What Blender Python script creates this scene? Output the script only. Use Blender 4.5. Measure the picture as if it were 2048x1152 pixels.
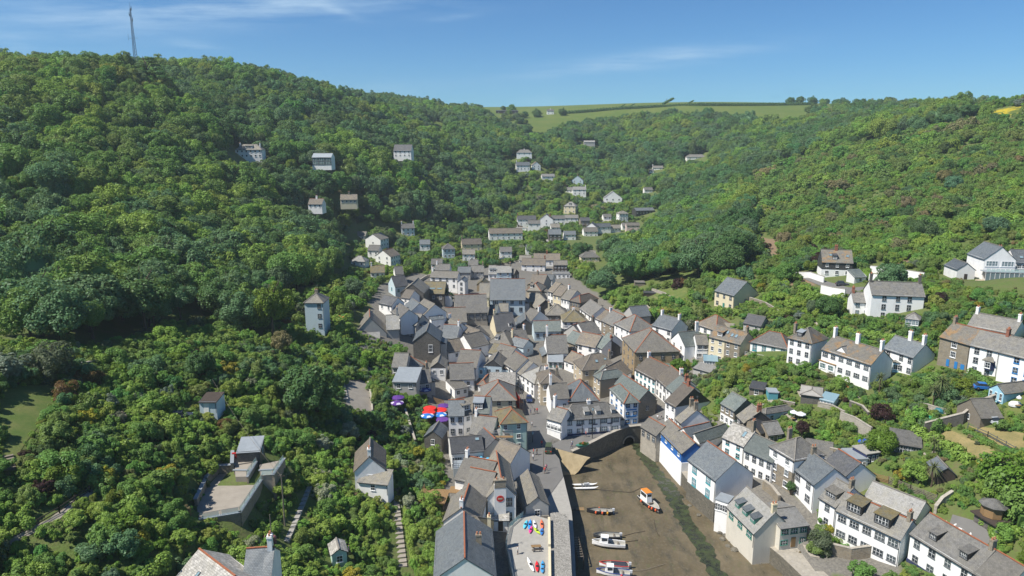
import bpy, math, random
import numpy as np
from math import sin, cos, tan, radians, pi, atan2, hypot, sqrt
from mathutils import Vector, Matrix

for _o in list(bpy.data.objects): bpy.data.objects.remove(_o)
SC = bpy.context.scene
COL = SC.collection
random.seed(7); RNG = np.random.default_rng(11)

# ------------------------------------------------------------------ camera, sky, sun, exposure
S = 1.3          # metres per survey unit
CAM_Z, PITCH, FPX = 80.0, radians(12.0), 1390.0
cam = bpy.data.cameras.new('camera'); camo = bpy.data.objects.new('camera', cam); COL.objects.link(camo)
camo.location = (0, 0, CAM_Z); camo.rotation_euler = (pi/2 - PITCH, 0, 0)
cam.sensor_width = 36.0; cam.lens = FPX/2048*36; cam.clip_start = 0.5; cam.clip_end = 6000
SC.camera = camo

SUN_EL, SUN_AZ = radians(53), radians(193)          # azimuth measured from +x, counter-clockwise: from the left, slightly behind
SUN_AZ = pi + radians(22)
sun_dir = Vector((cos(SUN_EL)*cos(SUN_AZ), cos(SUN_EL)*sin(SUN_AZ), sin(SUN_EL)))
sl = bpy.data.lights.new('sun', 'SUN'); sl.energy = 4.4; sl.angle = radians(0.53); sl.color = (1.0, 0.95, 0.87)
slo = bpy.data.objects.new('sun', sl); COL.objects.link(slo); slo.location = (0, 0, 400)
slo.rotation_euler = (-sun_dir).to_track_quat('-Z', 'Y').to_euler()

W = bpy.data.worlds.new('World'); SC.world = W; W.use_nodes = True
wn, wl = W.node_tree.nodes, W.node_tree.links; wn.clear()
wout = wn.new('ShaderNodeOutputWorld'); wbg = wn.new('ShaderNodeBackground'); wbg.inputs[1].default_value = 0.128
sky = wn.new('ShaderNodeTexSky'); sky.sky_type = 'NISHITA'; sky.sun_disc = False
sky.sun_elevation = SUN_EL; sky.sun_rotation = (pi/2 - SUN_AZ) % (2*pi)
sky.altitude = 900; sky.air_density = 1.0; sky.dust_density = 0.05; sky.ozone_density = 2.0
def wmath(op, a, b=None, c=None):
    n = wn.new('ShaderNodeMath'); n.operation = op
    for i, v in enumerate((a, b, c)):
        if v is None: continue
        if isinstance(v, (int, float)): n.inputs[i].default_value = v
        else: wl.new(v, n.inputs[i])
    return n.outputs[0]
tc = wn.new('ShaderNodeTexCoord'); sep = wn.new('ShaderNodeSeparateXYZ'); wl.new(tc.outputs['Generated'], sep.inputs[0])
yy = wmath('MAXIMUM', sep.outputs[1], 0.02)
TX = wmath('DIVIDE', sep.outputs[0], yy); TZ = wmath('DIVIDE', sep.outputs[2], yy)
cmb = wn.new('ShaderNodeCombineXYZ')
wl.new(TX, cmb.inputs[0]); wl.new(wmath('MULTIPLY', TZ, 9.0), cmb.inputs[1])
nz = wn.new('ShaderNodeTexNoise'); nz.inputs['Scale'].default_value = 5.0; nz.inputs['Detail'].default_value = 7; nz.inputs['Roughness'].default_value = 0.62
wl.new(cmb.outputs[0], nz.inputs['Vector'])
def tanco(u, v):
    a, b = (u-1024)/FPX, (576-v)/FPX
    dy = cos(PITCH) + b*sin(PITCH); return a/dy, (-sin(PITCH) + b*cos(PITCH))/dy
mask = None
for (u0, v0, u1, v1, th, amp) in [(150, 36, 900, -8, 26, 0.75), (-200, 20, 420, 20, 60, 0.30), (1070, 146, 1530, 92, 15, 0.75), (340, 84, 450, 100, 7, 0.45),
                                  (640, 10, 720, 38, 7, 0.5), (860, 40, 960, 28, 6, 0.25), (-30, 75, 60, 95, 20, 0.25), (700, 182, 900, 172, 12, 0.22),
                                  (1040, 206, 1120, 206, 12, .25), (1690, 205, 1770, 205, 5, -.30), (1570, 184, 1610, 184, 5, -.22), (1540, 194, 1562, 194, 4, -.2)]:
    x0, z0 = tanco(u0, v0); x1, z1 = tanco(u1, v1)
    cx, cz, hl = (x0+x1)/2, (z0+z1)/2, hypot(x1-x0, z1-z0)/2; ca, sa = (x1-x0)/2/hl, (z1-z0)/2/hl
    dx, dz = wmath('SUBTRACT', TX, cx), wmath('SUBTRACT', TZ, cz)
    p = wmath('ADD', wmath('MULTIPLY', dx, ca), wmath('MULTIPLY', dz, sa))
    q = wmath('SUBTRACT', wmath('MULTIPLY', dz, ca), wmath('MULTIPLY', dx, sa))
    e = wmath('ADD', wmath('POWER', wmath('ABSOLUTE', wmath('DIVIDE', p, hl)), 2.5), wmath('POWER', wmath('ABSOLUTE', wmath('DIVIDE', q, th/FPX)), 2.0))
    g = wmath('MULTIPLY', wmath('EXPONENT', wmath('MULTIPLY', e, -1.0)), amp)
    mask = g if mask is None else wmath('ADD', mask, g)
nfac = wn.new('ShaderNodeMapRange'); nfac.inputs[1].default_value = 0.36; nfac.inputs[2].default_value = 0.72
wl.new(nz.outputs['Fac'], nfac.inputs[0])
cl = wmath('MULTIPLY', mask, nfac.outputs[0]); pos_ = wmath('MAXIMUM', cl, 0.0); neg_ = wmath('MAXIMUM', wmath('MULTIPLY', cl, -1.0), 0.0)
mx = wn.new('ShaderNodeMix'); mx.data_type = 'RGBA'; wl.new(pos_, mx.inputs[0]); wl.new(sky.outputs[0], mx.inputs[6]); mx.inputs[7].default_value = (13.0, 9.6, 8.6, 1)
mx2 = wn.new('ShaderNodeMix'); mx2.data_type = 'RGBA'; wl.new(neg_, mx2.inputs[0]); wl.new(mx.outputs[2], mx2.inputs[6]); mx2.inputs[7].default_value = (2.4, 3.6, 4.6, 1)
hs = wn.new('ShaderNodeHueSaturation'); hs.inputs['Saturation'].default_value = 1.0; hs.inputs['Value'].default_value = 1.0
sf = wn.new('ShaderNodeMix'); sf.data_type = 'RGBA'; sf.blend_type = 'MULTIPLY'; sf.inputs[0].default_value = 1.0; wl.new(mx2.outputs[2], sf.inputs[6]); sf.inputs[7].default_value = (.22, .40, .56, 1)   # clear, deep blue air
wl.new(sf.outputs[2], hs.inputs['Color']); wl.new(hs.outputs[0], wbg.inputs[0]); wl.new(wbg.outputs[0], wout.inputs[0])
SC.view_settings.view_transform = 'Standard'; SC.view_settings.look = 'None'
SC.view_settings.exposure = 0.62; SC.view_settings.gamma = 1.0; SC.view_settings.use_curve_mapping = False
SC.render.engine = 'CYCLES'
SC.cycles.max_bounces = 5; SC.cycles.diffuse_bounces = 4; SC.cycles.glossy_bounces = 2; SC.cycles.transmission_bounces = 4; SC.cycles.transparent_max_bounces = 6
SC.cycles.use_denoising = True

# ------------------------------------------------------------------ pixel <-> world
RG = dict(a=(450,250,400/2048), b=(1000,250,350/2047), c=(680,400,.1875), d=(1000,400,.1875), e=(570,560,.1875), g=(860,520,300/2033), h=(1060,560,.1875),
          i=(860,660,300/2033), j=(1280,480,.1875), k=(1600,440,448/2048), l=(1300,600,.1875), m=(1620,600,428/2048), n=(1060,720,.15625), o=(1300,760,.1875),
          p=(1640,760,408/2044), q=(1640,936,408/2048), r=(1280,936,.1875), s=(1000,936,.1875), t=(740,760,.1875), w=(740,936,.1875), x=(360,820,400/2048), y=(330,936,430/2048),
          A=(0,576,450/1964), B=(0,840,450/1662), C=(400,640,380/1990), F=(0,0,1.0))
def P(r, x, y): o = RG[r]; return (o[0] + x*o[2], o[1] + y*o[2])
def raydir(u, v):
    a, b = (u-1024)/FPX, (576-v)/FPX
    return np.array([a, cos(PITCH) + b*sin(PITCH), -sin(PITCH) + b*cos(PITCH)])
def at_y(u, v, y): d = raydir(u, v); return np.array([0, 0, CAM_Z]) + d*(y/d[1])
def at_z(u, v, z): d = raydir(u, v); return np.array([0, 0, CAM_Z]) + d*((z-CAM_Z)/d[2])
def project(x, y, z):
    z = z - CAM_Z; fw = y*cos(PITCH) - z*sin(PITCH); up = y*sin(PITCH) + z*cos(PITCH)
    return 1024 + FPX*x/fw, 576 - FPX*up/fw

# ------------------------------------------------------------------ terrain heights from surveyed points (picture column, row, distance, canopy height taken off)
COLS = {
 -500: [(1150,52,0),(900,66,0),(760,84,0),(560,125,7),(320,190,8),(205,260,8)],
 0: [(1150,60,0),(900,72,0),(760,88,0),(560,130,8),(315,200,9),(165,270,9)],
 250: [(1150,62,0),(1000,70,1),(800,95,1),(600,140,8),(400,210,8),(205,300,10),(118,350,12)],
 500: [(1150,75,0),(1000,85,0),(850,100,0),(740,118,0),(630,160,6),(450,240,8),(318,330,0),(230,400,9),(152,480,5)],
 630: [(1100,82,0),(900,108,0),(650,172,0),(560,222,5),(470,300,6),(325,350,0),(250,420,9),(178,540,6)],
 750: [(1140,84,0),(1000,97,0),(930,112,0),(800,135,0),(700,170,0),(600,212,0),(520,300,0),(468,345,0),(405,360,0),(320,430,0),(212,600,6)],
 890: [(1140,86,0),(930,122,0),(800,155,0),(690,200,0),(590,265,0),(540,318,0),(480,395,0),(430,430,8),(330,500,8),(270,600,3),(228,720,8)],
 1000: [(870,133.5,0),(760,168,0),(660,217,0),(600,260,0),(540,324,0),(500,382,0),(462,445,0),(400,500,8),(345,560,0),(275,700,2),(232,820,0)],
 1075: [(860,136,0),(800,155,0)],
 1230: [(830,150,0),(720,186,0),(640,230,0),(560,280,0),(500,350,0),(440,470,0),(400,540,0),(385,590,0),(330,660,8),(255,760,8),(215,860,0)],
 1360: [(860,137,0),(760,162,0),(700,178,0),(640,200,0),(560,245,0),(500,310,4),(420,430,6),(340,600,8),(283,700,8),(210,850,0)],
 1500: [(1000,104,0),(900,119,0),(800,134,0),(735,148,0),(630,185,0),(560,218,0),(470,300,0),(400,380,5),(300,560,8),(243,700,7),(222,800,0)],
 1750: [(1130,88,0),(1000,99,0),(900,110,0),(830,121,0),(760,135,0),(660,152,0),(590,177,0),(520,215,0),(440,260,2),(350,340,3),(260,480,4),(226,650,6)],
 2040: [(1150,77,0),(1000,87,0),(880,100,0),(790,112,0),(720,123,0),(620,143,0),(550,165,0),(450,210,2),(330,280,2),(230,400,1),(206,430,0)],
 2500: [(1150,70,0),(900,92,0),(720,112,0),(550,150,0),(330,250,2),(190,380,0)],
}
CP = []
def survey_y(v, y):
    """survey distance (first flight: 75.4 m up, 10 degrees down) carried over to this viewpoint"""
    y = y*S; b0 = (576-v)/FPX; z = 75.4 + y*(-sin(radians(10)) + b0*cos(radians(10)))/(cos(radians(10)) + b0*sin(radians(10)))
    t = (-sin(PITCH) + b0*cos(PITCH))/(cos(PITCH) + b0*sin(PITCH)); w = min(max((v-430)/130, 0), 1); w = w*w*(3-2*w)
    return y if w == 0 else y*(1-w) + w*(z-CAM_Z)/t
for u, L_ in COLS.items():
    for v, y, tr in L_:
        p_ = at_y(u, v, survey_y(v, y)); CP.append((p_[0], p_[1], p_[2]-tr))
for q_ in [(-900,300,85),(-700,700,105),(-500,450,96),(-300,800,112),(0,1050,109),(0,1500,120),(300,1100,119),(700,1000,104),(1100,700,105),(900,450,98),(700,300,90),(-900,1300,110),(1200,1400,110),
           (-420,180,58),(-300,330,84),(-420,330,86),(430,300,72),(500,420,92),(-60,40,10),(60,40,2),(-150,20,18),(150,30,14),(260,40,26),(-250,40,28)]: CP.append(tuple(c*S for c in q_))
for u_, v_, z_ in [(1060,1150,4),(1060,1040,4),(1070,940,4),(1000,1000,4.2),(960,1100,5),(1100,900,3.9),(1200,870,4),(1300,860,4.2),(1400,900,4.5),(1460,980,4.5),(1540,1080,4),(1620,1140,4)]: CP.append(tuple(at_z(u_, v_, z_)))
CP = np.array(CP, float)
def survey(extra):
    """house plots levelled into the slope: each known base replaces the looser points round it"""
    global CP
    for e in extra:
        dd = np.hypot(CP[:,0]-e[0], CP[:,1]-e[1]); CP = CP[dd > (9 if e[1] < 400 else 22)]; CP = np.vstack([CP, e])
def axis(lo, hi, a, b, f, c):
    L1 = list(np.arange(lo, a, c)) + list(np.arange(a, b, f)) + list(np.arange(b, hi+c, c)); return np.array(L1)
XS = axis(-1200, 1450, -290, 320, 2.5, 12.0); YS = axis(10, 1950, 10, 440, 2.5, 11.0)
GX, GY = np.meshgrid(XS, YS); GZ = None
def heights():
    global GZ
    n = len(CP); d = np.hypot(CP[:,None,0]-CP[None,:,0], CP[:,None,1]-CP[None,:,1])
    Q = np.c_[np.ones(n), CP[:,:2]/100]; M = np.block([[d - np.eye(n)*1.5, Q], [Q.T, np.zeros((3,3))]]); w = np.linalg.solve(M, np.r_[CP[:,2], 0, 0, 0])
    x, y = GX.ravel(), GY.ravel(); out = np.zeros(len(x))
    for i in range(0, len(x), 20000):
        xs_, ys_ = x[i:i+20000], y[i:i+20000]; d = np.hypot(xs_[:,None]-CP[None,:,0], ys_[:,None]-CP[None,:,1])
        out[i:i+20000] = d@w[:-3] + w[-3] + w[-2]*xs_/100 + w[-1]*ys_/100
    GZ = out.reshape(GX.shape)
    for _ in range(2):
        Zp = np.pad(GZ, 1, mode='edge'); GZ = (Zp[1:-1,1:-1]*2 + Zp[:-2,1:-1]+Zp[2:,1:-1]+Zp[1:-1,:-2]+Zp[1:-1,2:])/6
def inpoly(x, y, poly):
    x = np.asarray(x, float); y = np.asarray(y, float); c = np.zeros(x.shape, bool); n = len(poly); j = n-1
    for i in range(n):
        xi, yi = poly[i][0], poly[i][1]; xj, yj = poly[j][0], poly[j][1]
        with np.errstate(divide='ignore', invalid='ignore'):
            c ^= ((yi > y) != (yj > y)) & (x < (xj-xi)*(y-yi)/((yj-yi) if yj != yi else 1e-9) + xi)
        j = i
    return c
# the harbour basin: bed at z = 0.2, quays around it
BASIN_PX = [(1150,1210),(1146,1100),(1142,1056),(1126,985),(1118,948),(1135,925),(1172,912),(1215,890),(1258,874),(1285,880),(1330,925),(1372,985),(1440,1052),(1500,1095),(1560,1145),(1620,1210)]
BW = [tuple(at_z(u, v, 4.9)[:2]) for u, v in ((1146,901),(1165,893),(1190,882),(1216,870),(1255,856),(1284,853))]     # line of the bridge wall
BASIN = [tuple(at_z(u, v, 0.2)[:2]) for u, v in BASIN_PX[:6]] + BW + [tuple(at_z(u, v, 0.2)[:2]) for u, v in BASIN_PX[10:]]
def segdist(x, y, poly):
    d = np.full(np.shape(x), 1e9); n = len(poly)
    for i in range(n):
        a, b = np.array(poly[i]), np.array(poly[(i+1) % n]); ab = b-a
        t = np.clip(((x-a[0])*ab[0] + (y-a[1])*ab[1])/(ab@ab + 1e-9), 0, 1)
        d = np.minimum(d, np.hypot(x-a[0]-t*ab[0], y-a[1]-t*ab[1]))
    return d
FLAT = []
def build_terrain(extra=()):
    global GZ
    survey(extra); heights()
    for pl_, z_ in FLAT: GZ = np.where(inpoly(GX, GY, pl_) | (segdist(GX, GY, pl_) < 1.6), z_, GZ)
    bd = segdist(GX, GY, BASIN); sd = np.where(inpoly(GX, GY, BASIN), -bd, bd); GZ = np.where(sd < 3.2, -1.5, GZ)
def terr(x, y):
    x = np.asarray(x, float); y = np.asarray(y, float)
    i = np.clip(np.searchsorted(XS, x)-1, 0, len(XS)-2); j = np.clip(np.searchsorted(YS, y)-1, 0, len(YS)-2)
    tx = np.clip((x-XS[i])/(XS[i+1]-XS[i]), 0, 1); ty = np.clip((y-YS[j])/(YS[j+1]-YS[j]), 0, 1)
    return (GZ[j,i]*(1-tx)*(1-ty) + GZ[j,i+1]*tx*(1-ty) + GZ[j+1,i]*(1-tx)*ty + GZ[j+1,i+1]*tx*ty)
_YM = np.concatenate([np.arange(55, 520, 0.25), np.arange(520, 1700, 1.0)])
def hit(u, v, h=0.0):
    d = raydir(u, v); t = _YM/d[1]; X = d[0]*t; Z = CAM_Z + d[2]*t
    below = Z < terr(X, _YM) + h
    k = int(np.argmax(below)) if below.any() else len(_YM)-1
    return np.array([X[k], _YM[k], Z[k]])
def ground(u, v): p_ = hit(u, v); return np.array([p_[0], p_[1], float(terr(p_[0], p_[1]))])
# ------------------------------------------------------------------ materials
def mat(name):
    m = bpy.data.materials.new(name); m.use_nodes = True
    nt = m.node_tree; b = nt.nodes['Principled BSDF']; b.inputs['Roughness'].default_value = 0.85
    b.inputs['Specular IOR Level'].default_value = 0.25; return m, nt, b
class NT:
    def __init__(s, nt): s.nt = nt
    def n(s, t, **kw):
        x = s.nt.nodes.new(t)
        for k, v in kw.items():
            if k in x.inputs.keys():
                if hasattr(v, 'node'): s.nt.links.new(v, x.inputs[k])
                else: x.inputs[k].default_value = v
            else: setattr(x, k, v)
        return x
    def l(s, a, b): s.nt.links.new(a, b)
    def math(s, op, a, b=0.0):
        x = s.nt.nodes.new('ShaderNodeMath'); x.operation = op
        for i, v in enumerate((a, b)):
            if hasattr(v, 'node'): s.l(v, x.inputs[i])
            else: x.inputs[i].default_value = v
        return x.outputs[0]
    def mix(s, f, a, b, bt='MIX'):
        x = s.nt.nodes.new('ShaderNodeMix'); x.data_type = 'RGBA'; x.blend_type = bt
        for i, v in ((0, f), (6, a), (7, b)):
            if hasattr(v, 'node'): s.l(v, x.inputs[i])
            else: x.inputs[i].default_value = v if i == 0 else (*v[:3], 1)
        return x.outputs[2]
    def noise(s, vec, scale, detail=4, rough=.55):
        x = s.n('ShaderNodeTexNoise'); x.inputs['Scale'].default_value = scale; x.inputs['Detail'].default_value = detail; x.inputs['Roughness'].default_value = rough
        if vec is not None: s.l(vec, x.inputs['Vector'])
        return x.outputs['Fac']
    def ramp(s, f, lo, hi, a=0.0, b=1.0):
        x = s.n('ShaderNodeMapRange'); x.inputs[1].default_value = lo; x.inputs[2].default_value = hi; x.inputs[3].default_value = a; x.inputs[4].default_value = b
        s.l(f, x.inputs[0]); return x.outputs[0]
    def bump(s, h, strength, dist, b):
        x = s.n('ShaderNodeBump'); x.inputs['Strength'].default_value = strength; x.inputs['Distance'].default_value = dist
        s.l(h, x.inputs['Height']); s.l(x.outputs[0], b.inputs['Normal'])
MATS = {}
def world_off(N):
    """object coordinates shifted by a per-object random amount"""
    tc_ = N.n('ShaderNodeTexCoord'); oi = N.n('ShaderNodeObjectInfo')
    v = N.n('ShaderNodeVectorMath', operation='MULTIPLY_ADD'); v.inputs[1].default_value = (1, 1, 1)
    N.l(tc_.outputs['Object'], v.inputs[0]); s_ = N.n('ShaderNodeVectorMath', operation='SCALE'); s_.inputs[0].default_value = (37, 21, 13)
    N.l(oi.outputs['Random'], s_.inputs['Scale']); N.l(s_.outputs[0], v.inputs[2]); return v.outputs[0], oi.outputs['Random']
def render_mat(key, c, dirt=(.30,.28,.24), amt=.35, rough=.9):
    m, nt, b = mat(key); N = NT(nt); v, rnd = world_off(N)
    mp = N.n('ShaderNodeMapping'); mp.inputs['Scale'].default_value = (.7, .7, .25); N.l(v, mp.inputs[0])
    f1 = N.ramp(N.noise(mp.outputs[0], 1.0, 6, .65), .50, .85); f2 = N.ramp(N.noise(v, 3.5, 5), .35, .75)
    col = N.mix(N.math('MULTIPLY', f1, amt), c, dirt); col = N.mix(N.math('MULTIPLY', f2, .12), col, [x*.72 for x in c])
    col = N.mix(N.math('MULTIPLY', rnd, .12), col, [x*.80 for x in c])
    nt.links.new(col, b.inputs['Base Color']); b.inputs['Roughness'].default_value = rough
    N.bump(N.noise(v, 22, 3), .25, .02, b); MATS[key] = m
def stone_mat(key, cols, scale=2.2, mortar=(.30,.28,.24)):
    m, nt, b = mat(key); N = NT(nt); v, rnd = world_off(N)
    mp = N.n('ShaderNodeMapping'); mp.inputs['Scale'].default_value = (1, 1, 1.7); N.l(v, mp.inputs[0])
    vo = N.n('ShaderNodeTexVoronoi', Scale=scale); N.l(mp.outputs[0], vo.inputs['Vector'])
    ve = N.n('ShaderNodeTexVoronoi', feature='DISTANCE_TO_EDGE', Scale=scale); N.l(mp.outputs[0], ve.inputs['Vector'])
    sp = N.n('ShaderNodeSeparateColor'); N.l(vo.outputs['Color'], sp.inputs[0])
    col = N.mix(sp.outputs[0], cols[0], cols[1]); col = N.mix(N.math('MULTIPLY', sp.outputs[1], .5), col, cols[2])
    e = N.ramp(ve.outputs['Distance'], .02, .07); col = N.mix(e, mortar, col)
    col = N.mix(N.math('MULTIPLY', N.ramp(N.noise(v, .6, 5), .45, .75), .45), col, [x*.55 for x in cols[0]])
    nt.links.new(col, b.inputs['Base Color']); N.bump(e, .6, .04, b); MATS[key] = m
def slate_mat(key, c1, c2, lich, amt, rough=.62, sw=.34, sh=.22, orange=0.0):
    m, nt, b = mat(key); N = NT(nt)
    uv = N.n('ShaderNodeUVMap'); oi = N.n('ShaderNodeObjectInfo')
    br = N.n('ShaderNodeTexBrick'); br.offset = .5; br.inputs['Scale'].default_value = 1; br.inputs['Brick Width'].default_value = sw; br.inputs['Row Height'].default_value = sh
    br.inputs['Mortar Size'].default_value = .012; br.inputs['Mortar Smooth'].default_value = .3; br.inputs['Bias'].default_value = 0
    br.inputs['Color1'].default_value = (0,0,0,1); br.inputs['Color2'].default_value = (1,1,1,1); br.inputs['Mortar'].default_value = (0,0,0,1)
    N.l(uv.outputs[0], br.inputs['Vector'])
    v, rnd = world_off(N)
    col = N.mix(N.ramp(br.outputs['Color'], 0, 1), c1, c2)
    n1 = N.ramp(N.noise(v, .55, 6, .72), .44, .62); n2 = N.ramp(N.noise(v, 2.6, 6, .7), .42, .70)
    la = N.math('MULTIPLY', N.math('MULTIPLY', N.math('ADD', n1, N.math('MULTIPLY', n2, .7)), amt), N.ramp(rnd, 0, 1, .35, 1.15))
    la = N.math('MINIMUM', la, .9); col = N.mix(la, col, lich)
    if orange:
        o_ = N.ramp(N.noise(v, .38, 5, .7), .50, .62); col = N.mix(N.math('MULTIPLY', o_, orange), col, (.36, .19, .045))
    spk = N.ramp(N.noise(v, 9, 3, .6), .62, .75); col = N.mix(N.math('MULTIPLY', spk, .30), col, (.46, .45, .40))
    dk = N.ramp(N.noise(v, 1.3, 4), .5, .8); col = N.mix(N.math('MULTIPLY', dk, .65), col, [x*.45 for x in c1])
    hv = N.n('ShaderNodeHueSaturation'); N.l(col, hv.inputs['Color']); N.l(N.ramp(rnd, 0, 1, .66, 1.16), hv.inputs['Value'])
    col = N.mix(br.outputs['Fac'], hv.outputs[0], [x*.35 for x in c1])
    nt.links.new(col, b.inputs['Base Color']); b.inputs['Roughness'].default_value = rough; b.inputs['Specular IOR Level'].default_value = .4
    N.bump(N.math('SUBTRACT', N.math('MULTIPLY', br.outputs['Color'], .5), br.outputs['Fac']), .5, .02, b); MATS[key] = m
def plain(key, c, rough=.6, spec=.3, metal=0, var=.25, scale=6):
    m, nt, b = mat(key); N = NT(nt); v, rnd = world_off(N)
    f = N.ramp(N.noise(v, scale, 5, .6), .3, .75); col = N.mix(N.math('MULTIPLY', f, var), c, [x*.45 for x in c])
    nt.links.new(col, b.inputs['Base Color']); b.inputs['Roughness'].default_value = rough; b.inputs['Specular IOR Level'].default_value = spec; b.inputs['Metallic'].default_value = metal
    MATS[key] = m; return m, nt, b, N
for k_, c_ in dict(white=(.84,.83,.80), white2=(.74,.73,.70), cream=(.66,.58,.40), ivory=(.62,.58,.49), tan=(.46,.39,.28), grey=(.42,.41,.38), paleblue=(.50,.60,.64), mint=(.42,.57,.50), teal=(.10,.32,.36), pink=(.62,.50,.46), blue=(.03,.14,.42), skyblue=(.32,.55,.66), navy=(.03,.04,.10)).items():
    render_mat(k_, c_, amt=.30 if k_ in ('blue', 'teal', 'navy') else .38)
stone_mat('stone', ((.27,.22,.15),(.19,.165,.13),(.34,.29,.21)))
stone_mat('darkstone', ((.13,.12,.105),(.085,.08,.075),(.18,.165,.14)), 2.4, (.17,.16,.14))
stone_mat('palestone', ((.40,.36,.29),(.30,.27,.22),(.48,.44,.37)), 2.0, (.38,.35,.30))
stone_mat('goldstone', ((.36,.26,.14),(.28,.20,.11),(.42,.33,.20)), 2.2, (.36,.30,.21))
slate_mat('s_grey', (0.139,0.137,0.130), (0.211,0.204,0.189), (0.242,0.219,0.162), .42)
slate_mat('s_blue', (0.112,0.130,0.144), (0.166,0.184,0.192), (0.197,0.202,0.179), .25, .5)
slate_mat('s_dark', (.065,.068,.075), (.10,.103,.11), (.15,.145,.12), .30, .5)
slate_mat('s_tan', (0.166,0.157,0.139), (0.234,0.219,0.192), (0.278,0.247,0.170), .50)
slate_mat('s_brown', (0.139,0.122,0.103), (0.197,0.170,0.139), (0.242,0.197,0.125), .55)
slate_mat('s_green', (0.112,0.139,0.135), (0.166,0.192,0.179), (0.215,0.224,0.170), .30, .55)
slate_mat('s_orange', (0.147,0.139,0.125), (0.202,0.189,0.166), (0.242,0.211,0.135), .5, orange=.62)
slate_mat('s_pale', (0.251,0.247,0.234), (0.323,0.319,0.301), (0.287,0.269,0.206), .40)
slate_mat('s_moss', (0.125,0.117,0.090), (0.179,0.162,0.107), (0.197,0.152,0.054), .85)
slate_mat('s_rubble', (.24,.23,.21), (.47,.45,.41), (.30,.28,.22), .35, .8, .42, .30)
slate_mat('slatehung', (.06,.06,.062), (.095,.094,.092), (.11,.105,.09), .3, .5)
plain('terracotta', (.36,.135,.07), .8, .2, 0, .5, 5); plain('ridge_grey', (.24,.22,.19), .8, .2, 0, .5, 5)
plain('brick', (.30,.13,.085), .85, .2, 0, .5, 8); plain('pot', (.46,.19,.10), .8); plain('paint_white', (.80,.80,.78), .5, .4, 0, .12); plain('paint_dark', (.03,.032,.036), .5, .4)
plain('paint_green', (.06,.22,.17), .5, .4); plain('paint_blue', (.03,.20,.48), .5, .4); plain('paint_teal', (.05,.30,.34), .5, .4); plain('paint_red', (.55,.03,.025), .5, .4)
plain('frame_grey', (.16,.165,.17), .5, .4); plain('timber', (.30,.19,.09), .8, .2, 0, .45, 4); plain('timber_grey', (.22,.19,.15), .85, .2, 0, .45, 4); plain('timber_dark', (.07,.055,.045), .85, .2, 0, .4, 4); plain('concrete', (.36,.345,.31), .9, .2, 0, .35, 1.2)
plain('paving', (.33,.295,.245), .9, .2, 0, .4, .7); plain('tarmac', (.17,.165,.155), .92, .2, 0, .3, .5); plain('lead', (.28,.31,.33), .6, .4, 0, .35, 1.0); plain('zinc', (.36,.40,.42), .45, .5, .2, .2, 1.0)
plain('metal', (.30,.31,.32), .45, .5, .7, .2); plain('rubber', (.02,.02,.022), .7); plain('bark', (.11,.085,.06), .95, .1, 0, .5, 3)
def glass(key, c, rough=.06):
    m, nt, b = mat(key); b.inputs['Base Color'].default_value = (*c, 1); b.inputs['Roughness'].default_value = rough; b.inputs['Specular IOR Level'].default_value = .6; MATS[key] = m
glass('glass', (.030,.038,.046)); glass('glass_mid', (.075,.092,.10)); glass('glass_pale', (.16,.22,.24)); glass('glass_green', (.03,.10,.10)); glass('glass_sky', (.20,.30,.34), .15)
def clear_glass():
    m, nt, b = mat('clear_glass'); b.inputs['Base Color'].default_value = (.55,.78,.74,1); b.inputs['Roughness'].default_value = .05; b.inputs['Alpha'].default_value = .35; b.inputs['Specular IOR Level'].default_value = .6; MATS['clear_glass'] = m
clear_glass()
def foliage(key, mass):
    m = bpy.data.materials.new(key); m.use_nodes = True; nt = m.node_tree; nt.nodes.clear(); N = NT(nt)
    out = N.n('ShaderNodeOutputMaterial'); oi = N.n('ShaderNodeObjectInfo'); ge = N.n('ShaderNodeNewGeometry')
    src = oi.outputs['Color']
    if mass: at_ = N.n('ShaderNodeAttribute'); at_.attribute_type = 'INSTANCER'; at_.attribute_name = 'tint'; src = at_.outputs['Color']
    hv = N.n('ShaderNodeHueSaturation'); hv.inputs['Saturation'].default_value = .93; N.l(src, hv.inputs['Color'])
    N.l(N.ramp(oi.outputs['Random'], 0, 1, .500, .53), hv.inputs['Hue']); N.l(N.ramp(ge.outputs['Random Per Island'], 0, 1, .74, 1.26), hv.inputs['Value'])
    tc_ = N.n('ShaderNodeTexCoord'); f = N.ramp(N.noise(tc_.outputs['Object'], 2.2, 3), .35, .7)
    col = N.mix(N.math('MULTIPLY', f, .45), hv.outputs[0], (.16, .19, .035))
    col = N.mix(.80, col, hv.outputs[0])
    d = N.n('ShaderNodeBsdfDiffuse'); t = N.n('ShaderNodeBsdfTranslucent'); g = N.n('ShaderNodeBsdfGlossy', Roughness=.45)
    N.l(col, d.inputs[0]); tcol = N.mix(.5, col, (.20, .26, .03)); N.l(tcol, t.inputs[0]); g.inputs[0].default_value = (.5,.5,.5,1)
    a = N.n('ShaderNodeMixShader'); a.inputs[0].default_value = .36; N.l(d.outputs[0], a.inputs[1]); N.l(t.outputs[0], a.inputs[2])
    c = N.n('ShaderNodeMixShader'); c.inputs[0].default_value = .02; N.l(a.outputs[0], c.inputs[1]); N.l(g.outputs[0], c.inputs[2])
    N.l(c.outputs[0], out.inputs[0]); MATS[key] = m
foliage('foliage', 0); foliage('foliage_mass', 1)
def tinted(key='tinted', rough=.5):
    """paint or cloth that takes the colour of the object"""
    m, nt, b = mat(key); N = NT(nt); oi = N.n('ShaderNodeObjectInfo'); v, rnd = world_off(N)
    col = N.mix(N.math('MULTIPLY', N.ramp(N.noise(v, 7, 3), .4, .8), .2), oi.outputs['Color'], (.12,.12,.11)); nt.links.new(col, b.inputs['Base Color']); b.inputs['Roughness'].default_value = rough; MATS[key] = m
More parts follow.
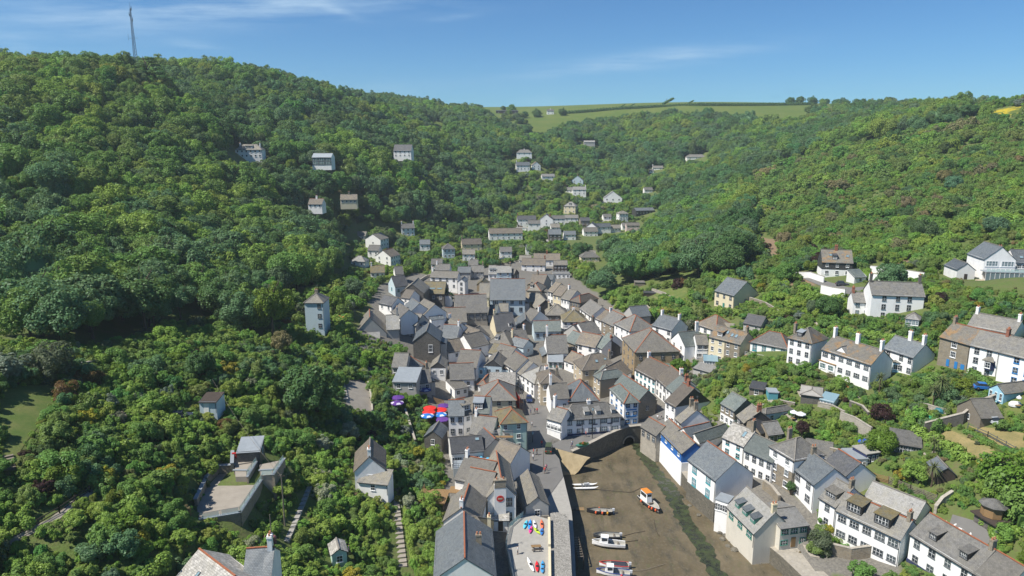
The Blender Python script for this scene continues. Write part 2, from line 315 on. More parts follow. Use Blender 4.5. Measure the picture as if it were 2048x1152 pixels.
tinted(); tinted('cloth', .9)

# ------------------------------------------------------------------ mesh helpers
class MB:
    def __init__(s): s.v = []; s.f = []; s.uv = []; s.hasuv = False
    def face(s, pts, uv=None):
        b_ = len(s.v); s.v += [tuple(p) for p in pts]; s.f.append(tuple(range(b_, b_+len(pts))))
        s.uv.append(uv if uv else [(p[0]+p[1], p[2]) for p in pts])
        if uv: s.hasuv = True
    def box(s, x0, x1, y0, y1, z0, z1, top=True, bottom=True):
        c = [(x0,y0,z0),(x1,y0,z0),(x1,y1,z0),(x0,y1,z0),(x0,y0,z1),(x1,y0,z1),(x1,y1,z1),(x0,y1,z1)]
        for q in ((0,1,5,4),(1,2,6,5),(2,3,7,6),(3,0,4,7)): s.face([c[k] for k in q])
        if top: s.face([c[k] for k in (4,5,6,7)])
        if bottom: s.face([c[k] for k in (3,2,1,0)])
    def prism(s, pts, z0, z1):
        n = len(pts)
        for i in range(n):
            a, b_ = pts[i], pts[(i+1) % n]; s.face([(a[0],a[1],z0),(b_[0],b_[1],z0),(b_[0],b_[1],z1),(a[0],a[1],z1)])
        s.face([(p[0],p[1],z1) for p in pts]); s.face([(p[0],p[1],z0) for p in reversed(pts)])
    def loft(s, rings, cap=True):
        """rings: lists of points of equal length; closed around"""
        base = len(s.v); m_ = len(rings[0])
        for r_ in rings: s.v += [tuple(p) for p in r_]
        for i in range(len(rings)-1):
            for j in range(m_):
                a, b_ = base+i*m_+j, base+i*m_+(j+1) % m_; s.f.append((a, b_, b_+m_, a+m_)); s.uv.append([(0,0)]*4)
        if cap:
            s.f.append(tuple(base+j for j in reversed(range(m_)))); s.uv.append([(0,0)]*m_)
            e_ = base+(len(rings)-1)*m_; s.f.append(tuple(e_+j for j in range(m_))); s.uv.append([(0,0)]*m_)
    def tube(s, p0, p1, r0, r1=None, n=6):
        r1 = r0 if r1 is None else r1; p0, p1 = Vector(p0), Vector(p1); d = (p1-p0).normalized()
        a = d.orthogonal().normalized(); b_ = d.cross(a)
        s.loft([[p + (a*cos(2*pi*k/n) + b_*sin(2*pi*k/n))*r for k in range(n)] for p, r in ((p0, r0), (p1, r1))])
    def bar(s, p0, p1, w, h):
        """square bar between two points"""
        p0, p1 = Vector(p0), Vector(p1); d = (p1-p0).normalized(); sd_ = d.cross(Vector((0,0,1)))
        sd_ = sd_.normalized() if sd_.length > 1e-4 else Vector((1,0,0)); up = sd_.cross(d)
        s.loft([[p - sd_*w/2 - up*h/2, p + sd_*w/2 - up*h/2, p + sd_*w/2 + up*h/2, p - sd_*w/2 + up*h/2] for p in (p0, p1)])
    def patch(s, e0, e1, r1, r0, n=5, m_=3, th=.14, jit=.07, rnd=random):
        """roof slope: eave e0-e1, ridge r0-r1, uneven, with thickness and slate coordinates"""
        e0, e1, r0, r1 = map(Vector, (e0, e1, r0, r1)); ed = (e1-e0).normalized(); mid = ((r0+r1)-(e0+e1))/2
        sl_ = mid - ed*mid.dot(ed); ln = sl_.length; sdv = sl_/ln
        g = [[None]*(n+1) for _ in range(m_+1)]
        for j in range(m_+1):
            for i in range(n+1):
                a, b_ = i/n, j/m_; p = e0.lerp(e1, a).lerp(r0.lerp(r1, a), b_)
                sag = -.05*sin(pi*a)*min(1.5, (e1-e0).length/8)
                z = p.z + sag + (rnd.uniform(-jit, jit) if 0 < j < m_ else rnd.uniform(-jit*.4, jit*.4)); g[j][i] = Vector((p.x, p.y, z))
        for j in range(m_):
            for i in range(n):
                q = [g[j][i], g[j][i+1], g[j+1][i+1], g[j+1][i]]
                if (q[2]-q[3]).length < 1e-4: q = q[:3]
                s.face(q, [((p-e0).dot(ed), (p-e0).dot(sdv)) for p in q])
        t_ = Vector((0,0,-th))
        ring = [g[0][i] for i in range(n+1)] + [g[j][n] for j in range(1, m_+1)] + [g[m_][i] for i in range(n-1, -1, -1)] + [g[j][0] for j in range(m_-1, 0, -1)]
        k = len(ring)
        for i in range(k):
            a, b_ = ring[i], ring[(i+1) % k]
            if (a-b_).length > 1e-4: s.face([a+t_, b_+t_, b_, a], [(0,0)]*4)
        s.face([e0+t_, r0+t_, r1+t_, e1+t_] if (r0-r1).length > 1e-3 else [e0+t_, r0+t_, e1+t_], [(0,0)]*(4 if (r0-r1).length > 1e-3 else 3))
    def mesh(s, name, mats):
        me = bpy.data.meshes.new(name); me.from_pydata(s.v, [], s.f)
        for m_ in (mats if isinstance(mats, (list, tuple)) else [mats]): me.materials.append(MATS[m_])
        if s.hasuv:
            ul = me.uv_layers.new(name='UVMap'); flat = [c for f_ in s.uv for p in f_ for c in p]; ul.data.foreach_set('uv', flat)
        return me
    def build(s, name, mats, parent=None, smooth=False, **kw):
        me = s.mesh(name, mats)
        if smooth: me.polygons.foreach_set('use_smooth', [True]*len(me.polygons))
        return ob(name, me, parent, **kw)
def ob(name, data, parent=None, loc=(0,0,0), rot=(0,0,0), scl=(1,1,1), color=None):
    o = bpy.data.objects.new(name, data); COL.objects.link(o)
    if parent is not None: o.parent = parent
    o.location = loc; o.rotation_euler = rot; o.scale = scl
    if color: o.color = (*color, 1)
    return o
LABELS = {}
def tag(o, label, cat, group=None):
    o['label'] = label; o['category'] = cat
    if group: o['group'] = group
    elif label in LABELS: print('DUPLICATE LABEL', label)
    LABELS[label] = 1; return o
def struct(o): o['kind'] = 'structure'; return o
def stuff(o, label=None, cat=None):
    o['kind'] = 'stuff'
    if label: o['label'] = label; o['category'] = cat
    return o
def thing(name, label, cat, loc, rotz=0, group=None):
    return tag(ob(name, None, None, loc, (0,0,rotz)), label, cat, group)

# shared pieces -----------------------------------------------------
def frame_mesh(name, nx, nz, mt, bw=.075, mw=.035):
    b_ = MB(); bars = []; b_.box(-.5,-.5+bw,-.06,.05,-.5,.5); b_.box(.5-bw,.5,-.06,.05,-.5,.5); b_.box(-.5+bw,.5-bw,-.06,.05,.5-bw,.5); b_.box(-.5+bw,.5-bw,-.06,.05,-.5,-.5+bw); b_.box(-.56,.56,-.13,.05,-.57,-.5)
    n0 = len(b_.f)
    for i in range(1, nx): x = -.5+i/nx; b_.box(x-mw/2,x+mw/2,-.05,.04,-.5+bw,.5-bw)
    for i in range(1, nz):
        z = -.5+i/nz
        for q in range(nx):
            x0 = -.5+q/nx+(bw if q == 0 else mw/2); x1 = -.5+(q+1)/nx-(bw if q == nx-1 else mw/2); b_.box(x0,x1,-.045,.035,z-mw/2,z+mw/2)
    me_ = b_.mesh(name, [mt, 'paint_white'])
    me_.polygons.foreach_set('material_index', [0]*n0+[1]*(len(b_.f)-n0)); return me_
FR = {}
for kk, mt in (('w','paint_white'),('d','frame_grey'),('g','paint_green'),('b','paint_blue'),('t','paint_teal'),('n','timber')):
    FR[kk,'s'] = frame_mesh('sash', 2, 2, mt); FR[kk,'c'] = frame_mesh('casement', 3, 2, mt); FR[kk,'l'] = frame_mesh('long_casement', 4, 2, mt); FR[kk,'p'] = frame_mesh('plain_light', 1, 1, mt, .09)
_b = MB(); _b.box(-.44,.44,-.02,.03,-.44,.44); PANE = {g_: _b.mesh('pane', g_) for g_ in ('glass','glass_mid','glass_pale','glass_green','glass_sky')}
_b = MB(); _b.box(-.5,.5,-.05,.05,0,1); DOOR = {}
for g_ in ('paint_dark','paint_blue','paint_teal','paint_white','timber','paint_green','timber_dark'): DOOR[g_] = _b.mesh('door', g_)
_b = MB(); _b.box(-.5,.5,-.5,.5,-.9,1,bottom=False); _b.box(-.58,.58,-.6,.6,.86,.93); _b.box(-.54,.54,-.55,.55,.93,1.02)
STACK = {g_: _b.mesh('chimney', g_) for g_ in ('white','stone','darkstone','brick','grey','palestone','cream')}
_b = MB(); _b.loft([[(r*cos(2*pi*k/8), r*sin(2*pi*k/8), z) for k in range(8)] for r, z in ((.15,0),(.12,.30),(.15,.34),(.15,.45),(.11,.45))]); POT = {'pot': _b.mesh('pot','pot'), 'w': _b.mesh('pot','cream')}
def window(parent, x, y, z, w, h, face='F', fr='w', st=None, gl='glass'):
    st = st or ('s' if w < 1.25 else 'c' if w < 1.9 else 'l')
    rz = {'F':0,'R':pi/2,'L':-pi/2,'B':pi}[face]
    if gl == 'glass' and random.random() < .4: gl = 'glass_mid'
    w *= random.uniform(.88, 1.1); h *= random.uniform(.9, 1.06)
    o = ob('window', FR[fr,st], parent, (x,y,z), (0,0,rz), (w,1,h)); ob('pane', PANE[gl], o); return o
_b = MB(); _b.tube((0,0,0),(0,0,1.5),.02,None,4); _b.tube((-.5,0,1.35),(.5,0,1.45),.018,None,4)
for _k in range(5): _b.tube((-.4+_k*.2,-.25,1.37+_k*.02),(-.4+_k*.2,.25,1.37+_k*.02),.012,None,4)
AERIAL = _b.mesh('aerial', 'metal')
def chimney(parent, x, y, z, w=.9, d=.6, h=1.6, mt='white', pots=2, rz=0):
    o = ob('chimney', STACK[mt], parent, (x,y,z), (0,0,rz), (w,d,h))
    if random.random() < .45: ob('aerial', AERIAL, o, (.3,0,.95), (0,0,random.uniform(0,3)), (1/w,1/d,1/h))
    for i in range(pots):
        fx = 0 if pots == 1 else (i/(pots-1)-.5)*.6
        ob('chimney_pot', POT['pot' if (i+len(parent.name)) % 4 else 'w'], o, (fx,0,1.0), (0,0,0), (1/w,1/d,1/h))
    return o

FOOT = []      # footprints, for keeping plants out of houses
def basis(r, ax, ay, bx, by, H, yaw=None, d=None, gz=None, fy=None):
    if r == 'W': return np.array(ax), np.array(bx)
    A = P(r, ax, ay); B = P(r, bx, by)
    if A[1] >= 545: d = None
    if A[1] >= 610: yaw = None
    if fy is not None: yaw = fy
    if d is not None: a = at_y(A[0], A[1], survey_y(A[1], d))
    elif gz is not None: a = at_z(A[0], A[1], gz+H)
    else: a = hit(A[0], A[1], H)
    if yaw is None:
        b = at_z(B[0], B[1], a[2])
    else:
        db = raydir(*B); dirv = np.array([cos(radians(yaw)), sin(radians(yaw))])
        # a + s*dir lies on the azimuth of B
        k = db[0]/db[1]; s_ = (k*a[1]-a[0])/(dirv[0]-k*dirv[1]); b = np.array([a[0]+s_*dirv[0], a[1]+s_*dirv[1], a[2]])
    return a, b
REPORT = []
def house(r, ax, ay, bx, by, D, H, label, t='g', wall='white', roof='s_grey', win=None, ch='', yaw=None, d=None, C=None, pitch=38, ridge=None, wl_=None, wr_=None, fr='w', gl='glass',
          wsz=None, door=None, chm=None, name='house', cat='house', dorm=(), sky_=(), down=3.0, gutter=True, gtop=None, top=None, eo=.28, hipr=None, base=None, chh=1.5, stor=None, wx=None, wst=None, gz=None, fy=None):
    a, b = basis(r, ax, ay, bx, by, H, yaw, d, gz, fy)
    ab = b-a; L = hypot(ab[0], ab[1]); th = atan2(ab[1], ab[0]); n = np.array([-sin(th), cos(th)])
    if C is not None:
        c = at_z(*P(r, *C), a[2]); D = max(abs((c-b)[:2]@n), 2.0)
    pu, pv = (0, 0) if r == 'W' else P(r, ax, ay)
    if r != 'W' and C is None:
        if 770 < pu < 1330 and 560 < pv < 830 and t != 'f': D *= 1.28
    mid = (a[:2]+b[:2])/2 + n*D/2; zg = a[2]-H
    e = thing(name, label, cat, (mid[0], mid[1], zg), th)
    REPORT.append((label, round(float(a[1])), round(L,1), round(D,1), round(math.degrees(th)), round(float(zg),1), round(float(zg-terr(mid[0],mid[1])),1)))
    FOOT.append((mid[0], mid[1], th, L/2+.4, D/2+.4))
    hx, hy = L/2, D/2; R = tan(radians(pitch))*(hy if t in 'gh' else hx)
    if t == 'h': R = tan(radians(pitch))*min(hx, hy)
    wb = MB(); zt = H
    pts = [(-hx,-hy),(hx,-hy),(hx,hy),(-hx,hy)]
    for i in range(4):
        p_, q_ = pts[i], pts[(i+1) % 4]; ln = hypot(q_[0]-p_[0], q_[1]-p_[1])
        f_ = [(*p_,-down),(*q_,-down),(*q_,zt),(*p_,zt)]
        if t == 'g' and i in (1,3): f_ = [(*p_,-down),(*q_,-down),(*q_,zt),(p_[0],0,zt+R-.05),(*p_,zt)]
        if t == 'x' and i in (0,2): f_ = [(*p_,-down),(*q_,-down),(*q_,zt),(0,p_[1],zt+R-.05),(*p_,zt)]
        if t == 'l' and i in (1,3):
            f_ = [(*p_,-down),(*q_,-down),(*q_,zt+(R if i == 1 else 0)),(*p_,zt+(0 if i == 1 else R))]
        if t == 'l' and i == 2: f_ = [(*p_,-down),(*q_,-down),(*q_,zt+R),(*p_,zt+R)]
        wb.face(f_, [((v_[0]-p_[0])*(q_[0]-p_[0])/ln + (v_[1]-p_[1])*(q_[1]-p_[1])/ln, v_[2]) for v_ in f_])
    wo = wb.build('wall', wall, e)
    if top or gtop:                      # upper storey or gable hung with another material, a little proud
        fr_ = .5 if top and not isinstance(top, tuple) else (top[1] if top else 1.0); mt = top[0] if isinstance(top, tuple) else (top or gtop)
        z0 = H*fr_ if top else H-.2; u_ = MB(); q = .05
        if top: u_.box(-hx-q, hx+q, -hy-q, hy+q, z0, H-.02)
        if t == 'g':
            for sx in (-1, 1):
                x = sx*(hx+q); f_ = [(x,-hy-q,z0 if not top else H-.02),(x,hy+q,z0 if not top else H-.02),(x,0,H+R-.04)]; f_ = f_ if sx > 0 else f_[::-1]; u_.face(f_, [(v_[1],v_[2]) for v_ in f_])
        if t == 'x':
            y = -hy-q; f_ = [(-hx-q,y,z0 if not top else H-.02),(hx+q,y,z0 if not top else H-.02),(0,y,H+R-.04)]; u_.face(f_, [(v_[0],v_[2]) for v_ in f_])
        u_.build('slate_hanging' if 'slate' in mt else 'upper_wall', mt, e)
    if base:
        u_ = MB(); u_.box(-hx-.12, hx+.12, -hy-.12, hy+.12, -down-.5, base[1]); u_.build('plinth', base[0], e)
    rb = MB(); ri = MB(); rnd = random.Random(len(REPORT)); k = tan(radians(pitch)); dz = eo*k; n_ = max(3, int(L/2.2)); m_ = 3
    def rl(p0, p1):
        p0, p1 = Vector(p0), Vector(p1); ns = max(2, int((p1-p0).length/1.2)); dd = (p1-p0)/ns
        for i in range(ns):
            j0, j1 = p0+dd*i, p0+dd*(i+.985); off = Vector((0,0,rnd.uniform(-.015,.02))); ri.bar(j0+off, j1+off, .24, .14)
    og = .14
    if ridge is None and 770 < pu < 1450 and 560 < pv < 1000 and rnd.random() < .3: ridge = 'terracotta'
    if t == 'g':
        rb.patch((-hx-og,-hy-eo,H-dz),(hx+og,-hy-eo,H-dz),(hx+og,0,H+R),(-hx-og,0,H+R), n_, m_, rnd=rnd)
        rb.patch((hx+og,hy+eo,H-dz),(-hx-og,hy+eo,H-dz),(-hx-og,0,H+R),(hx+og,0,H+R), n_, m_, rnd=rnd); rl((-hx-og,0,H+R+.05),(hx+og,0,H+R+.05))
    elif t == 'x':
        n2 = max(3, int(D/2.2))
        rb.patch((-hx-eo,hy+og,H-dz),(-hx-eo,-hy-og,H-dz),(0,-hy-og,H+R),(0,hy+og,H+R), n2, m_, rnd=rnd)
        rb.patch((hx+eo,-hy-og,H-dz),(hx+eo,hy+og,H-dz),(0,hy+og,H+R),(0,-hy-og,H+R), n2, m_, rnd=rnd); rl((0,-hy-og,H+R+.05),(0,hy+og,H+R+.05))
    elif t == 'h':
        if hx >= hy:
            q = (hipr if hipr is not None else hy*.95); r0, r1 = Vector((-hx+q,0,H+R)), Vector((hx-q,0,H+R))
            if hx < q: r0 = r1 = Vector((0,0,H+R))
            ex, ey = hx+eo, hy+eo
            rb.patch((-ex,-ey,H-dz),(ex,-ey,H-dz),r1,r0,n_,m_,rnd=rnd); rb.patch((ex,ey,H-dz),(-ex,ey,H-dz),r0,r1,n_,m_,rnd=rnd)
            rb.patch((ex,-ey,H-dz),(ex,ey,H-dz),r1,r1,4,m_,rnd=rnd); rb.patch((-ex,ey,H-dz),(-ex,-ey,H-dz),r0,r0,4,m_,rnd=rnd)
        else:
            q = (hipr if hipr is not None else hx*.95); r0, r1 = Vector((0,-hy+q,H+R)), Vector((0,hy-q,H+R)); ex, ey = hx+eo, hy+eo
            rb.patch((ex,-ey,H-dz),(ex,ey,H-dz),r1,r0,n_,m_,rnd=rnd); rb.patch((-ex,ey,H-dz),(-ex,-ey,H-dz),r0,r1,n_,m_,rnd=rnd)
            rb.patch((-ex,-ey,H-dz),(ex,-ey,H-dz),r0,r0,4,m_,rnd=rnd); rb.patch((ex,ey,H-dz),(-ex,ey,H-dz),r1,r1,4,m_,rnd=rnd)
        zz = Vector((0,0,.04))
        if (r0-r1).length > .3: rl(r0+zz, r1+zz)
        for cx, cy, rr in ((-ex,-ey,r0),(ex,-ey,r1 if hx >= hy else r0),(ex,ey,r1),(-ex,ey,r0 if hx >= hy else r1)): rl((cx,cy,H-dz+.03), rr+zz)
    elif t == 'l':
        rb.patch((-hx-og,-hy-eo,H-dz),(hx+og,-hy-eo,H-dz),(hx+og,hy+.05,H+R+.08),(-hx-og,hy+.05,H+R+.08), n_, m_, rnd=rnd)
    elif t == 'f':
        rb.patch((-hx-.15,-hy-.15,H+.12),(hx+.15,-hy-.15,H+.12),(hx+.15,hy+.15,H+.2),(-hx-.15,hy+.15,H+.2), 3, 2, .2, .01, rnd)
    ro = rb.build('roof', roof, e)
    if ri.f: ri.build('ridge_tiles', ridge or 'ridge_grey', ro)
    if gutter and t in 'ghl':
        g_ = MB(); g_.bar((-hx-.1,-hy-eo-.05,H-dz-.06),(hx+.1,-hy-eo-.05,H-dz-.06),.12,.11); g_.tube((hx-.12,-hy-.08,H-.15),(hx-.12,-hy-.08,0),.045,None,5); g_.build('gutter', 'paint_dark', e)
    if r != 'W' and t in 'gxh' and L > 4.5 and 770 < pu < 1330 and 560 < pv < 840 and rnd.random() < .6:      # lean-to built against one end
        sx = 1 if rnd.random() < .5 else -1; ew, eh = rnd.uniform(1.6, 2.6), H*rnd.uniform(.5, .72); ya, yb = -hy*rnd.uniform(.3, .95), hy*rnd.uniform(.2, .9); xb = MB(); x0_, x1_ = sorted((sx*hx, sx*(hx+ew)))
        xb.box(x0_, x1_, ya, yb, -down, eh); xb.build('extension_wall', rnd.choice((wall, 'white2', 'stone', 'grey')), e)
        xr = MB(); zi, zo = eh+1.1, eh+.12
        if sx > 0: xr.patch((hx+ew+.2, ya-.15, zo),(hx+ew+.2, yb+.15, zo),(hx+.02, yb+.15, zi),(hx+.02, ya-.15, zi), 3, 2, rnd=rnd)
        else: xr.patch((-hx-ew-.2, yb+.15, zo),(-hx-ew-.2, ya-.15, zo),(-hx-.02, ya-.15, zi),(-hx-.02, yb+.15, zi), 3, 2, rnd=rnd)
        xr.build('extension_roof', rnd.choice((roof, 's_grey', 's_tan', 's_blue', 's_brown')), e)
    # openings
    def row(face, cols, rows, width, yoff, hh=H):
        sh = hh/rows; ww, wh = wsz or (min(1.05, width/cols*.55), min(1.35, sh*.56))
        xs_ = wx if (wx and face == 'F') else [(i+.5)/cols for i in range(cols)]
        for j in range(rows):
            for f_ in xs_:
                s_ = (f_-.5)*width; z = sh*(j+.56)
                if door and face == 'F' and j == 0 and abs(f_ - door[1]) < .5/max(cols,1)-.01: continue
                if face == 'F': window(e, s_, -hy-yoff, z, ww, wh, 'F', fr, wst, gl)
                if face == 'R': window(e, hx+yoff, s_, z, ww, wh, 'R', fr, wst, gl)
                if face == 'L': window(e, -hx-yoff, -s_, z, ww, wh, 'L', fr, wst, gl)
    po = .09 if top else .03
    if win: row('F', win[0], win[1], L, po)
    if wr_: row('R', wr_[0], wr_[1], D, po)
    if wl_: row('L', wl_[0], wl_[1], D, po)
    if door: ob('door', DOOR[door[0]], e, ((door[1]-.5)*L, -hy-.04, 0.05), (0,0,0), (.95,1,2.05))
    cm = chm or ('white' if wall.startswith('white') else 'stone')
    for c_ in ch:
        if t == 'x': px, py, rz = {'L':(0,-hy+.5,pi/2),'R':(0,hy-.5,pi/2),'M':(0,0,pi/2),'l':(-hx*.5,0,0),'r':(hx*.5,0,0)}[c_]
        else: px, py, rz = {'L':(-hx+.45,0,pi/2),'R':(hx-.45,0,pi/2),'M':(0,0,0),'l':(-hx+.4,-hy*.4,pi/2),'r':(hx-.4,-hy*.4,pi/2),'m':(hx*.3,hy*.1,0)}[c_]
        if t == 'h' and c_ in 'LR': px *= .8
        zc = H+R-(abs(px)/hx*R if t == 'x' else abs(py)/hy*R) if t in 'gx' else H+R*.75
        chimney(e, px, py, zc, .95, .62, chh, cm, 2, rz)
    if t in 'gh' :
        for dd in dorm:                         # (fraction along front, width, height, roof material, wall material)
            fx, dw, dh, rm, wm = dd; x = (fx-.5)*L; y0 = -hy*.80; z0 = H+(hy-abs(y0))*k; y1 = min(0, y0+dh/k)
            db_ = MB(); db_.box(x-dw/2,x+dw/2,y0,y1+.2,z0-.25,z0+dh); do = db_.build('dormer', wm, e)
            r_ = MB(); yt = min(y0+(dh+.45)/k*1.0, hy*.2); r_.patch((x-dw/2-.15,y0-.25,z0+dh-.02),(x+dw/2+.15,y0-.25,z0+dh-.02),(x+dw/2+.15,yt,z0+dh+.45),(x-dw/2-.15,yt,z0+dh+.45),2,2,.1,.02,rnd); r_.build('dormer_roof', rm, do)
            ob('dormer_window', FR[fr,'s' if dw < 1.3 else 'l'], do, (x,y0-.03,z0+dh*.5), (0,0,0), (dw*.84,1,dh*.74)); ob('dormer_pane', PANE[gl], do, (x,y0-.03,z0+dh*.5), (0,0,0), (dw*.84,1,dh*.74))
        for fx, fy, sw_, sh_ in sky_:
            x = (fx-.5)*L; y = -hy+fy*hy; z = H+fy*hy*k; o = ob('skylight', FR['d','p'], e, (x,y,z+.05), (radians(pitch)-pi/2,0,0), (sw_,1,sh_)); ob('skylight_pane', PANE['glass_sky'], o)
    return e, dict(L=L, D=D, H=H, R=R, hx=hx, hy=hy, th=th, mid=mid, zg=zg)
# ------------------------------------------------------------------ houses, far to near
HQ = []
def H_(*a, **k): HQ.append((a, k))
# far slopes
H_('a',105,250,375,250,8,5.2,'white villa with hipped roof and dormer high in the left wood',t='h',win=(6,2),yaw=4,d=330,dorm=((.5,4.2,1.5,'s_tan','white'),),roof='s_tan',ch='LR',wst='p')
H_('a',890,330,1085,330,8,5.0,'modern house with pale metal roof and wide teal glass band on hillside',yaw=-3,d=345,roof='zinc',wall='white',win=(3,2),wsz=(4.2,2.2),gl='glass_green',fr='d',pitch=32)
H_('a',1725,262,1905,258,9,5.0,'white house with steep mauve slate roof and balcony among left trees',yaw=-5,d=425,roof='s_dark',win=(4,2),pitch=46)
H_('a',850,808,992,804,7,2.6,'small bungalow with red brown roof half hidden in left wood',yaw=-3,roof='s_brown',win=(3,1),ch='M',ridge='terracotta',d=300)
H_('a',1180,762,1350,742,7,2.8,'low cream bungalow with brown roof below the bare orange bank',yaw=8,roof='s_brown',wall='cream',win=(4,1),ch='M',d=315)
H_('b',195,322,372,322,8,3,'white bungalow with hipped roof topmost on the valley side',t='h',yaw=0,d=575,win=(3,1),ch='M',down=4)
H_('b',190,470,350,470,8,5,'white gabled house with slate roof and tall left chimney below the top bungalow',yaw=4,d=555,win=(4,2),ch='L',roof='s_blue')
H_('b',375,470,475,462,8,5,'white house with brown roof joined to the slate roofed one',t='x',yaw=8,d=560,win=(2,2),roof='s_brown')
H_('b',490,600,640,590,6,2.6,'low white outbuilding below two white gabled houses far up the valley',yaw=6,d=545,win=(3,1),roof='s_pale')
H_('b',838,645,972,655,7,4.6,'pale blue gabled cottage behind the white house with long front up the valley',t='x',yaw=-10,d=560,wall='paleblue',win=(2,2),ch='L')
H_('b',852,755,1008,755,7,5,'white two storey house with three wide windows far up the valley',yaw=-2,d=525,win=(3,2),ch='R',roof='s_pale')
H_('b',770,757,850,760,6,3,'grey roofed wing left of the white two storey house up the valley',yaw=-2,d=530,win=(2,1))
H_('b',1216,852,1428,852,9,3.6,'white house with one broad gable beside the valley lane',t='x',yaw=-4,d=510,win=(3,1),pitch=36,roof='s_pale',wsz=(1.6,1.5))
H_('b',746,946,884,952,9,6.6,'tall cream villa with pale hipped roof beside the valley lane',t='h',wall='cream',yaw=-18,d=480,win=(3,2),wr_=(3,2),roof='s_pale',dorm=((.5,2,1.4,'s_dark','cream'),))
H_('b',1592,1002,1812,952,9,4.2,'long dark slate hung house with grey roof at the valley bend',yaw=14,d=470,wall='slatehung',win=(6,1),roof='s_blue',pitch=25)
H_('b',1396,1036,1502,1022,7,5.4,'square white house with tan hipped roof below the long dark house',t='h',yaw=12,d=455,win=(3,2),wl_=(2,2),roof='s_tan',pitch=30)
H_('b',1785,500,1908,495,6,3,'small white cottage alone in trees on the far right slope',yaw=-6,d=640,win=(2,1),ch='L',down=4)
H_('b',1748,532,1800,528,4,2.4,'white lean-to below the lone cottage on the far right slope',yaw=-6,d=632,win=(1,1),down=4)
H_('b',1690,758,1788,752,6,2.6,'grey roofed cottage hidden in trees above the long dark house',yaw=4,d=540,win=(2,1))
H_('F',1374,314,1412,312,8,2.8,'white bungalow with grey hip roof alone on the far wooded slope',t='h',yaw=0,d=650,win=(3,1),down=4)
H_('F',1168,284,1190,283,5,2.5,'long low grey shed peeping from the far wood',yaw=0,d=690,wall='grey',roof='s_pale',win=(3,1),down=6,name='shed',cat='shed')
H_('F',992,222,1036,222,8,4,'dark farm barn on the skyline left of centre',yaw=0,d=870,wall='timber_dark',roof='s_dark',win=(4,1),down=8,name='barn',cat='barn',pitch=18)
H_('F',1000,232,1040,232,6,3,'pale caravan block below the skyline barn',yaw=0,d=840,wall='white2',roof='s_pale',win=(4,1),down=6,pitch=12)
H_('F',1094,222,1108,222,7,5,'white farmhouse on the skyline beside the far fields',yaw=0,d=850,win=(2,2),ch='M',down=6)
H_('d',185,206,385,206,7,5,'white house with three arched windows above the long terrace',yaw=3,d=440,win=(3,2),ch='L',chm='brick',roof='s_dark',wx=[.2,.5,.8])
H_('d',175,296,400,296,3,2.4,'white garden annexe in front of house with arched windows',yaw=3,d=432,t='f',roof='concrete',win=(3,1),name='annexe',cat='annexe')
H_('d',425,206,565,210,9,5,'white gable cottage with twin brick chimneys beside arched window house',t='x',yaw=-6,d=430,win=(1,2),ch='r',chm='brick',roof='s_tan')
H_('d',688,190,836,190,6,3,'white shed with grey roof below the tall cream villa',yaw=0,d=450,win=(3,1),name='cottage')
H_('d',920,285,1030,290,9,3.4,'white cottage with dark slate roof and skylight on valley side',t='x',yaw=-14,d=420,win=(1,1),roof='s_dark',sky_=())
H_('d',1035,285,1185,255,6,3.2,'grey roofed white annexe beside the cottage with dark slate roof',yaw=8,d=425,win=(3,1),roof='s_blue')
H_('d',520,365,655,350,8,5,'dark grey flat fronted house shaded by trees near the lane',yaw=4,d=400,wall='darkstone',win=(3,2),roof='s_blue')
H_('d',868,610,1060,600,7,2.6,'low stone cottage with hipped grey roof beside a lawn',t='h',yaw=4,d=345,win=(3,1),roof='s_grey',wall='cream')
# left of the valley
H_('c',655,300,795,266,6.5,5,'white cottage with two end chimneys alone on left slope',win=(3,2),ch='LR',yaw=14,d=350,wl_=(1,2))
H_('c',1100,521,1225,500,7,6,'tall square pale blue house with hip roof above village',t='h',wall='paleblue',yaw=12,win=(3,2),wl_=(2,2),wr_=None,roof='s_grey',d=338)
H_('c',1300,472,1512,440,8,4.6,'cream house with brown slate roof beside the raised lane',wall='cream',yaw=9,win=(3,2),roof='s_brown',d=375,ch='L')
H_('c',1592,356,1948,322,8,4.6,'long white terrace house with brown roof above raised lane',yaw=7,win=(6,2),roof='s_brown',d=395,wl_=(1,1))
H_('c',270,412,430,402,9,5,'white house with brown grey gable roof on the left slope',t='x',yaw=-22,d=335,win=(1,1),wr_=(3,2),roof='s_tan',pitch=30)
H_('c',378,592,540,598,9,4.6,'white double gabled cottage with brown roof below the grey gable house',t='x',yaw=-24,d=312,win=(2,2),wr_=(4,2),roof='s_brown',pitch=33,ridge='terracotta')
H_('c',115,650,265,652,6,3,'white cottage with pale pyramid roof at the wood edge',t='h',yaw=-8,d=300,win=(2,1),wr_=(3,1),roof='s_pale')
H_('c',325,772,475,742,7,3,'brown mossy roofed cottage behind trees at left village edge',yaw=10,d=280,win=(3,1),ch='L',roof='s_moss')
H_('c',590,790,678,766,8,4,'white gable house with grey roof left of the terrace',yaw=16,d=278,win=(2,1),wl_=(1,1),roof='s_grey',pitch=36)
H_('c',588,922,725,862,7,4.4,'pale blue gabled shop with dark roof and blue front',yaw=28,d=255,wall='paleblue',win=(2,1),wl_=(1,1),roof='s_dark',gl='glass_green',fr='t')
H_('c',962,818,1250,842,6,5.6,'long white terrace with dark windows in two rows mid village',yaw=-10,d=278,win=(4,2),roof='s_tan',fr='d',ch='L')
H_('c',1256,868,1330,872,5,7,'tall narrow white wing at the end of the terrace',t='x',yaw=-10,d=270,win=(1,3),roof='s_blue',fr='d')
H_('c',645,988,890,990,10,4,'dark stone hall with tan gable facing down the valley',t='x',yaw=-4,d=242,wall='darkstone',roof='s_tan',win=(2,1),ridge='ridge_grey')
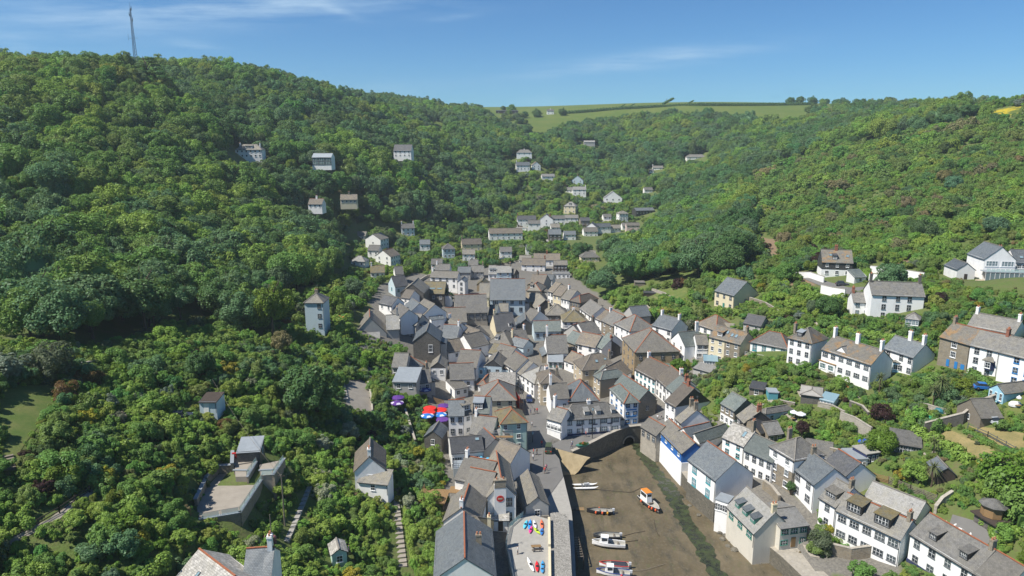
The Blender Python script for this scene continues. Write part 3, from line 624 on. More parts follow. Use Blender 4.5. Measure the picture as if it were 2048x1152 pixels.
H_('c',885,992,1110,1002,8,4,'stone wing with mossy golden roof behind the hall',yaw=-5,d=243,wall='darkstone',roof='s_moss',win=(3,1),sky_=((.4,.4,2.6,.6),(.75,.4,2.2,.6)))
H_('c',1012,742,1165,750,6,4,'small grey roofed cottage behind the long terrace',yaw=-6,d=292,win=(2,1),roof='s_grey',ch='L')
H_('c',1368,690,1472,688,6,3,'white end gabled cottage with slate roof below cream house',yaw=0,d=330,win=(2,1),roof='s_grey',ch='L')
H_('c',1398,766,1535,752,7,4.6,'grey blue cottage with ochre topped chimney in upper village',yaw=4,d=305,wall='grey',win=(3,2),roof='s_grey',ch='R',chm='stone')
H_('c',1255,770,1390,772,6,4,'grey rendered cottage left of ochre chimney cottage',yaw=-2,d=300,wall='grey',win=(2,1),roof='s_blue')
H_('c',1582,786,1680,782,9,3.6,'white cottage with dormers and pale slate roof behind chapel',yaw=-3,d=298,win=(2,1),roof='s_pale',dorm=((.3,1.6,1.3,'s_blue','white'),(.75,1.6,1.3,'s_blue','white')))
H_('c',1672,772,1830,762,7,4.6,'pale blue gabled house joined to dormer cottage behind chapel',yaw=4,d=300,wall='paleblue',win=(2,2),roof='s_pale',ch='R')
H_('g',1050,192,1132,216,6,3.2,'dark slate gabled workshop behind the chapel roof',yaw=-28,d=285,wall='slatehung',roof='s_tan',wr_=(2,1))
H_('g',1240,62,1560,150,8,4.2,'large house with long brown grey roof at top of village street',yaw=-6,d=335,roof='s_brown',win=(3,2),ch='R',chm='brick')
H_('d',205,640,330,650,6,3,'small white cottage with brown roof under big green tree',yaw=-6,d=352,roof='s_tan',win=(2,1))
H_('d',360,636,640,640,8,4,'long grey brown roofed house at the upper street corner',yaw=-2,d=345,roof='s_brown',win=(4,1),ch='M',chm='brick')
H_('d',575,690,720,690,5,5,'black timber fronted house with white shop beside parked vans',yaw=0,d=318,wall='timber_dark',roof='s_tan',win=(4,2))
H_('d',565,790,745,800,6,2.6,'flat grey roofed garage with white boats of van roofs beside it',t='f',yaw=0,d=292,wall='white',roof='s_pale',win=(4,1),name='garage',cat='garage')
# chapel and centre
H_('g',815,522,1290,505,11,6.5,'big pale blue chapel with huge plain slate roof',wall='paleblue',roof='s_blue',win=(9,2),yaw=0,pitch=45,d=232,ridge='terracotta',name='chapel',cat='chapel',wx=[.10,.15,.2,.38,.43,.60,.65,.85,.9],wsz=(.55,1.9),eo=.6,fr='d',wst='p')
H_('g',345,715,780,702,10,4,'stone hall with broad grey roof and dark open front left of chapel',wall='palestone',roof='s_grey',yaw=-1,d=222,win=(5,1),wsz=(1.9,2.0),fr='d',pitch=42,ridge='terracotta')
H_('g',665,500,800,495,8,4,'tan roofed cottage with cream gable behind the stone hall',yaw=-2,d=245,roof='s_tan',wall='cream',win=(1,1),pitch=45)
H_('g',900,962,1165,945,9,3.6,'house with dark blue slate roof and small dormer below chapel',roof='s_dark',wall='cream',win=(2,1),yaw=0,d=205,pitch=42,dorm=((.75,1.2,1.3,'s_dark','white'),),chm='cream',ch='L')
H_('g',1190,885,1400,885,9,3.6,'dark slate hung gable right of the dark blue roof',t='x',wall='slatehung',roof='s_blue',yaw=-14,d=208,pitch=40)
H_('g',1435,652,1690,642,10,4.6,'large dark slate hung gable with tan roof beside chapel',t='x',wall='slatehung',roof='s_tan',yaw=-20,d=232,pitch=40)
H_('g',1575,742,1870,742,7,4.4,'stone house with mossy hipped roof and pink left wall',t='h',wall='darkstone',roof='s_tan',yaw=-4,d=222,win=(3,1),ch='L',chm='pink' if False else 'cream')
H_('g',1415,966,1776,956,6,3.8,'long low pale blue house with green slate roof',wall='paleblue',roof='s_green',yaw=0,d=206,win=(4,1),fr='d')
H_('g',220,842,500,832,9,3.6,'white house with sprawling brown slate roof left centre',roof='s_tan',yaw=-4,d=212,win=(3,1),fr='d',pitch=36)
H_('g',790,735,900,740,6,3.5,'small green slate roof in front of the chapel wall',roof='s_green',yaw=-8,d=215,win=(1,1))
H_('g',935,690,1060,690,5,3,'little brown roofed outhouse below the chapel front',roof='s_tan',yaw=2,d=219,win=(1,1),name='outhouse',cat='outhouse')
H_('g',1240,790,1370,830,7,4.0,'white walled cottage with ochre roof between two dark gables',roof='s_tan',yaw=-10,d=216,win=(1,1),ch='R')
H_('g',1330,560,1450,520,6,4.6,'cottage with cream left wall behind the large dark gable',roof='s_tan',wall='cream',yaw=-20,d=246,win=(1,1))
H_('g',1310,405,1500,440,8,4.6,'mossy tan house with dormer above chapel roof corner',t='h',roof='s_tan',wall='tan',yaw=-16,d=262,win=(2,1),dorm=((.3,1.3,1.3,'s_tan','tan'),))
H_('g',1390,330,1530,390,8,4.4,'plain brown roofed house at bend of village street',roof='s_brown',wall='grey',yaw=-24,d=275,win=(2,1),ch='L')
# terraces climbing the main street (fronts face the street, down-left)
H_('h',190,115,247,150,7,6,'white end house of the street terrace, farthest up',win=(2,2),roof='s_brown',yaw=-52,d=252,fr='d')
H_('h',247,150,330,200,7,6,'cream house second from the far end of the street terrace',win=(2,2),wall='cream',roof='s_brown',yaw=-50,d=242)
H_('h',330,192,422,236,7,6,'white house in street terrace beside the stone hip roofed one',win=(3,2),roof='s_tan',yaw=-48,d=232,ch='L')
H_('h',428,216,535,272,9,6,'stone house with brown hipped roof and bright orange hips',t='h',win=(4,2),wall='stone',roof='s_brown',yaw=-46,d=222,ridge='terracotta',C=None,fr='d')
H_('h',532,300,655,386,7,5.4,'white shop with grey roof below the orange hipped house',win=(3,2),roof='s_grey',yaw=-52,d=206,fr='d')
H_('h',656,386,765,436,6.5,4.6,'white house with brown roof and chimney mid street terrace',win=(2,2),roof='s_brown',yaw=-44,d=198,ch='R')
H_('h',766,428,892,490,7,5,'stone house with grey roof in the middle of the street terrace',win=(2,2),wall='stone',roof='s_grey',yaw=-44,d=192)
H_('h',900,462,1068,544,8,7.4,'tall white hipped house with orange ridge at the street turn',t='h',win=(3,3),roof='s_grey',yaw=-42,d=184,ridge='terracotta')
H_('h',988,616,1124,766,11,8.5,'large golden stone house with mossy hip roof towering over street',t='h',wall='goldstone',roof='s_tan',win=(3,3),yaw=-52,d=168,wr_=(4,2),fr='d',pitch=36)
H_('h',1110,392,1290,376,6,6,'plain grey rendered block with dark slate roof behind the street',wall='grey',roof='s_blue',yaw=4,d=198,down=5)
H_('h',350,440,600,440,8,5,'white gabled shop with mossy hipped roof opposite the terrace',t='h',roof='s_moss',win=(4,2),yaw=-10,d=196,wl_=(2,2),ch='M')
H_('h',560,600,690,560,7,4,'dark ridge roof house wedged between shops mid village',roof='s_dark',wall='grey',win=(1,1),yaw=30,d=178)
H_('h',590,590,760,560,7,4.5,'small house with grey slate roof and dark chimney mid village',roof='s_grey',win=(2,1),yaw=20,d=172,ch='R',chm='darkstone')
H_('h',486,672,695,716,6.5,5,'white house with brown ridge roof and lamp on front wall',win=(2,2),roof='s_brown',yaw=-14,d=160,fr='d')
H_('h',700,700,770,730,8,4.8,'white cottage with green slate roof left of dark gable',win=(1,2),roof='s_green',yaw=-30,d=158,fr='d')
H_('h',770,730,965,715,7,4.4,'dark slate hung gable with small window facing the lane',t='x',wall='slatehung',roof='s_green',yaw=-16,d=155,win=(1,1),ch='L',chm='brick')
H_('h',370,640,500,690,6,4.5,'stone cottage with green grey roof and orange ridge',wall='stone',roof='s_green',yaw=-20,d=163,win=(2,1),ridge='terracotta')
H_('h',365,850,490,900,5,3.4,'white wall cottage with brown roof beside narrow yard',roof='s_brown',yaw=-30,d=150,win=(2,1))
H_('h',560,958,945,930,7,6,'tan house with brown slate roof and skylights near pub yard',t='h',wall='tan',roof='s_brown',yaw=4,d=143,win=(4,2),wl_=(2,2),fr='w',sky_=((.45,.5,.9,1.0),(.7,.6,.8,.7)),ch='R',chm='stone')
H_('h',690,1030,920,1040,6,5,'grey slated house with hip roof and white skylight above yard',t='h',wall='cream',roof='s_green',yaw=0,d=133,win=(2,2),wl_=(2,2),sky_=((.6,.4,.9,.7),))
# houses above the right gardens
H_('l',28,266,232,322,6.5,7.6,'tall white three storey house with blue slate roof and two chimneys',win=(2,3),roof='s_blue',ch='LR',fr='d',yaw=-36,d=170,wx=[.25,.85])
H_('l',226,412,372,490,7,5.6,'white cottage with tall white chimney breast and green slate roof',t='x',win=(2,2),roof='s_green',yaw=-34,d=160,ch='R',chh=3)
H_('l',500,470,625,470,6,5,'white house set back beside tall chimney cottage',win=(2,2),roof='s_tan',yaw=-10,d=164,wsz=(1.6,1.2))
H_('l',484,250,705,322,9,3,'white bungalow with brown hipped roof behind the cream and stone house',t='h',win=(3,1),roof='s_brown',yaw=-22,d=176,ridge='terracotta',wsz=(1.4,1.2),fr='d')
H_('l',632,386,965,470,7.5,7.4,'three storey half cream half stone house with dormer and skylights',win=(4,3),wall='cream',roof='s_orange',yaw=-22,d=158,wr_=None,dorm=((.3,1.9,1.4,'s_orange','paint_dark'),),sky_=((.45,.62,.7,1.1),(.62,.5,.8,1.2),(.75,.5,.8,1.2)),ch='R',chm='stone')
H_('l',1072,442,1472,520,8,3.4,'white house with broad hipped slate roof and balcony terrace',t='h',win=(4,1),roof='s_grey',yaw=-16,d=152,gl='glass_pale',fr='t',wsz=(1.2,2.0),down=5,ridge='terracotta')
H_('l',1478,396,1725,456,8,7.4,'white villa with ochre pyramid roof and tall dark windows',t='h',win=(3,3),roof='s_orange',yaw=-18,d=150,dorm=((.4,1.6,1.3,'lead','paint_dark'),),fr='d',wr_=None,ch='l',chm='stone',pitch=40)
H_('j',800,536,1005,591,9,5.8,'cream house with grey slate roof alone on the right slope',wall='cream',roof='s_blue',win=(3,2),C=(1250,556),ch='',wr_=(1,1),wsz=(1.1,1.4),fr='d',name='house',door=('paint_green',.5))
H_('j',1105,880,1290,915,6,2.8,'dark slate roofed outbuilding with small front gable behind stone house',roof='s_dark',wall='grey',win=(2,1),yaw=-14,d=172,name='outbuilding',cat='outbuilding')
H_('k',205,380,480,436,8,5.2,'slate hung house with white ground floor dormer and two skylights',top=('slatehung',.48),roof='s_orange',win=(3,2),yaw=-13,d=205,dorm=((.42,1.5,1.5,'s_dark','slatehung'),),sky_=((.3,.55,1.0,.8),(.85,.5,1.0,.8)),wr_=(1,2),ch='M',chm='brick',pitch=44)
H_('k',500,520,612,500,4,2.4,'pale lean-to at the right end of slate hung house',t='l',roof='s_green',wall='white2',win=(1,1),yaw=12,d=202,name='porch',cat='porch',down=4)
H_('k',660,678,1138,742,8,7.4,'large white three storey house with sash windows on right slope',win=(3,3),roof='s_grey',yaw=-11,d=172,wr_=None,ch='LR',chm='darkstone',fr='d',wsz=(1.1,1.5),chh=2.2,wx=[.24,.50,.72])
H_('k',490,746,655,768,6,4.4,'white two storey wing left of large three storey house',win=(2,2),roof='s_grey',yaw=-11,d=174,fr='d',gl='glass_pale',ch='L',chm='brick')
H_('k',968,892,1090,908,4,2.8,'white conservatory porch with pale hip roof in front garden',t='h',roof='s_pale',win=(4,1),yaw=-11,d=160,gl='glass_pale',wsz=(.8,1.3),name='conservatory',cat='conservatory',gutter=False)
H_('k',1440,450,1605,448,9,3.6,'pale garage gable with dark door beside the glass fronted house',t='x',wall='white2',roof='s_blue',yaw=-8,d=186,pitch=38,name='garage',cat='garage',door=('timber_dark',.5))
H_('k',1690,356,1975,380,12,6.6,'big white gable of the glass fronted house on the right',t='x',roof='s_blue',yaw=-10,d=182,win=(2,2),wsz=(3.6,1.7),fr='w',gl='glass_pale',ch='r',chm='brick',pitch=42,down=5)
H_('k',1975,385,2150,400,9,6.0,'slate roofed wing right of the big white gable',roof='s_blue',yaw=-10,d=184,win=(3,2),wsz=(1.8,1.5),sky_=((.4,.4,1.1,1.0),),down=5)
# row facing the right gardens
H_('m',115,466,585,616,8,5.6,'white bay fronted pair of houses with ochre roof and white chimneys',win=(6,2),roof='s_orange',yaw=-20,d=140,ch='LMR',fr='d',chh=2.4,wsz=(1.5,1.1))
H_('m',210,500,383,556,2.2,5.4,'white projecting gable on the front of bay fronted pair',t='x',roof='s_pale',yaw=-20,d=138,win=(1,2),wsz=(2.2,1.1),fr='d',pitch=40,name='gable_wing',cat='house',gutter=False)
H_('m',90,575,240,625,3.5,2.6,'white ground floor room with roof balcony left of the gable wing',t='f',roof='timber',yaw=-20,d=137,win=(2,1),wsz=(1.9,1.4),gl='glass_green',name='sun_room',cat='house')
H_('m',706,456,990,546,7.5,5.2,'white cottage with blue grey roof and turquoise bay',win=(3,2),roof='s_blue',yaw=-21,d=138,ch='RM',fr='d',chh=2.2,wx=[.18,.62,.9])
H_('m',795,585,958,612,3,3.2,'turquoise wooden bay room under slate roof',t='h',wall='skyblue',roof='s_tan',yaw=-21,d=131,win=(2,1),wsz=(1.5,1.3),pitch=22,name='bay_room',cat='bay',gutter=False,wl_=(1,1))
H_('m',1248,346,1535,426,8,7.4,'stone fronted end house with blue shutters',wall='stone',roof='s_orange',win=(1,3),yaw=-20,d=128,fr='w',ch='L',chm='stone',wsz=(1.3,1.6),ridge='terracotta',wx=[.5],door=('paint_blue',.85))
H_('m',1537,427,1815,491,8,7.0,'white house with dark bay window beside the stone fronted one',roof='s_grey',win=(3,3),yaw=-18,d=125,fr='d',ch='R',chm='brick',wx=[.25,.68],wsz=(1.0,1.4),ridge='terracotta')
H_('m',1818,494,2130,570,8,7.0,'white house at the right picture edge with blue framed windows',roof='s_grey',win=(2,3),yaw=-18,d=122,fr='b',wx=[.55,.9],wsz=(1.2,1.4))
H_('m',1512,236,1955,322,7,4.6,'white house with long slate roof behind the stone fronted one',roof='s_grey',win=(3,1),yaw=-17,d=138,ch='LR',chm='white',down=5)
H_('m',1716,836,1858,888,7,2.8,'pale blue gabled garage with white posts on stone base',t='x',wall='skyblue',roof='s_tan',yaw=-20,d=112,win=(3,1),wsz=(.6,1.7),name='garage',cat='garage',down=1.0)
# dense heart of the village, left of the street
H_('e',207,236,404,232,7,9,'pale blue three storey house with slate hip roof at wood edge',t='h',wall='paleblue',roof='s_tan',win=(1,3),yaw=0,d=168,wx=[.78],ch='M',fr='d',chm='stone')
H_('e',738,580,1083,572,11,5.2,'grey rendered church with steep gable and orange ridge',t='x',wall='grey',roof='s_tan',fy=12,gz=12.0,pitch=47,ridge='terracotta',name='church',cat='church',win=None)
H_('e',800,652,1012,648,2.2,3.8,'lean-to vestry with pale slate roof on the church front',t='l',wall='grey',roof='s_pale',fy=12,gz=12.0,pitch=34,win=(1,1),wsz=(.9,1.6),fr='d',name='vestry',cat='church',gutter=False)
H_('e',1085,524,1222,518,7,6.2,'church wing with pale roof and teal door',wall='grey',roof='s_pale',fy=12,gz=12.0,pitch=40,door=('paint_teal',.3),name='church_wing',cat='church',win=None,ch='R',chm='grey',chh=2.6)
H_('e',1366,652,1650,650,9,5.6,'dark stone gabled house right of the church',t='x',wall='darkstone',roof='s_blue',yaw=-4,d=158,win=(1,1),wx=[.65],wsz=(1.4,2.6),pitch=38)
H_('e',1140,922,1290,926,6,2.8,'low cottage with long grey roof below the church',wall='grey',roof='s_grey',yaw=-2,d=143,win=(2,1))
H_('e',1290,935,1480,900,7,3.2,'grey roofed cottage with white end below dark stone gable',t='h',wall='white',roof='s_grey',yaw=8,d=142,win=(1,1))
H_('e',1552,932,1708,932,6,3.4,'small gabled house with white band under slate gable',t='x',gtop='slatehung',wall='white2',roof='s_tan',yaw=0,d=147,pitch=38,win=(2,1))
H_('e',1148,1082,1400,1086,7,2.8,'blue grey flat roofed extension among bushes',t='l',wall='grey',roof='lead',yaw=-2,d=132,pitch=20,win=(2,1),name='extension',cat='extension')
H_('e',1385,1100,1560,1080,6,3.2,'grey roofed cottage beside blue grey extension',wall='grey',roof='s_grey',yaw=4,d=133,win=(2,1),ch='R',chm='stone')
H_('e',1252,290,1330,345,6,3.6,'white small barn with slate roof behind the church tower',roof='s_blue',yaw=-40,d=213,win=(1,1))
H_('e',1366,312,1480,372,7,4.0,'white cottage with rows of dark windows and tan roof',roof='s_tan',yaw=-38,d=208,win=(4,2),fr='d',wsz=(.6,1.1))
H_('e',1130,330,1230,400,5,3.4,'little slated roof beside the church tower',roof='s_grey',yaw=-42,d=200,win=(1,1))
H_('e',1000,240,1140,300,6,3,'low slate roofs edging the wood behind church',roof='s_dark',yaw=-38,d=222,win=(2,1))
H_('e',1240,180,1330,230,5,3,'tiny white outbuilding with brown roof near the hall',roof='s_brown',yaw=-30,d=236,win=(1,1),name='outhouse',cat='outhouse')
H_('e',1255,460,1400,480,6,2.8,'grey long roof behind church wing',roof='s_grey',wall='grey',yaw=-8,d=185,win=(1,1))
H_('e',1400,520,1560,480,6,3.2,'broad tan roof above dark stone gable',roof='s_tan',yaw=16,d=182,win=(1,1))
H_('e',1565,520,1650,520,5,3.4,'white chimneyed cottage with slate roof beside dark stone gable',roof='s_blue',yaw=-8,d=178,win=(1,1),ch='R')
H_('e',1660,610,1830,620,7,3.8,'white cottage with blue slate roof right of the dark stone gable',roof='s_blue',yaw=-10,d=165,win=(2,1),ch='R',wl_=(1,1))
H_('e',1655,500,1780,560,6,3.8,'white chimneyed house with brown tan roof uphill of blue slate roof',roof='s_tan',yaw=-34,d=180,win=(2,1),ch='L')
H_('i',348,86,535,162,7,3.6,'white fronted house with ribbed brown slate roof',roof='s_brown',yaw=-34,d=184,win=(2,1))
H_('i',560,236,800,180,7,3.6,'broad grey slate roof right of the ribbed brown one',roof='s_tan',yaw=12,d=174,win=(1,1))
H_('i',780,165,1090,200,8,3.6,'wide tan slate roof with small white dormer mid village',t='h',roof='s_tan',yaw=-12,d=180,win=(2,1),dorm=((.35,1.3,1.2,'s_pale','white'),),ch='R',chm='cream')
H_('i',700,120,800,60,6,3.4,'pink tinged house end behind the wide tan roof',roof='s_tan',wall='pink',yaw=20,d=192,win=(1,1))
H_('i',1140,140,1330,125,6,3.4,'grey slate house with white gable above small green yard',roof='s_grey',yaw=2,d=183,win=(1,1),ch='R')
H_('i',1265,235,1400,190,6,3.8,'pale blue walled house with blue slate gable in centre',t='x',roof='s_blue',wall='paleblue',yaw=-18,d=172,win=(1,1))
H_('i',1590,312,1870,306,8,4.0,'white house with big chimney stack on left gable and orange hip',roof='s_grey',yaw=-1,d=160,win=(4,1),ch='L',chm='white',chh=3.2,fr='w',pitch=44,ridge='terracotta')
H_('i',1600,425,1800,430,4,2.6,'grey lean-to kitchen with green doors under the big chimney house',t='l',roof='lead',wall='white2',yaw=-1,d=152,win=(3,1),fr='g',name='lean_to',cat='extension',pitch=20)
H_('i',350,492,625,512,9,3.6,'white cottage under a very broad plain grey slate roof',roof='s_tan',yaw=-4,d=157,win=(3,1),pitch=34,fr='t')
H_('i',250,300,470,260,6,3.4,'brown pink slate roof above broad grey roof',roof='s_brown',yaw=8,d=170,win=(1,1))
H_('i',738,478,970,490,7,4.2,'pale blue gabled house with dark slate top',t='x',wall='paleblue',gtop='slatehung',roof='s_tan',yaw=-6,d=152,win=(2,1),pitch=36,fr='d')
H_('i',640,500,745,505,4,3.6,'turquoise walled annexe left of pale blue gable',wall='skyblue',roof='lead',t='f',yaw=-6,d=155,win=(1,1),name='annexe',cat='annexe')
H_('i',795,300,930,330,5,4,'house with golden slate roof and white front behind pale blue gable',roof='s_moss',yaw=-30,d=163,win=(2,1))
H_('i',850,330,1060,390,6,3.8,'brown roofed white terrace house by the narrow lane',roof='s_tan',yaw=-30,d=160,win=(3,1))
H_('i',1000,442,1160,548,6.5,4.6,'white house with tan roof and orange ridge on the narrow lane',roof='s_tan',yaw=-46,d=152,win=(3,2),ridge='terracotta',fr='d')
H_('i',1160,550,1235,602,6.5,4.4,'white shop front next down the narrow lane',roof='s_tan',yaw=-46,d=143,win=(1,2),wsz=(1.8,1.5),fr='d')
H_('i',1240,600,1420,720,7,4.6,'white house with pale grey hip roof by the lane corner',t='h',roof='s_pale',yaw=-48,d=139,win=(3,2),ch='R',fr='d')
H_('i',1500,716,1800,706,7,7.0,'tall cream cornered house with brown hipped roof above the car',t='h',roof='s_brown',wall='tan',yaw=0,d=131,win=(2,2),wl_=(3,3),ch='R',pitch=32,wx=[.2,.8])
H_('i',275,668,600,655,7,3.4,'grey slate cottage with orange ridge left centre',roof='s_grey',yaw=0,d=143,win=(2,1),ridge='terracotta')
H_('i',335,800,520,765,5,3.0,'small brown roofed store with pale walls in yard',roof='s_tan',t='l',yaw=4,d=136,win=(2,1),pitch=20,name='store',cat='shed')
H_('i',650,730,760,740,6,3.4,'brown slate roof with orange hip left of stone coloured roof',roof='s_brown',t='h',yaw=-6,d=142,ridge='terracotta',win=(1,1))
H_('i',800,735,1150,738,5,3.2,'long low stone coloured roof with one red chimney',roof='s_rubble',t='l',yaw=0,d=141,pitch=22,win=(2,1),ch='')
H_('i',700,952,1166,942,9,4.6,'cream house with big grey hip roof and orange ridge',t='h',roof='s_grey',wall='cream',yaw=0,d=128,win=(3,2),ridge='terracotta',pitch=36,fr='d')
H_('t',838,376,1002,372,7,6.0,'white house with grey slate roof and wide dormer beside parasols',roof='s_blue',yaw=-1,d=126,win=(2,2),fr='d')
H_('t',1000,372,1090,350,6,6.0,'white house with flat topped dormer by the parasol terrace',roof='s_tan',yaw=-1,d=127,win=(1,2),dorm=((.5,2.4,1.7,'s_tan','slatehung'),),fr='w')
H_('t',1100,345,1270,350,6,5.2,'white cottage with lead roofed dormer beside cream hip roofed house',roof='s_green',yaw=-2,d=125,win=(2,2),dorm=((.3,2.6,1.9,'lead','slatehung'),),ch='')
H_('t',1395,462,1676,442,8,7.6,'mint green corner house with mossy brown roof on the square',t='h',roof='s_moss',wall='mint',yaw=3,d=122,win=(3,3),fr='w',wx=[.18,.68],wsz=(1.0,1.3),pitch=34)
H_('t',1060,560,1300,590,8,4.6,'white house with grey gable roof and orange ridge before mint house',roof='s_grey',yaw=-18,d=117,win=(2,1),ridge='terracotta',ch='L')
H_('t',1300,545,1455,585,6,4.6,'stone roofed gable joined to the mint green house',roof='s_tan',t='x',wall='grey',yaw=-8,d=114,win=(1,1))
H_('t',872,780,1215,752,9,4.2,'building with large plain dark felt roof and skylight',roof='s_dark',wall='white2',yaw=2,d=108,pitch=24,sky_=((.85,.75,1.0,.9),),win=(3,1),wsz=(2.4,1.6))
H_('t',1210,750,1460,700,7,4.2,'grey rendered gable with orange verge facing the terrace',t='x',roof='s_dark',wall='grey',yaw=2,d=108,win=(1,1),ridge='terracotta')
H_('t',578,600,760,612,6,3.0,'small grey roofed store below the parasols',t='x',roof='s_blue',wall='darkstone',yaw=-6,d=117,win=(1,1),name='store',cat='shed')
H_('t',1290,800,1500,880,7,4.8,'dark roofed house with orange flashing above the quay lane',roof='s_brown',yaw=-52,d=104,win=(2,1),fr='d')
H_('w',985,235,1255,292,8,5.6,'brown slate house with old lattice window behind white gable house',roof='s_tan',wall='grey',yaw=-6,d=96,win=(2,1),fr='w',ridge='terracotta')
H_('w',905,110,1240,180,10,6,'house with broad brown grey roof and white left chimney above decking',roof='s_tan',yaw=-2,d=100,win=(2,1),ch='L',pitch=30,ridge='terracotta',sky_=((.55,.4,1.2,.9),))
H_('w',1256,300,1556,285,14,6.6,'white gable house with round red wall sign facing the quay',t='x',roof='s_tan',wall='white2',yaw=1,d=95,win=(1,2),wx=[.75],wsz=(1.4,1.9),fr='d',pitch=46,ridge='terracotta',chm='white')
H_('w',1290,545,1478,545,4,2.6,'white lean-to with stone slate roof and dark doorway',t='l',roof='s_rubble',yaw=1,d=88,win=None,door=('timber_dark',.55),pitch=36,name='lean_to',cat='extension')
H_('w',785,560,1165,580,9,5.2,'white cottage with grey gable roof and red ridge behind white chimney',t='x',roof='s_tan',yaw=-4,d=88,win=(2,1),pitch=40,ridge='terracotta',ch='L')
H_('w',880,735,1290,740,6,4.6,'house with lichened hip roof between two chimneys near the front',t='h',roof='s_moss',yaw=0,d=84,win=(2,1),ch='r',chm='cream')
H_('w',1665,402,1905,384,12,4.0,'long stone slated quay store with grey gable end',t='x',roof='s_tan',wall='grey',yaw=0,d=88,pitch=38,win=(1,1),base=('palestone',1.5))
H_('w',690,1180,1335,1150,14,5.4,'large blue grey slate roof with red ridge at the bottom edge',t='x',roof='s_blue',yaw=2,d=74,pitch=36,ridge='terracotta',ch='r',chm='stone')
H_('F',709,942,770,937,9,4.0,'cottage with lichened stone slate roof and white chimney among left gardens',t='x',roof='s_brown',wall='white',yaw=-4,d=102,win=(1,1),pitch=44,ch='L')
H_('F',716,962,775,968,3,2.4,'grey slated lean-to on front of left garden cottage',t='l',roof='s_tan',wall='white',yaw=-6,d=97,pitch=26,win=(1,1),name='lean_to',cat='extension')
H_('c',850,470,960,462,6,4,'small white house half hidden in bushes below the left cottage',win=(2,1),roof='s_blue',yaw=6,d=345)
H_('c',150,380,270,372,6,3,'low tan roofed cottage at the far left of the upper village',win=(2,1),roof='s_tan',yaw=-6,d=345)
H_('d',300,250,430,250,6,3.4,'white cottage wing right of garden annexe',win=(2,1),roof='s_grey',yaw=0,d=425)
H_('d',860,220,960,205,6,4,'white and stone cottage beside the lane wall',win=(2,2),wall='stone',roof='s_dark',yaw=8,d=440)
H_('d',1190,300,1290,290,6,3.2,'white bungalow below the square white house',win=(3,1),roof='s_tan',yaw=10,d=430)
H_('d',1350,270,1490,266,5,2.6,'pink walled low range at the right of valley houses',win=(3,1),wall='pink',roof='s_tan',yaw=2,d=425)
H_('d',1105,180,1190,172,6,4.4,'grey slated house behind the square white house',win=(2,2),roof='s_grey',yaw=8,d=470)
H_('d',545,290,640,290,6,4,'white house with tan roof left of the dark grey house',win=(2,2),roof='s_tan',yaw=4,d=420)
H_('c',1460,900,1570,900,6,3.4,'ochre gabled cottage left of the chapel roof',wall='goldstone',roof='s_moss',win=(1,1),t='x',yaw=-4,d=262)
H_('d',330,870,450,880,6,4.0,'brown roofed house right of chapel roof top',roof='s_brown',win=(2,1),yaw=-12,d=300,wall='grey')
H_('d',480,840,560,850,5,3.6,'small slated house beside upper street bend',roof='s_blue',win=(2,1),yaw=-20,d=300)
H_('F',1104,437,1130,437,6,4.6,'white house in the gap right of twin chimney cottage',win=(3,2),roof='s_grey',yaw=0,d=440)
H_('F',1128,469,1152,467,6,4.2,'white cottage with slate roof below the valley lane bend',win=(2,2),roof='s_blue',yaw=4,d=405)
H_('F',1168,463,1196,459,7,4.2,'white two storey cottage on the bank right of big tree',win=(3,2),roof='s_tan',yaw=6,d=420)
H_('F',1000,503,1024,500,6,4.0,'white cottage just under the raised lane',win=(2,2),roof='s_grey',yaw=4,d=350)
H_('F',1052,498,1078,496,6,4.2,'white gabled house under the blossom tree',win=(2,2),roof='s_blue',yaw=2,d=365)
H_('F',925,508,950,506,6,4.0,'small white house below the cream lane house',win=(2,2),roof='s_tan',yaw=4,d=340)
H_('F',1245,452,1268,450,6,3.8,'white cottage right of the square white house',win=(2,1),roof='s_grey',yaw=6,d=440)
H_('F',862,528,884,528,6,4.0,'white roadside house beside the red car wall',win=(2,2),roof='s_grey',yaw=0,d=312)
H_('F',1170,510,1192,508,6,3.6,'white cottage at the wood edge right of upper lawn',win=(2,1),roof='s_tan',yaw=2,d=350)
H_('F',735,500,757,502,6,3.8,'white cottage wedged between left gabled cottages',win=(2,1),roof='s_grey',yaw=-10,d=312)
# around the head of the harbour and down its right side
H_('n',420,765,1165,712,7,4.6,'long white pub with dormer windows and grey slate roof at harbour head',t='h',roof='s_grey',win=(5,2),d=118,yaw=5,fr='d',wsz=(1.9,1.2),gl='glass_pale',dorm=((.12,1.1,1.1,'s_pale','white'),(.42,1.3,1.1,'s_pale','white'),(.62,1.3,1.1,'s_pale','white'),(.88,1.1,1.1,'s_pale','white')),ch='M',ridge='ridge_grey',name='pub',cat='pub')
H_('n',220,740,400,790,6,4.6,'white corner shop with long signboard left of the pub',roof='s_grey',yaw=-52,d=118,win=(4,1),fr='w',wsz=(1.3,1.6),ch='L',chh=3)
H_('n',270,490,500,480,6,5.4,'half timbered white building with tan roof behind the pub',roof='s_tan',yaw=2,d=127,win=(2,1),fr='d',ch='L',chh=2.6)
H_('n',500,520,880,505,8,5.0,'stone house with shiny blue pyramid slate roof behind the pub',t='h',roof='s_blue',wall='darkstone',yaw=0,d=125,win=(2,1),pitch=44)
H_('n',815,190,905,245,7,6.0,'tan walled house with green hip roof above the pub yard',t='h',roof='s_green',wall='tan',yaw=-40,d=137,win=(2,2),fr='w')
H_('n',905,330,1065,340,4,3.0,'white balcony extension with brown roof in pub yard',t='f',roof='timber',wall='white',yaw=0,d=131,win=(2,1),name='extension',cat='extension')
H_('n',1105,250,1300,140,6,5.0,'white house with mottled purple brown roof near the bridge',roof='s_brown',yaw=20,d=136,win=(2,1))
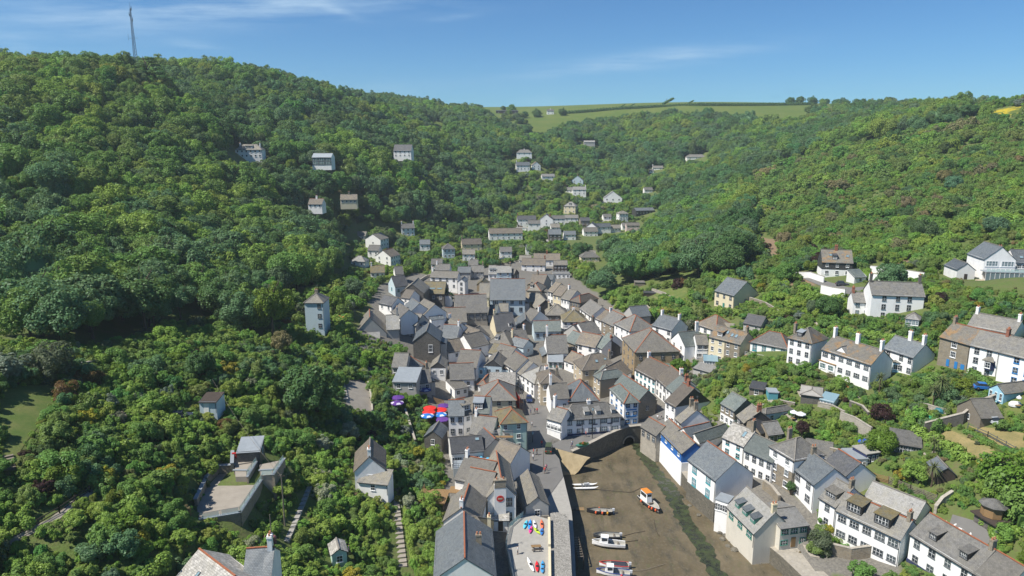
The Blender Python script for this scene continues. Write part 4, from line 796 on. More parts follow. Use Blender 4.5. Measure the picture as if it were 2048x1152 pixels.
H_('n',1207,545,1397,530,9,6.8,'white gift shop with green slate hip roof and sign boards facing harbour',t='h',roof='s_green',win=(2,3),fr='b',wsz=(1.2,1.2),wl_=(3,3),ridge='terracotta',pitch=42)
H_('n',1400,510,1612,480,11,6.2,'rubble stone gable end with ivy facing the harbour bridge',t='x',wall='stone',roof='s_green',win=(1,1),pitch=45,ridge='terracotta',fr='d')
H_('n',1350,112,1612,252,7,5.0,'white terrace with bright turquoise shopfront on harbour lane',roof='s_brown',yaw=-50,d=132,win=(5,2),fr='t',ridge='terracotta',ch='L')
H_('n',1616,228,1745,342,7,5.4,'white cottage with hanging balcony on harbour lane',roof='s_brown',yaw=-50,d=123,win=(3,2),fr='d',ch='R')
H_('n',1746,346,1832,416,8,5.4,'white house with sea green slate roof on harbour lane',roof='s_green',yaw=-50,d=117,win=(2,2),ch='R',chm='brick')
H_('o',165,218,275,282,11,6.0,'white fronted house with brown roof and dark slate hung gable',roof='s_brown',yaw=-50,d=113,win=(2,2),ch='M',chm='brick',ridge='terracotta',top=None,gtop='slatehung')
H_('o',272,402,335,456,8,4.8,'white cottage with mossy roof and two tall chimneys by harbour',roof='s_tan',yaw=-50,d=108,win=(2,2),ch='LR',chm='stone',chh=2,gz=5.5)
H_('o',302,540,410,600,8,4.8,'white gabled cottage with dark roof and orange ridge',t='x',roof='s_blue',yaw=-40,d=103,win=(1,1),ridge='terracotta',gz=5.5)
H_('o',412,606,528,660,11,4.4,'white gabled cottage with sea green roof near blue building',t='x',roof='s_green',yaw=-38,d=100,win=(1,1),gtop=None,pitch=42,gz=5)
H_('n',1422,842,1620,962,5,3.6,'whitewashed rough stone store beside the stream mouth',roof='s_tan',wall='palestone',yaw=-44,d=117,win=(3,1),fr='d',down=4.5,gz=4.0)
H_('o',82,512,345,778,6,4.4,'long harbourside house with royal blue front',roof='s_tan',wall='blue',yaw=-53,d=107,win=(4,2),fr='w',ridge='terracotta',down=4.5,gl='glass_pale',base=('white',1.9),gz=4.0)
H_('o',412,846,703,1066,11,6.0,'big white harbourside house with dark slate roof and orange ridge',roof='s_blue',C=(1130,1012),win=(2,2),fr='t',wx=[.25,.75],wsz=(1.5,1.8),ridge='terracotta',down=4.5,gl='glass_sky',base=('quaystone',.6),gz=4.0)
H_('r',808,330,938,372,3,3.4,'white sun porch with tall windows on the harbour wall',t='f',roof='lead',wall='white',yaw=-20,d=96,win=(5,1),wsz=(.5,1.6),wl_=(4,1),down=4.5,name='sun_porch',cat='porch',gz=4.0)
H_('r',935,402,1222,690,8,3.2,'old cottage with curved stone slate roof and green windowed dormers',roof='s_pale',wall='ivory',win=(3,1),fr='g',gl='glass_green',dorm=((.22,1.5,1.2,'s_blue','paint_green'),(.50,1.7,1.2,'s_blue','paint_green'),(.78,1.6,1.2,'s_blue','paint_green')),ch='R',chm='cream',wsz=(1.7,1.1),down=4.5,pitch=44,yaw=-52,d=95,gz=4.0)
H_('r',1500,640,1795,600,9,4.4,'cream rear range with shallow slate roof and green windows facing garden',t='g',roof='s_pale',wall='ivory',yaw=8,d=84,win=(3,2),fr='g',pitch=16,door=('timber',.5),wsz=(1.4,1.1),gz=4.0)
H_('o',758,242,905,326,6.5,5.0,'stone upper white lower cottage with sea green roof in gardens',top=('stone',.5),roof='s_green',yaw=-36,d=118,win=(3,2))
H_('o',930,372,1010,452,7,5.0,'cottage with black slate hung gable and mossy roof',roof='s_tan',yaw=-50,d=112,win=(2,2),gtop=None,wall='slatehung',ch='R',chm='brick')
H_('o',1175,322,1232,352,8,3.4,'pale blue cottage with grey hip roof behind the black gable',t='h',wall='paleblue',roof='s_grey',yaw=-44,d=114,win=(1,1),wr_=(2,1))
H_('o',776,602,1003,702,7,6.4,'tall white house with lichen spotted roof and skylight',roof='s_rubble',yaw=-38,d=103,win=(2,3),fr='t',sky_=((.72,.6,.8,1.6),),ch='R',chm='stone',chh=2.4)
H_('o',1006,738,1310,872,7,5.8,'white house with long green grey roof and corner oriel',roof='s_green',yaw=-38,d=97,win=(4,2),fr='d')
H_('o',1283,702,1540,852,8,7.8,'white over stone three storey house with slate hip roof',t='h',roof='s_grey',wall='stone',top=('white',.62),yaw=-38,d=96,win=(2,3),fr='w',ch='L',chh=1.8,wsz=(1.3,1.6))
H_('o',1530,932,1756,1112,8,5.6,'white house with dark blue slate roof and balcony',roof='s_blue',yaw=-44,d=90,win=(2,2),fr='d',wsz=(1.5,1.5),ch='L',chm='stone')
H_('o',1820,905,2048,1060,8,4.4,'house under plain dark slate roof with orange ridge behind balcony house',roof='s_dark',yaw=-30,d=93,win=(2,1),ridge='terracotta')
H_('o',1262,580,1420,560,5,2.6,'low pale slate kitchen roof behind tall white house',roof='s_pale',yaw=6,d=104,win=(2,1),wall='stone',name='extension',cat='extension')
H_('o',1180,560,1330,500,6,3.2,'dark grey slate roof cottage behind lichen spotted roof',roof='s_dark',yaw=12,d=108,wall='stone',win=(1,1))
H_('o',1650,800,1945,850,8,2.8,'long low extension with glazed end and grey roof',t='l',roof='s_grey',wall='white2',yaw=-16,d=99,win=(4,1),gl='glass_pale',wsz=(.8,1.4),pitch=14,name='extension',cat='extension')
H_('p',350,795,480,790,5,2.8,'white garden room with flat grey roof above dark slate house',t='f',roof='lead',wall='white',yaw=-6,d=96,win=(2,1),name='garden_room',cat='garden room')
H_('p',470,745,600,725,4,2.6,'dark blue shed with pale flat roof behind white garden room',t='f',roof='concrete',wall='navy',yaw=4,d=100,win=(3,1),name='shed',cat='shed')
H_('p',705,620,1020,672,5,2.6,'open fronted garden summerhouse with sagging slate roof',t='l',roof='s_grey',wall='timber_grey',yaw=-10,d=103,pitch=24,win=(4,1),fr='d',wsz=(1.6,1.5),name='summerhouse',cat='summerhouse')
H_('p',1612,372,1830,366,7,2.6,'open garage shed with tan slate roof beside dry lawn',t='g',roof='s_tan',wall='timber_grey',yaw=-3,d=104,wl_=(1,1),door=('timber_dark',.6),name='garage',cat='garage')
H_('p',1180,930,1360,945,5,2.6,'dark timber shed under slate roof at the garden bottom',t='x',roof='s_blue',wall='timber_dark',yaw=-20,d=93,name='shed',cat='shed',win=None)
H_('l',1062,930,1215,955,4,2.4,'dark roofed shed with grey wooden walls among gardens',t='l',roof='s_dark',wall='timber_grey',yaw=-12,d=128,pitch=18,name='shed',cat='shed',win=(1,1),down=1)
H_('l',1268,985,1368,990,3,2.2,'small turquoise garden shed',t='f',roof='zinc',wall='teal',yaw=-10,d=124,name='shed',cat='shed',win=None,down=1)
H_('l',1612,1000,1832,1030,7,2.6,'ivy covered outbuilding with smooth pale grey slab roof',t='h',roof='concrete',wall='darkstone',yaw=-14,d=118,pitch=16,name='outbuilding',cat='outbuilding',win=None)
H_('l',1815,1050,1960,1085,3.5,2.0,'lean-to greenhouse beside the pale slab roof',t='l',roof='glass_sky',wall='white2',yaw=-14,d=115,pitch=28,name='greenhouse',cat='greenhouse',win=(4,1),gl='glass_pale',gutter=False)
H_('l',462,720,640,770,4,2.6,'grey roofed yard store with brown deck among gardens',t='l',roof='s_pale',wall='grey',yaw=-26,d=136,pitch=16,name='store',cat='shed',win=(1,1))
H_('l',575,640,722,650,3,2.6,'conservatory with pale green glass roof below cream and stone house',t='l',roof='glass_sky',wall='white',yaw=-18,d=146,pitch=20,name='conservatory',cat='conservatory',win=(5,1),gl='glass_pale',wsz=(.6,1.7),gutter=False)
H_('h',1215,140,1340,165,4,2.4,'small dark timber shed with flat roof on garden slope',t='f',roof='s_dark',wall='timber_dark',yaw=-8,d=205,name='shed',cat='shed',win=None,door=('timber_dark',.7))
H_('h',1120,28,1225,30,4,2.4,'square grey garden hut on upper right slope',t='f',roof='s_grey',wall='timber_grey',yaw=-4,d=228,name='hut',cat='shed',win=None)
H_('q',0,290,162,386,8,5.8,'white house with squat stone roof turret on lower right row',roof='s_grey',yaw=-36,d=87,win=(1,2),fr='d',dorm=((.45,2.6,1.2,'s_tan','stone'),),ch='R',chm='stone')
H_('q',170,416,812,712,8,6.2,'long white house with two big brown roofed dormers',roof='s_grey',C=(962,582),win=(5,2),fr='d',wsz=(1.7,1.3),dorm=((.24,2.9,1.9,'s_moss','slatehung'),(.68,2.9,1.9,'s_moss','slatehung')),ridge='terracotta',ch='R',chm='stone')
H_('q',445,286,965,502,6,4.0,'long pale slate roofed range behind the brown dormers',roof='s_pale',yaw=-36,d=88,win=(5,1),fr='d',wsz=(1.3,.8))
H_('q',912,652,1545,1042,8,5.8,'white house with navy plinth and two slate dormers at lower right',roof='s_grey',yaw=-42,d=80,win=(4,2),fr='d',wsz=(1.2,1.4),dorm=((.30,1.5,1.3,'s_grey','slatehung'),(.78,1.5,1.3,'s_grey','slatehung')),ridge='terracotta',ch='R',chm='stone',base=('navy',.9))
H_('q',1560,1050,1840,1230,8,5.4,'white house end with tan roof at the bottom right corner',roof='s_tan',yaw=-42,d=70,win=(2,2),fr='d',ridge='terracotta')
# left headland
H_('F',474,904,519,901,4.5,3.0,'dark timber hut with sloping grey roof above the left terrace',t='l',roof='lead',wall='slatehung',yaw=-2,d=87,pitch=24,name='hut',cat='hut',win=None)
H_('F',398,803,432,803,4,2.4,'pale blue garden shed in the left wood',t='l',roof='timber_dark',wall='paleblue',yaw=-4,d=103,pitch=14,name='shed',cat='shed',win=None,door=('paint_white',.4))
H_('y',1590,820,1730,790,3.4,2.6,'little stone roofed booth with pale green walls near bottom centre',t='x',roof='s_rubble',wall='mint',yaw=14,d=80,name='booth',cat='hut',win=(1,1),pitch=30)
_r0, _r1, _e0, _e1 = at_z(399,1098,24.3), at_z(470,1152,24.3), at_z(450,1105,21.5), at_z(504,1144,21.5)
_ax = (_r1-_r0)/np.linalg.norm(_r1-_r0); _nn = np.array([-_ax[1], _ax[0], 0]); _w = abs((_e0-_r0)@_nn); _z = np.array([_r0[0], _r0[1], 21.5])
H_('W', tuple(_z-_nn*_w), 0, tuple(_z-_nn*_w+_ax*9.5*np.array([1,1,0])), 0, 2*_w, 4.0, 'barn with thick rubble slate roof at the bottom left edge', roof='s_rubble', pitch=math.degrees(math.atan(2.8/_w)), ridge='terracotta', name='barn', cat='barn', win=None, sky_=((.35,.4,.5,1.6),))
H_('y',740,1080,1000,1060,7,4.4,'cottage with mixed slate roof and white chimney at bottom left',roof='s_blue',yaw=-20,d=70,ridge='terracotta',ch='R',chm='white',chh=1.8,win=(2,1))
# run: level the plots into the hill first, then build
_pre = []
build_terrain()
for a_, k_ in HQ:
    d_ = k_.get('d')
    if a_[0] != 'W' and d_ is not None and P(a_[0], a_[1], a_[2])[1] < 545:
        q_, w_ = basis(*a_[:5], a_[6], k_.get('yaw'), d_); mid_ = (q_+w_)/2
        if mid_[1] > 55: _pre.append((mid_[0], mid_[1], mid_[2]-a_[6]))
for u_, v_, dz in ((320,215,5),(420,300,6),(500,390,6),(570,480,4),(395,200,-8),(470,255,-9),(545,330,-9),(620,420,-7),(680,490,-4)):      # spur and ravine on the left hill
    q_ = hit(u_, v_); _pre.append((q_[0], q_[1], q_[2]+dz))
TZ = float(terr(*hit(470, 985)[:2]))+.5          # terrace on the left headland and other levelled plots
for x_, y_ in ((250,1000),(380,850),(480,780),(600,760),(700,760),(620,950),(450,1050),(330,1080),(800,720)): _pre.append(tuple(at_z(*P('x', x_, y_), TZ)-np.array([0,0,.7])))
for x_, y_ in ((600,620),(700,600),(880,600),(980,560),(650,500),(720,400)): _pre.append(tuple(at_z(*P('x', x_, y_), TZ+1)-np.array([0,0,.6])))
_c0 = _z-_nn*_w*1.3-_ax*1.5; FLAT.append(([tuple(p_[:2]) for p_ in (_c0, _c0+_ax*13, _c0+_ax*13+_nn*_w*2.6, _c0+_nn*_w*2.6)], 17.3))
_q, _w2 = basis('k',1690,356,1975,380,6.6,-10,182); _t = (_w2-_q)/np.linalg.norm(_w2-_q); _m = np.array([-_t[1], _t[0], 0])
FLAT.append(([tuple(p_[:2]) for p_ in (_q-_t*5-_m*3.0, _q+_t*30-_m*3.0, _q+_t*30-_m*13, _q-_t*5-_m*13)], _q[2]-6.6-4.4))
for q4, dz in ((((170,1060),(300,800),(420,700),(765,728),(850,690),(612,1052),(200,1130)), -.5), (((545,470),(830,455),(785,528),(682,684),(565,684)), .6), (((812,560),(1062,508),(952,662),(822,672)), .4)):
    FLAT.append(([tuple(at_z(*P('x', *q_), TZ+dz)[:2]) for q_ in q4], TZ+dz))
build_terrain(_pre)
# ------------------------------------------------------------------ ground
VILLAGE_PX = [(690,820),(700,700),(720,640),(760,570),(830,545),(900,560),(960,535),(1060,515),(1120,530),(1170,570),(1240,620),(1300,640),(1390,660),(1450,720),(1400,745),(1390,800),(1450,850),(1520,930),(1600,1000),(1700,1060),(1830,1152),(1500,1152),(880,1152),(880,900),(840,790)]
LAWNS_PX = {'dry': [[(1862,868),(1905,864),(1990,905),(1955,925),(1925,915)],[(1935,852),(2048,868),(2048,900),(2000,893)]],
            'lawn': [[(0,775),(110,770),(118,790),(95,830),(40,905),(35,945),(0,945)],[(1300,585),(1375,575),(1385,590),(1330,605)],[(1685,830),(1730,850),(1742,858),(1700,838)],[(2000,800),(2048,800),(2048,830),(2015,830)],[(1115,500),(1160,505),(1160,515),(1118,512)],[(720,420),(780,445),(830,440),(760,420)]],
            'field': [[(1045,268),(1062,250),(1135,233),(1250,216),(1400,206),(1565,211),(1640,226),(1600,236),(1560,240),(1480,232),(1400,220),(1300,224),(1250,232),(1180,238),(1120,252),(1085,275)],[(836,226),(868,236),(900,258),(898,280),(870,256)],[(535,148),(560,153),(605,168),(600,176),(560,166)],[(650,172),(690,190),(740,202),(690,198)]],
            'gorse': [[(1970,228),(2000,214),(2048,212),(2048,234),(1990,238)]]}
UV_ = project(GX, GY, GZ)
def pmask(polys):
    m_ = np.zeros(GX.shape, bool)
    for p_ in polys: m_ |= inpoly(UV_[0], UV_[1], p_)
    return m_
def soft(m_, k=1):
    z = m_.astype(float)
    for _ in range(k):
        q = np.pad(z, 1, mode='edge'); z = (q[1:-1,1:-1]*2+q[:-2,1:-1]+q[2:,1:-1]+q[1:-1,:-2]+q[1:-1,2:])/6
    return z
pave = soft(pmask([VILLAGE_PX]), 1); dry = soft(pmask(LAWNS_PX['dry']), 1); lawn = soft(pmask(LAWNS_PX['lawn']), 1); field = soft(pmask(LAWNS_PX['field'])); gorse = soft(pmask(LAWNS_PX['gorse']))
earth = soft(pmask([[(655,345),(690,345),(690,382),(655,382)],[(1500,470),(1560,480),(1600,530),(1540,540),(1520,560),(1500,520)],[(1560,540),(1640,560),(1600,600)],[(1740,500),(1860,520),(1800,530)]]))
far_field = np.where((GY > 830) & (GZ > 100), 1.0, 0.0)*(1-pave); field = np.maximum(field, soft(far_field))
field = np.maximum(field, np.where((GX < -195) & (GY > 600), 1.0, 0)); field = np.maximum(field, np.where((GX > 340) & (GY > 640), 1.0, 0))
ny, nx = GX.shape
me = bpy.data.meshes.new('hillside')
V = np.c_[GX.ravel(), GY.ravel(), GZ.ravel()]
idx = np.arange(ny*nx).reshape(ny, nx); F = np.stack([idx[:-1,:-1], idx[:-1,1:], idx[1:,1:], idx[1:,:-1]], -1).reshape(-1, 4)
me.vertices.add(len(V)); me.vertices.foreach_set('co', V.ravel()); me.loops.add(F.size); me.loops.foreach_set('vertex_index', F.ravel())
me.polygons.add(len(F)); me.polygons.foreach_set('loop_start', np.arange(len(F))*4); me.update(); me.validate()
me.polygons.foreach_set('use_smooth', np.ones(len(F), bool))
for nm, arr in (('pave', pave), ('dry', dry), ('lawn', lawn), ('field', field), ('gorse', gorse), ('earth', earth)):
    at = me.attributes.new(nm, 'FLOAT', 'POINT'); at.data.foreach_set('value', arr.ravel().astype(np.float32))
m, nt, b = mat('ground'); N = NT(nt); tcg = N.n('ShaderNodeTexCoord').outputs['Object']
def attr(nm): x = N.n('ShaderNodeAttribute'); x.attribute_name = nm; return x.outputs['Fac']
n_a, n_b, n_c = N.noise(tcg, .25, 6, .6), N.noise(tcg, 2.0, 6, .65), N.noise(tcg, .03, 4)
base_ = N.mix(N.ramp(n_a, .35, .7), (.085,.125,.030), (.135,.122,.058)); base_ = N.mix(N.ramp(n_b, .4, .75), base_, (.105,.165,.034))
fld = N.mix(N.ramp(n_c, .35, .65), (.085,.135,.022), (.125,.155,.032)); fld = N.mix(N.math('MULTIPLY', N.ramp(n_a, .4, .7), .5), fld, (.085,.115,.025))
lwn = N.mix(N.ramp(n_a, .35, .65), (.10,.15,.025), (.20,.21,.075)); lwn = N.mix(N.math('MULTIPLY', N.ramp(n_b, .45, .7), .5), lwn, (.07,.11,.02))
dr = N.mix(N.ramp(n_a, .35, .65), (.34,.27,.12), (.25,.21,.09)); dr = N.mix(N.math('MULTIPLY', N.ramp(n_b, .4, .7), .4), dr, (.18,.17,.06))
pv = N.mix(N.ramp(n_b, .35, .7), (.21,.195,.165), (.11,.105,.095)); er = N.mix(N.ramp(n_b, .35, .7), (.26,.17,.10), (.16,.13,.085))
gs = N.mix(N.ramp(N.noise(tcg, .12, 5, .7), .48, .56), (.10,.13,.025), (.42,.33,.02))
col = base_
for nm, c_ in (('pave', pv), ('field', fld), ('lawn', lwn), ('dry', dr), ('earth', er), ('gorse', gs)):
    f_ = N.ramp(N.math('ADD', attr(nm), N.math('MULTIPLY', N.math('SUBTRACT', n_b, .5), .35)), .35, .65); col = N.mix(f_, col, c_)
nt.links.new(col, b.inputs['Base Color']); b.inputs['Roughness'].default_value = .95; N.bump(n_b, .6, .35, b); MATS['ground'] = m
me.materials.append(m); hill = struct(ob('hillside', me))

# bed of the harbour at low tide -----------------------------------------------------
def drape(name, polypx, zf, mt, step=1.0, off=.05, poly=None):
    """flat or draped sheet filling a polygon, finely triangulated"""
    poly = poly or [tuple(hit(u, v)[:2]) for u, v in polypx]
    import bmesh
    bm = bmesh.new(); vs = [bm.verts.new((p[0], p[1], 0)) for p in poly]; bm.faces.new(vs)
    bmesh.ops.triangulate(bm, faces=bm.faces[:])
    for _ in range(8):
        lg = [e for e in bm.edges if e.calc_length() > step]
        if not lg: break
        bmesh.ops.subdivide_edges(bm, edges=lg, cuts=1); bmesh.ops.triangulate(bm, faces=bm.faces[:])
    for v in bm.verts: v.co.z = (float(terr(v.co.x, v.co.y)) if zf is None else (zf(v.co.x, v.co.y) if callable(zf) else zf)) + off
    for f_ in bm.faces:
        if f_.normal.z < 0: f_.normal_flip()
    me_ = bpy.data.meshes.new(name); bm.to_mesh(me_); bm.free(); me_.materials.append(MATS[mt]); me_.polygons.foreach_set('use_smooth', [True]*len(me_.polygons))
    return ob(name, me_)
m, nt, b = mat('mud'); N = NT(nt); tcg = N.n('ShaderNodeTexCoord').outputs['Object']
mp = N.n('ShaderNodeMapping'); mp.inputs['Scale'].default_value = (1, .35, 1); mp.inputs['Rotation'].default_value = (0,0,.5); N.l(tcg, mp.inputs[0])
a1, a2, a3 = N.noise(mp.outputs[0], .35, 6, .62), N.noise(tcg, 1.6, 6, .7), N.noise(tcg, .12, 4)
col = N.mix(N.ramp(a3, .35, .65), (.100,.080,.047), (.145,.118,.074)); col = N.mix(N.math('MULTIPLY', N.ramp(a1, .48, .66), .75), col, (.066,.060,.040))
col = N.mix(N.math('MULTIPLY', N.ramp(a2, .5, .72), .55), col, (.20,.165,.11)); col = N.mix(N.math('MULTIPLY', N.ramp(N.noise(tcg, 5, 4), .60, .70), .4), col, (.06,.055,.035))
gw = N.math('MULTIPLY', N.ramp(N.noise(mp.outputs[0], .9, 6, .75), .56, .66), .55); col = N.mix(gw, col, (.085,.10,.04))
nt.links.new(col, b.inputs['Base Color']); N.l(N.ramp(a1, .50, .68, .75, .16), b.inputs['Roughness']); N.bump(N.math('ADD', a2, a1), .5, .15, b); MATS['mud'] = m
def bedz(x, y): return .2 + .12*sin(x*.45)*cos(y*.37) + .1*sin(x*.21+y*.3)
struct(drape('harbour_bed', None, bedz, 'mud', 1.6, 0, BASIN))
m, nt, b = mat('weed'); N = NT(nt); tcg = N.n('ShaderNodeTexCoord').outputs['Object']
w1, w2 = N.noise(tcg, .7, 6, .7), N.noise(tcg, 3.0, 5, .7)
col = N.mix(N.ramp(w1, .40, .62), (.018,.020,.012), (.040,.058,.016)); col = N.mix(N.math('MULTIPLY', N.ramp(w2, .55, .7), .6), col, (.10,.085,.05))
nt.links.new(col, b.inputs['Base Color']); N.l(N.ramp(w1, .42, .55, .12, .8), b.inputs['Roughness']); b.inputs['Specular IOR Level'].default_value = .5; N.bump(w2, .6, .12, b); MATS['weed'] = m
STREAM = [(1256,884),(1276,884),(1312,930),(1345,965),(1372,1010),(1395,1060),(1425,1100),(1452,1152),(1475,1215),(1440,1215),(1418,1152),(1392,1100),(1362,1052),(1338,1010),(1308,955),(1278,915)]
def ragged(px, amp, n=14):
    out = []; rr = random.Random(3)
    for i in range(len(px)):
        a, c = np.array(at_z(*px[i], .2)[:2]), np.array(at_z(*px[(i+1) % len(px)], .2)[:2]); k = max(1, int(np.linalg.norm(c-a)/.9)); nn = np.array([-(c-a)[1], (c-a)[0]])/(np.linalg.norm(c-a)+1e-6)
        for j in range(k): out.append(tuple(a+(c-a)*j/k+nn*rr.uniform(-amp, amp)))
    return out
struct(drape('stream', None, lambda x, y: bedz(x, y), 'weed', 1.5, .05, ragged(STREAM, .55)))
m, nt, b = mat('pool_water'); b.inputs['Base Color'].default_value = (.045,.042,.030,1); b.inputs['Roughness'].default_value = .06; b.inputs['Specular IOR Level'].default_value = .5; MATS['pool_water'] = m
m, nt, b = mat('sand'); N = NT(nt); tcg = N.n('ShaderNodeTexCoord').outputs['Object']
col = N.mix(N.ramp(N.noise(tcg, .9, 6), .35, .7), (.33,.265,.16), (.24,.19,.11)); nt.links.new(col, b.inputs['Base Color']); MATS['sand'] = m

# quay walls (vertical faces with a wide walkway on top) ------------------------------
stone_mat('quaystone', ((.16,.145,.115),(.105,.10,.082),(.22,.195,.15)), 1.5, (.10,.095,.075))
QZ = 4.0
def px0(u, v, z=.2): return tuple(at_z(u, v, z)[:2])
def wall_run(name, label, pts, z0, z1, th, mt, cap=None, cat='wall', side=1, kind=None):
    """wall along a polyline of world points, thickness to the right (side=1) of travel; pieces: masonry, coping"""
    e = thing(name, label, cat, (pts[0][0], pts[0][1], z0 if not callable(z0) else z0(*pts[0])), 0)
    ox, oy, oz = e.location; b_ = MB(); c_ = MB(); n = len(pts); nor = []
    for i in range(n):
        a = np.array(pts[max(i-1,0)][:2]); q = np.array(pts[min(i+1,n-1)][:2]); d_ = (q-a)/np.linalg.norm(q-a); nor.append(np.array([d_[1], -d_[0]])*side)
    for i in range(n-1):
        sp = max(1, int(hypot(pts[i+1][0]-pts[i][0], pts[i+1][1]-pts[i][1])/2.5))
        for k in range(sp):
            P0 = [np.array(pts[i][:2])*(1-f)+np.array(pts[i+1][:2])*f for f in (k/sp, (k+1)/sp)]; NN = [nor[i]*(1-f)+nor[i+1]*f for f in (k/sp, (k+1)/sp)]
            zz = [(z1 if not callable(z1) else z1(*p)) for p in P0]; zb = [(z0 if not callable(z0) else z0(*p)) for p in P0]
            rr = [[(P0[j][0]-ox, P0[j][1]-oy, zb[j]-oz), (P0[j][0]+NN[j][0]*th-ox, P0[j][1]+NN[j][1]*th-oy, zb[j]-oz), (P0[j][0]+NN[j][0]*th-ox, P0[j][1]+NN[j][1]*th-oy, zz[j]-oz), (P0[j][0]-ox, P0[j][1]-oy, zz[j]-oz)] for j in (0, 1)]
            b_.loft(rr)
            if cap:
                g_ = .06; rr = [[(P0[j][0]-NN[j][0]*g_-ox, P0[j][1]-NN[j][1]*g_-oy, zz[j]-oz+.003), (P0[j][0]+NN[j][0]*(th+g_)-ox, P0[j][1]+NN[j][1]*(th+g_)-oy, zz[j]-oz+.003), (P0[j][0]+NN[j][0]*(th+g_)-ox, P0[j][1]+NN[j][1]*(th+g_)-oy, zz[j]-oz+.12), (P0[j][0]-NN[j][0]*g_-ox, P0[j][1]-NN[j][1]*g_-oy, zz[j]-oz+.12)] for j in (0, 1)]; c_.loft(rr)
    b_.build('masonry', mt, e)
    if cap: c_.build('coping', cap, e)
    return e
LQ = [px0(*p_) for p_ in ((1152,1230),(1146,1100),(1142,1056),(1126,985),(1118,948))]
wall_run('quay_wall', 'long stone quay wall with walkway along the left side of the harbour', LQ, -1.2, QZ, 5.2, 'quaystone', 'concrete', side=-1)
RQ = [px0(*p_) for p_ in ((1284,880),(1330,925),(1372,985),(1440,1052),(1500,1095),(1560,1145),(1640,1225))]
wall_run('quay_wall', 'weathered stone wall under the houses on the right of the harbour', RQ, -1.2, lambda x, y: 3.6, 4.5, 'quaystone', 'palestone', side=-1)
# street and slipway
m, nt, b = mat('dry_grass'); N = NT(nt); tcg = N.n('ShaderNodeTexCoord').outputs['Object']
col = N.mix(N.ramp(N.noise(tcg, .35, 6), .35, .65), (.30,.235,.105), (.21,.18,.075)); col = N.mix(N.math('MULTIPLY', N.ramp(N.noise(tcg, 2.5, 6, .7), .45, .7), .6), col, (.13,.135,.05)); nt.links.new(col, b.inputs['Base Color']); N.bump(N.noise(tcg, 6, 5, .7), .6, .1, b); MATS['dry_grass'] = m
m, nt, b = mat('mown_grass'); N = NT(nt); tcg = N.n('ShaderNodeTexCoord').outputs['Object']
col = N.mix(N.ramp(N.noise(tcg, .3, 6), .35, .65), (.085,.135,.028), (.15,.165,.05)); col = N.mix(N.math('MULTIPLY', N.ramp(N.noise(tcg, 2.2, 6, .7), .45, .7), .5), col, (.06,.10,.02)); nt.links.new(col, b.inputs['Base Color']); N.bump(N.noise(tcg, 6, 5, .7), .6, .1, b); MATS['mown_grass'] = m
for p_ in LAWNS_PX['dry']: struct(drape('dry_lawn', p_, None, 'dry_grass', 1.5, .07))
for p_ in LAWNS_PX['lawn'][:4]: struct(drape('lawn', p_, None, 'mown_grass', 1.5, .07))
SZ = 4.15
_st = [at_z(u, v, SZ)[:2] for u, v in ((1082,1015),(1066,960),(1060,905),(1064,870),(1050,815),(1068,800),(1082,792),(1100,838),(1108,862),(1150,850),(1250,838),(1300,836),(1312,822),(1332,832),(1326,858))]
street = drape('street', None, lambda x, y: max(float(terr(x, y)), SZ), 'tarmac', 1.2, .06, [tuple(p_) for p_ in _st]+[BW[5],BW[4],BW[3],BW[2],BW[1],BW[0],tuple(at_z(1098,893,SZ)[:2]),LQ[4],LQ[3]]); struct(street)
HOUSES = {}
for a_, k_ in HQ: HOUSES[a_[7]] = house(*a_, **k_)
# ------------------------------------------------------------------ plants
def leaf_mesh(name, pos, nor, size, seed, core=None):
    """many small leaf-clump faces: pos, nor (N,3), size (N,), plus an optional inner core of coarse leafage"""
    r_ = np.random.default_rng(seed); n = len(pos)
    t1 = np.cross(nor, r_.normal(size=(n,3))); t1 /= np.linalg.norm(t1, axis=1)[:,None]+1e-9; t2 = np.cross(nor, t1)
    s = size[:,None]; asp = r_.uniform(.6, 1.0, (n,1))
    bend = nor*s*r_.uniform(-.25, .25, (n,1))
    q = np.stack([pos - t1*s - t2*s*asp*.4, pos + t1*s*.1 - t2*s*asp + bend, pos + t1*s + t2*s*asp*.3, pos - t1*s*.2 + t2*s*asp + bend], 1)
    V_ = q.reshape(-1, 3); me_ = bpy.data.meshes.new(name)
    nv = len(V_); F_ = np.arange(nv).reshape(-1, 4)
    if core is not None:
        cv, cf = core; F2 = cf + nv; V_ = np.vstack([V_, cv])
    me_.vertices.add(len(V_)); me_.vertices.foreach_set('co', V_.ravel())
    loops = F_.ravel(); starts = np.arange(len(F_))*4
    if core is not None: loops = np.r_[loops, F2.ravel()]; starts = np.r_[starts, len(F_)*4 + np.arange(len(F2))*4]
    me_.loops.add(len(loops)); me_.loops.foreach_set('vertex_index', loops.astype(np.int32)); me_.polygons.add(len(starts)); me_.polygons.foreach_set('loop_start', starts.astype(np.int32))
    me_.update(); me_.validate(); me_.materials.append(MATS['foliage']); return me_
def core_ball(rx, ry, rz, seed, nz=6, na=10):
    r_ = np.random.default_rng(seed); vs = []
    for i in range(nz+1):
        ph = -pi/2 + pi*i/nz
        for j in range(na):
            a = 2*pi*j/na; k = 1+r_.uniform(-.12,.12); vs.append((rx*cos(ph)*cos(a)*k, ry*cos(ph)*sin(a)*k, rz*sin(ph)*k))
    f = [(i*na+j, i*na+(j+1) % na, (i+1)*na+(j+1) % na, (i+1)*na+j) for i in range(nz) for j in range(na)]
    return np.array(vs), np.array(f)
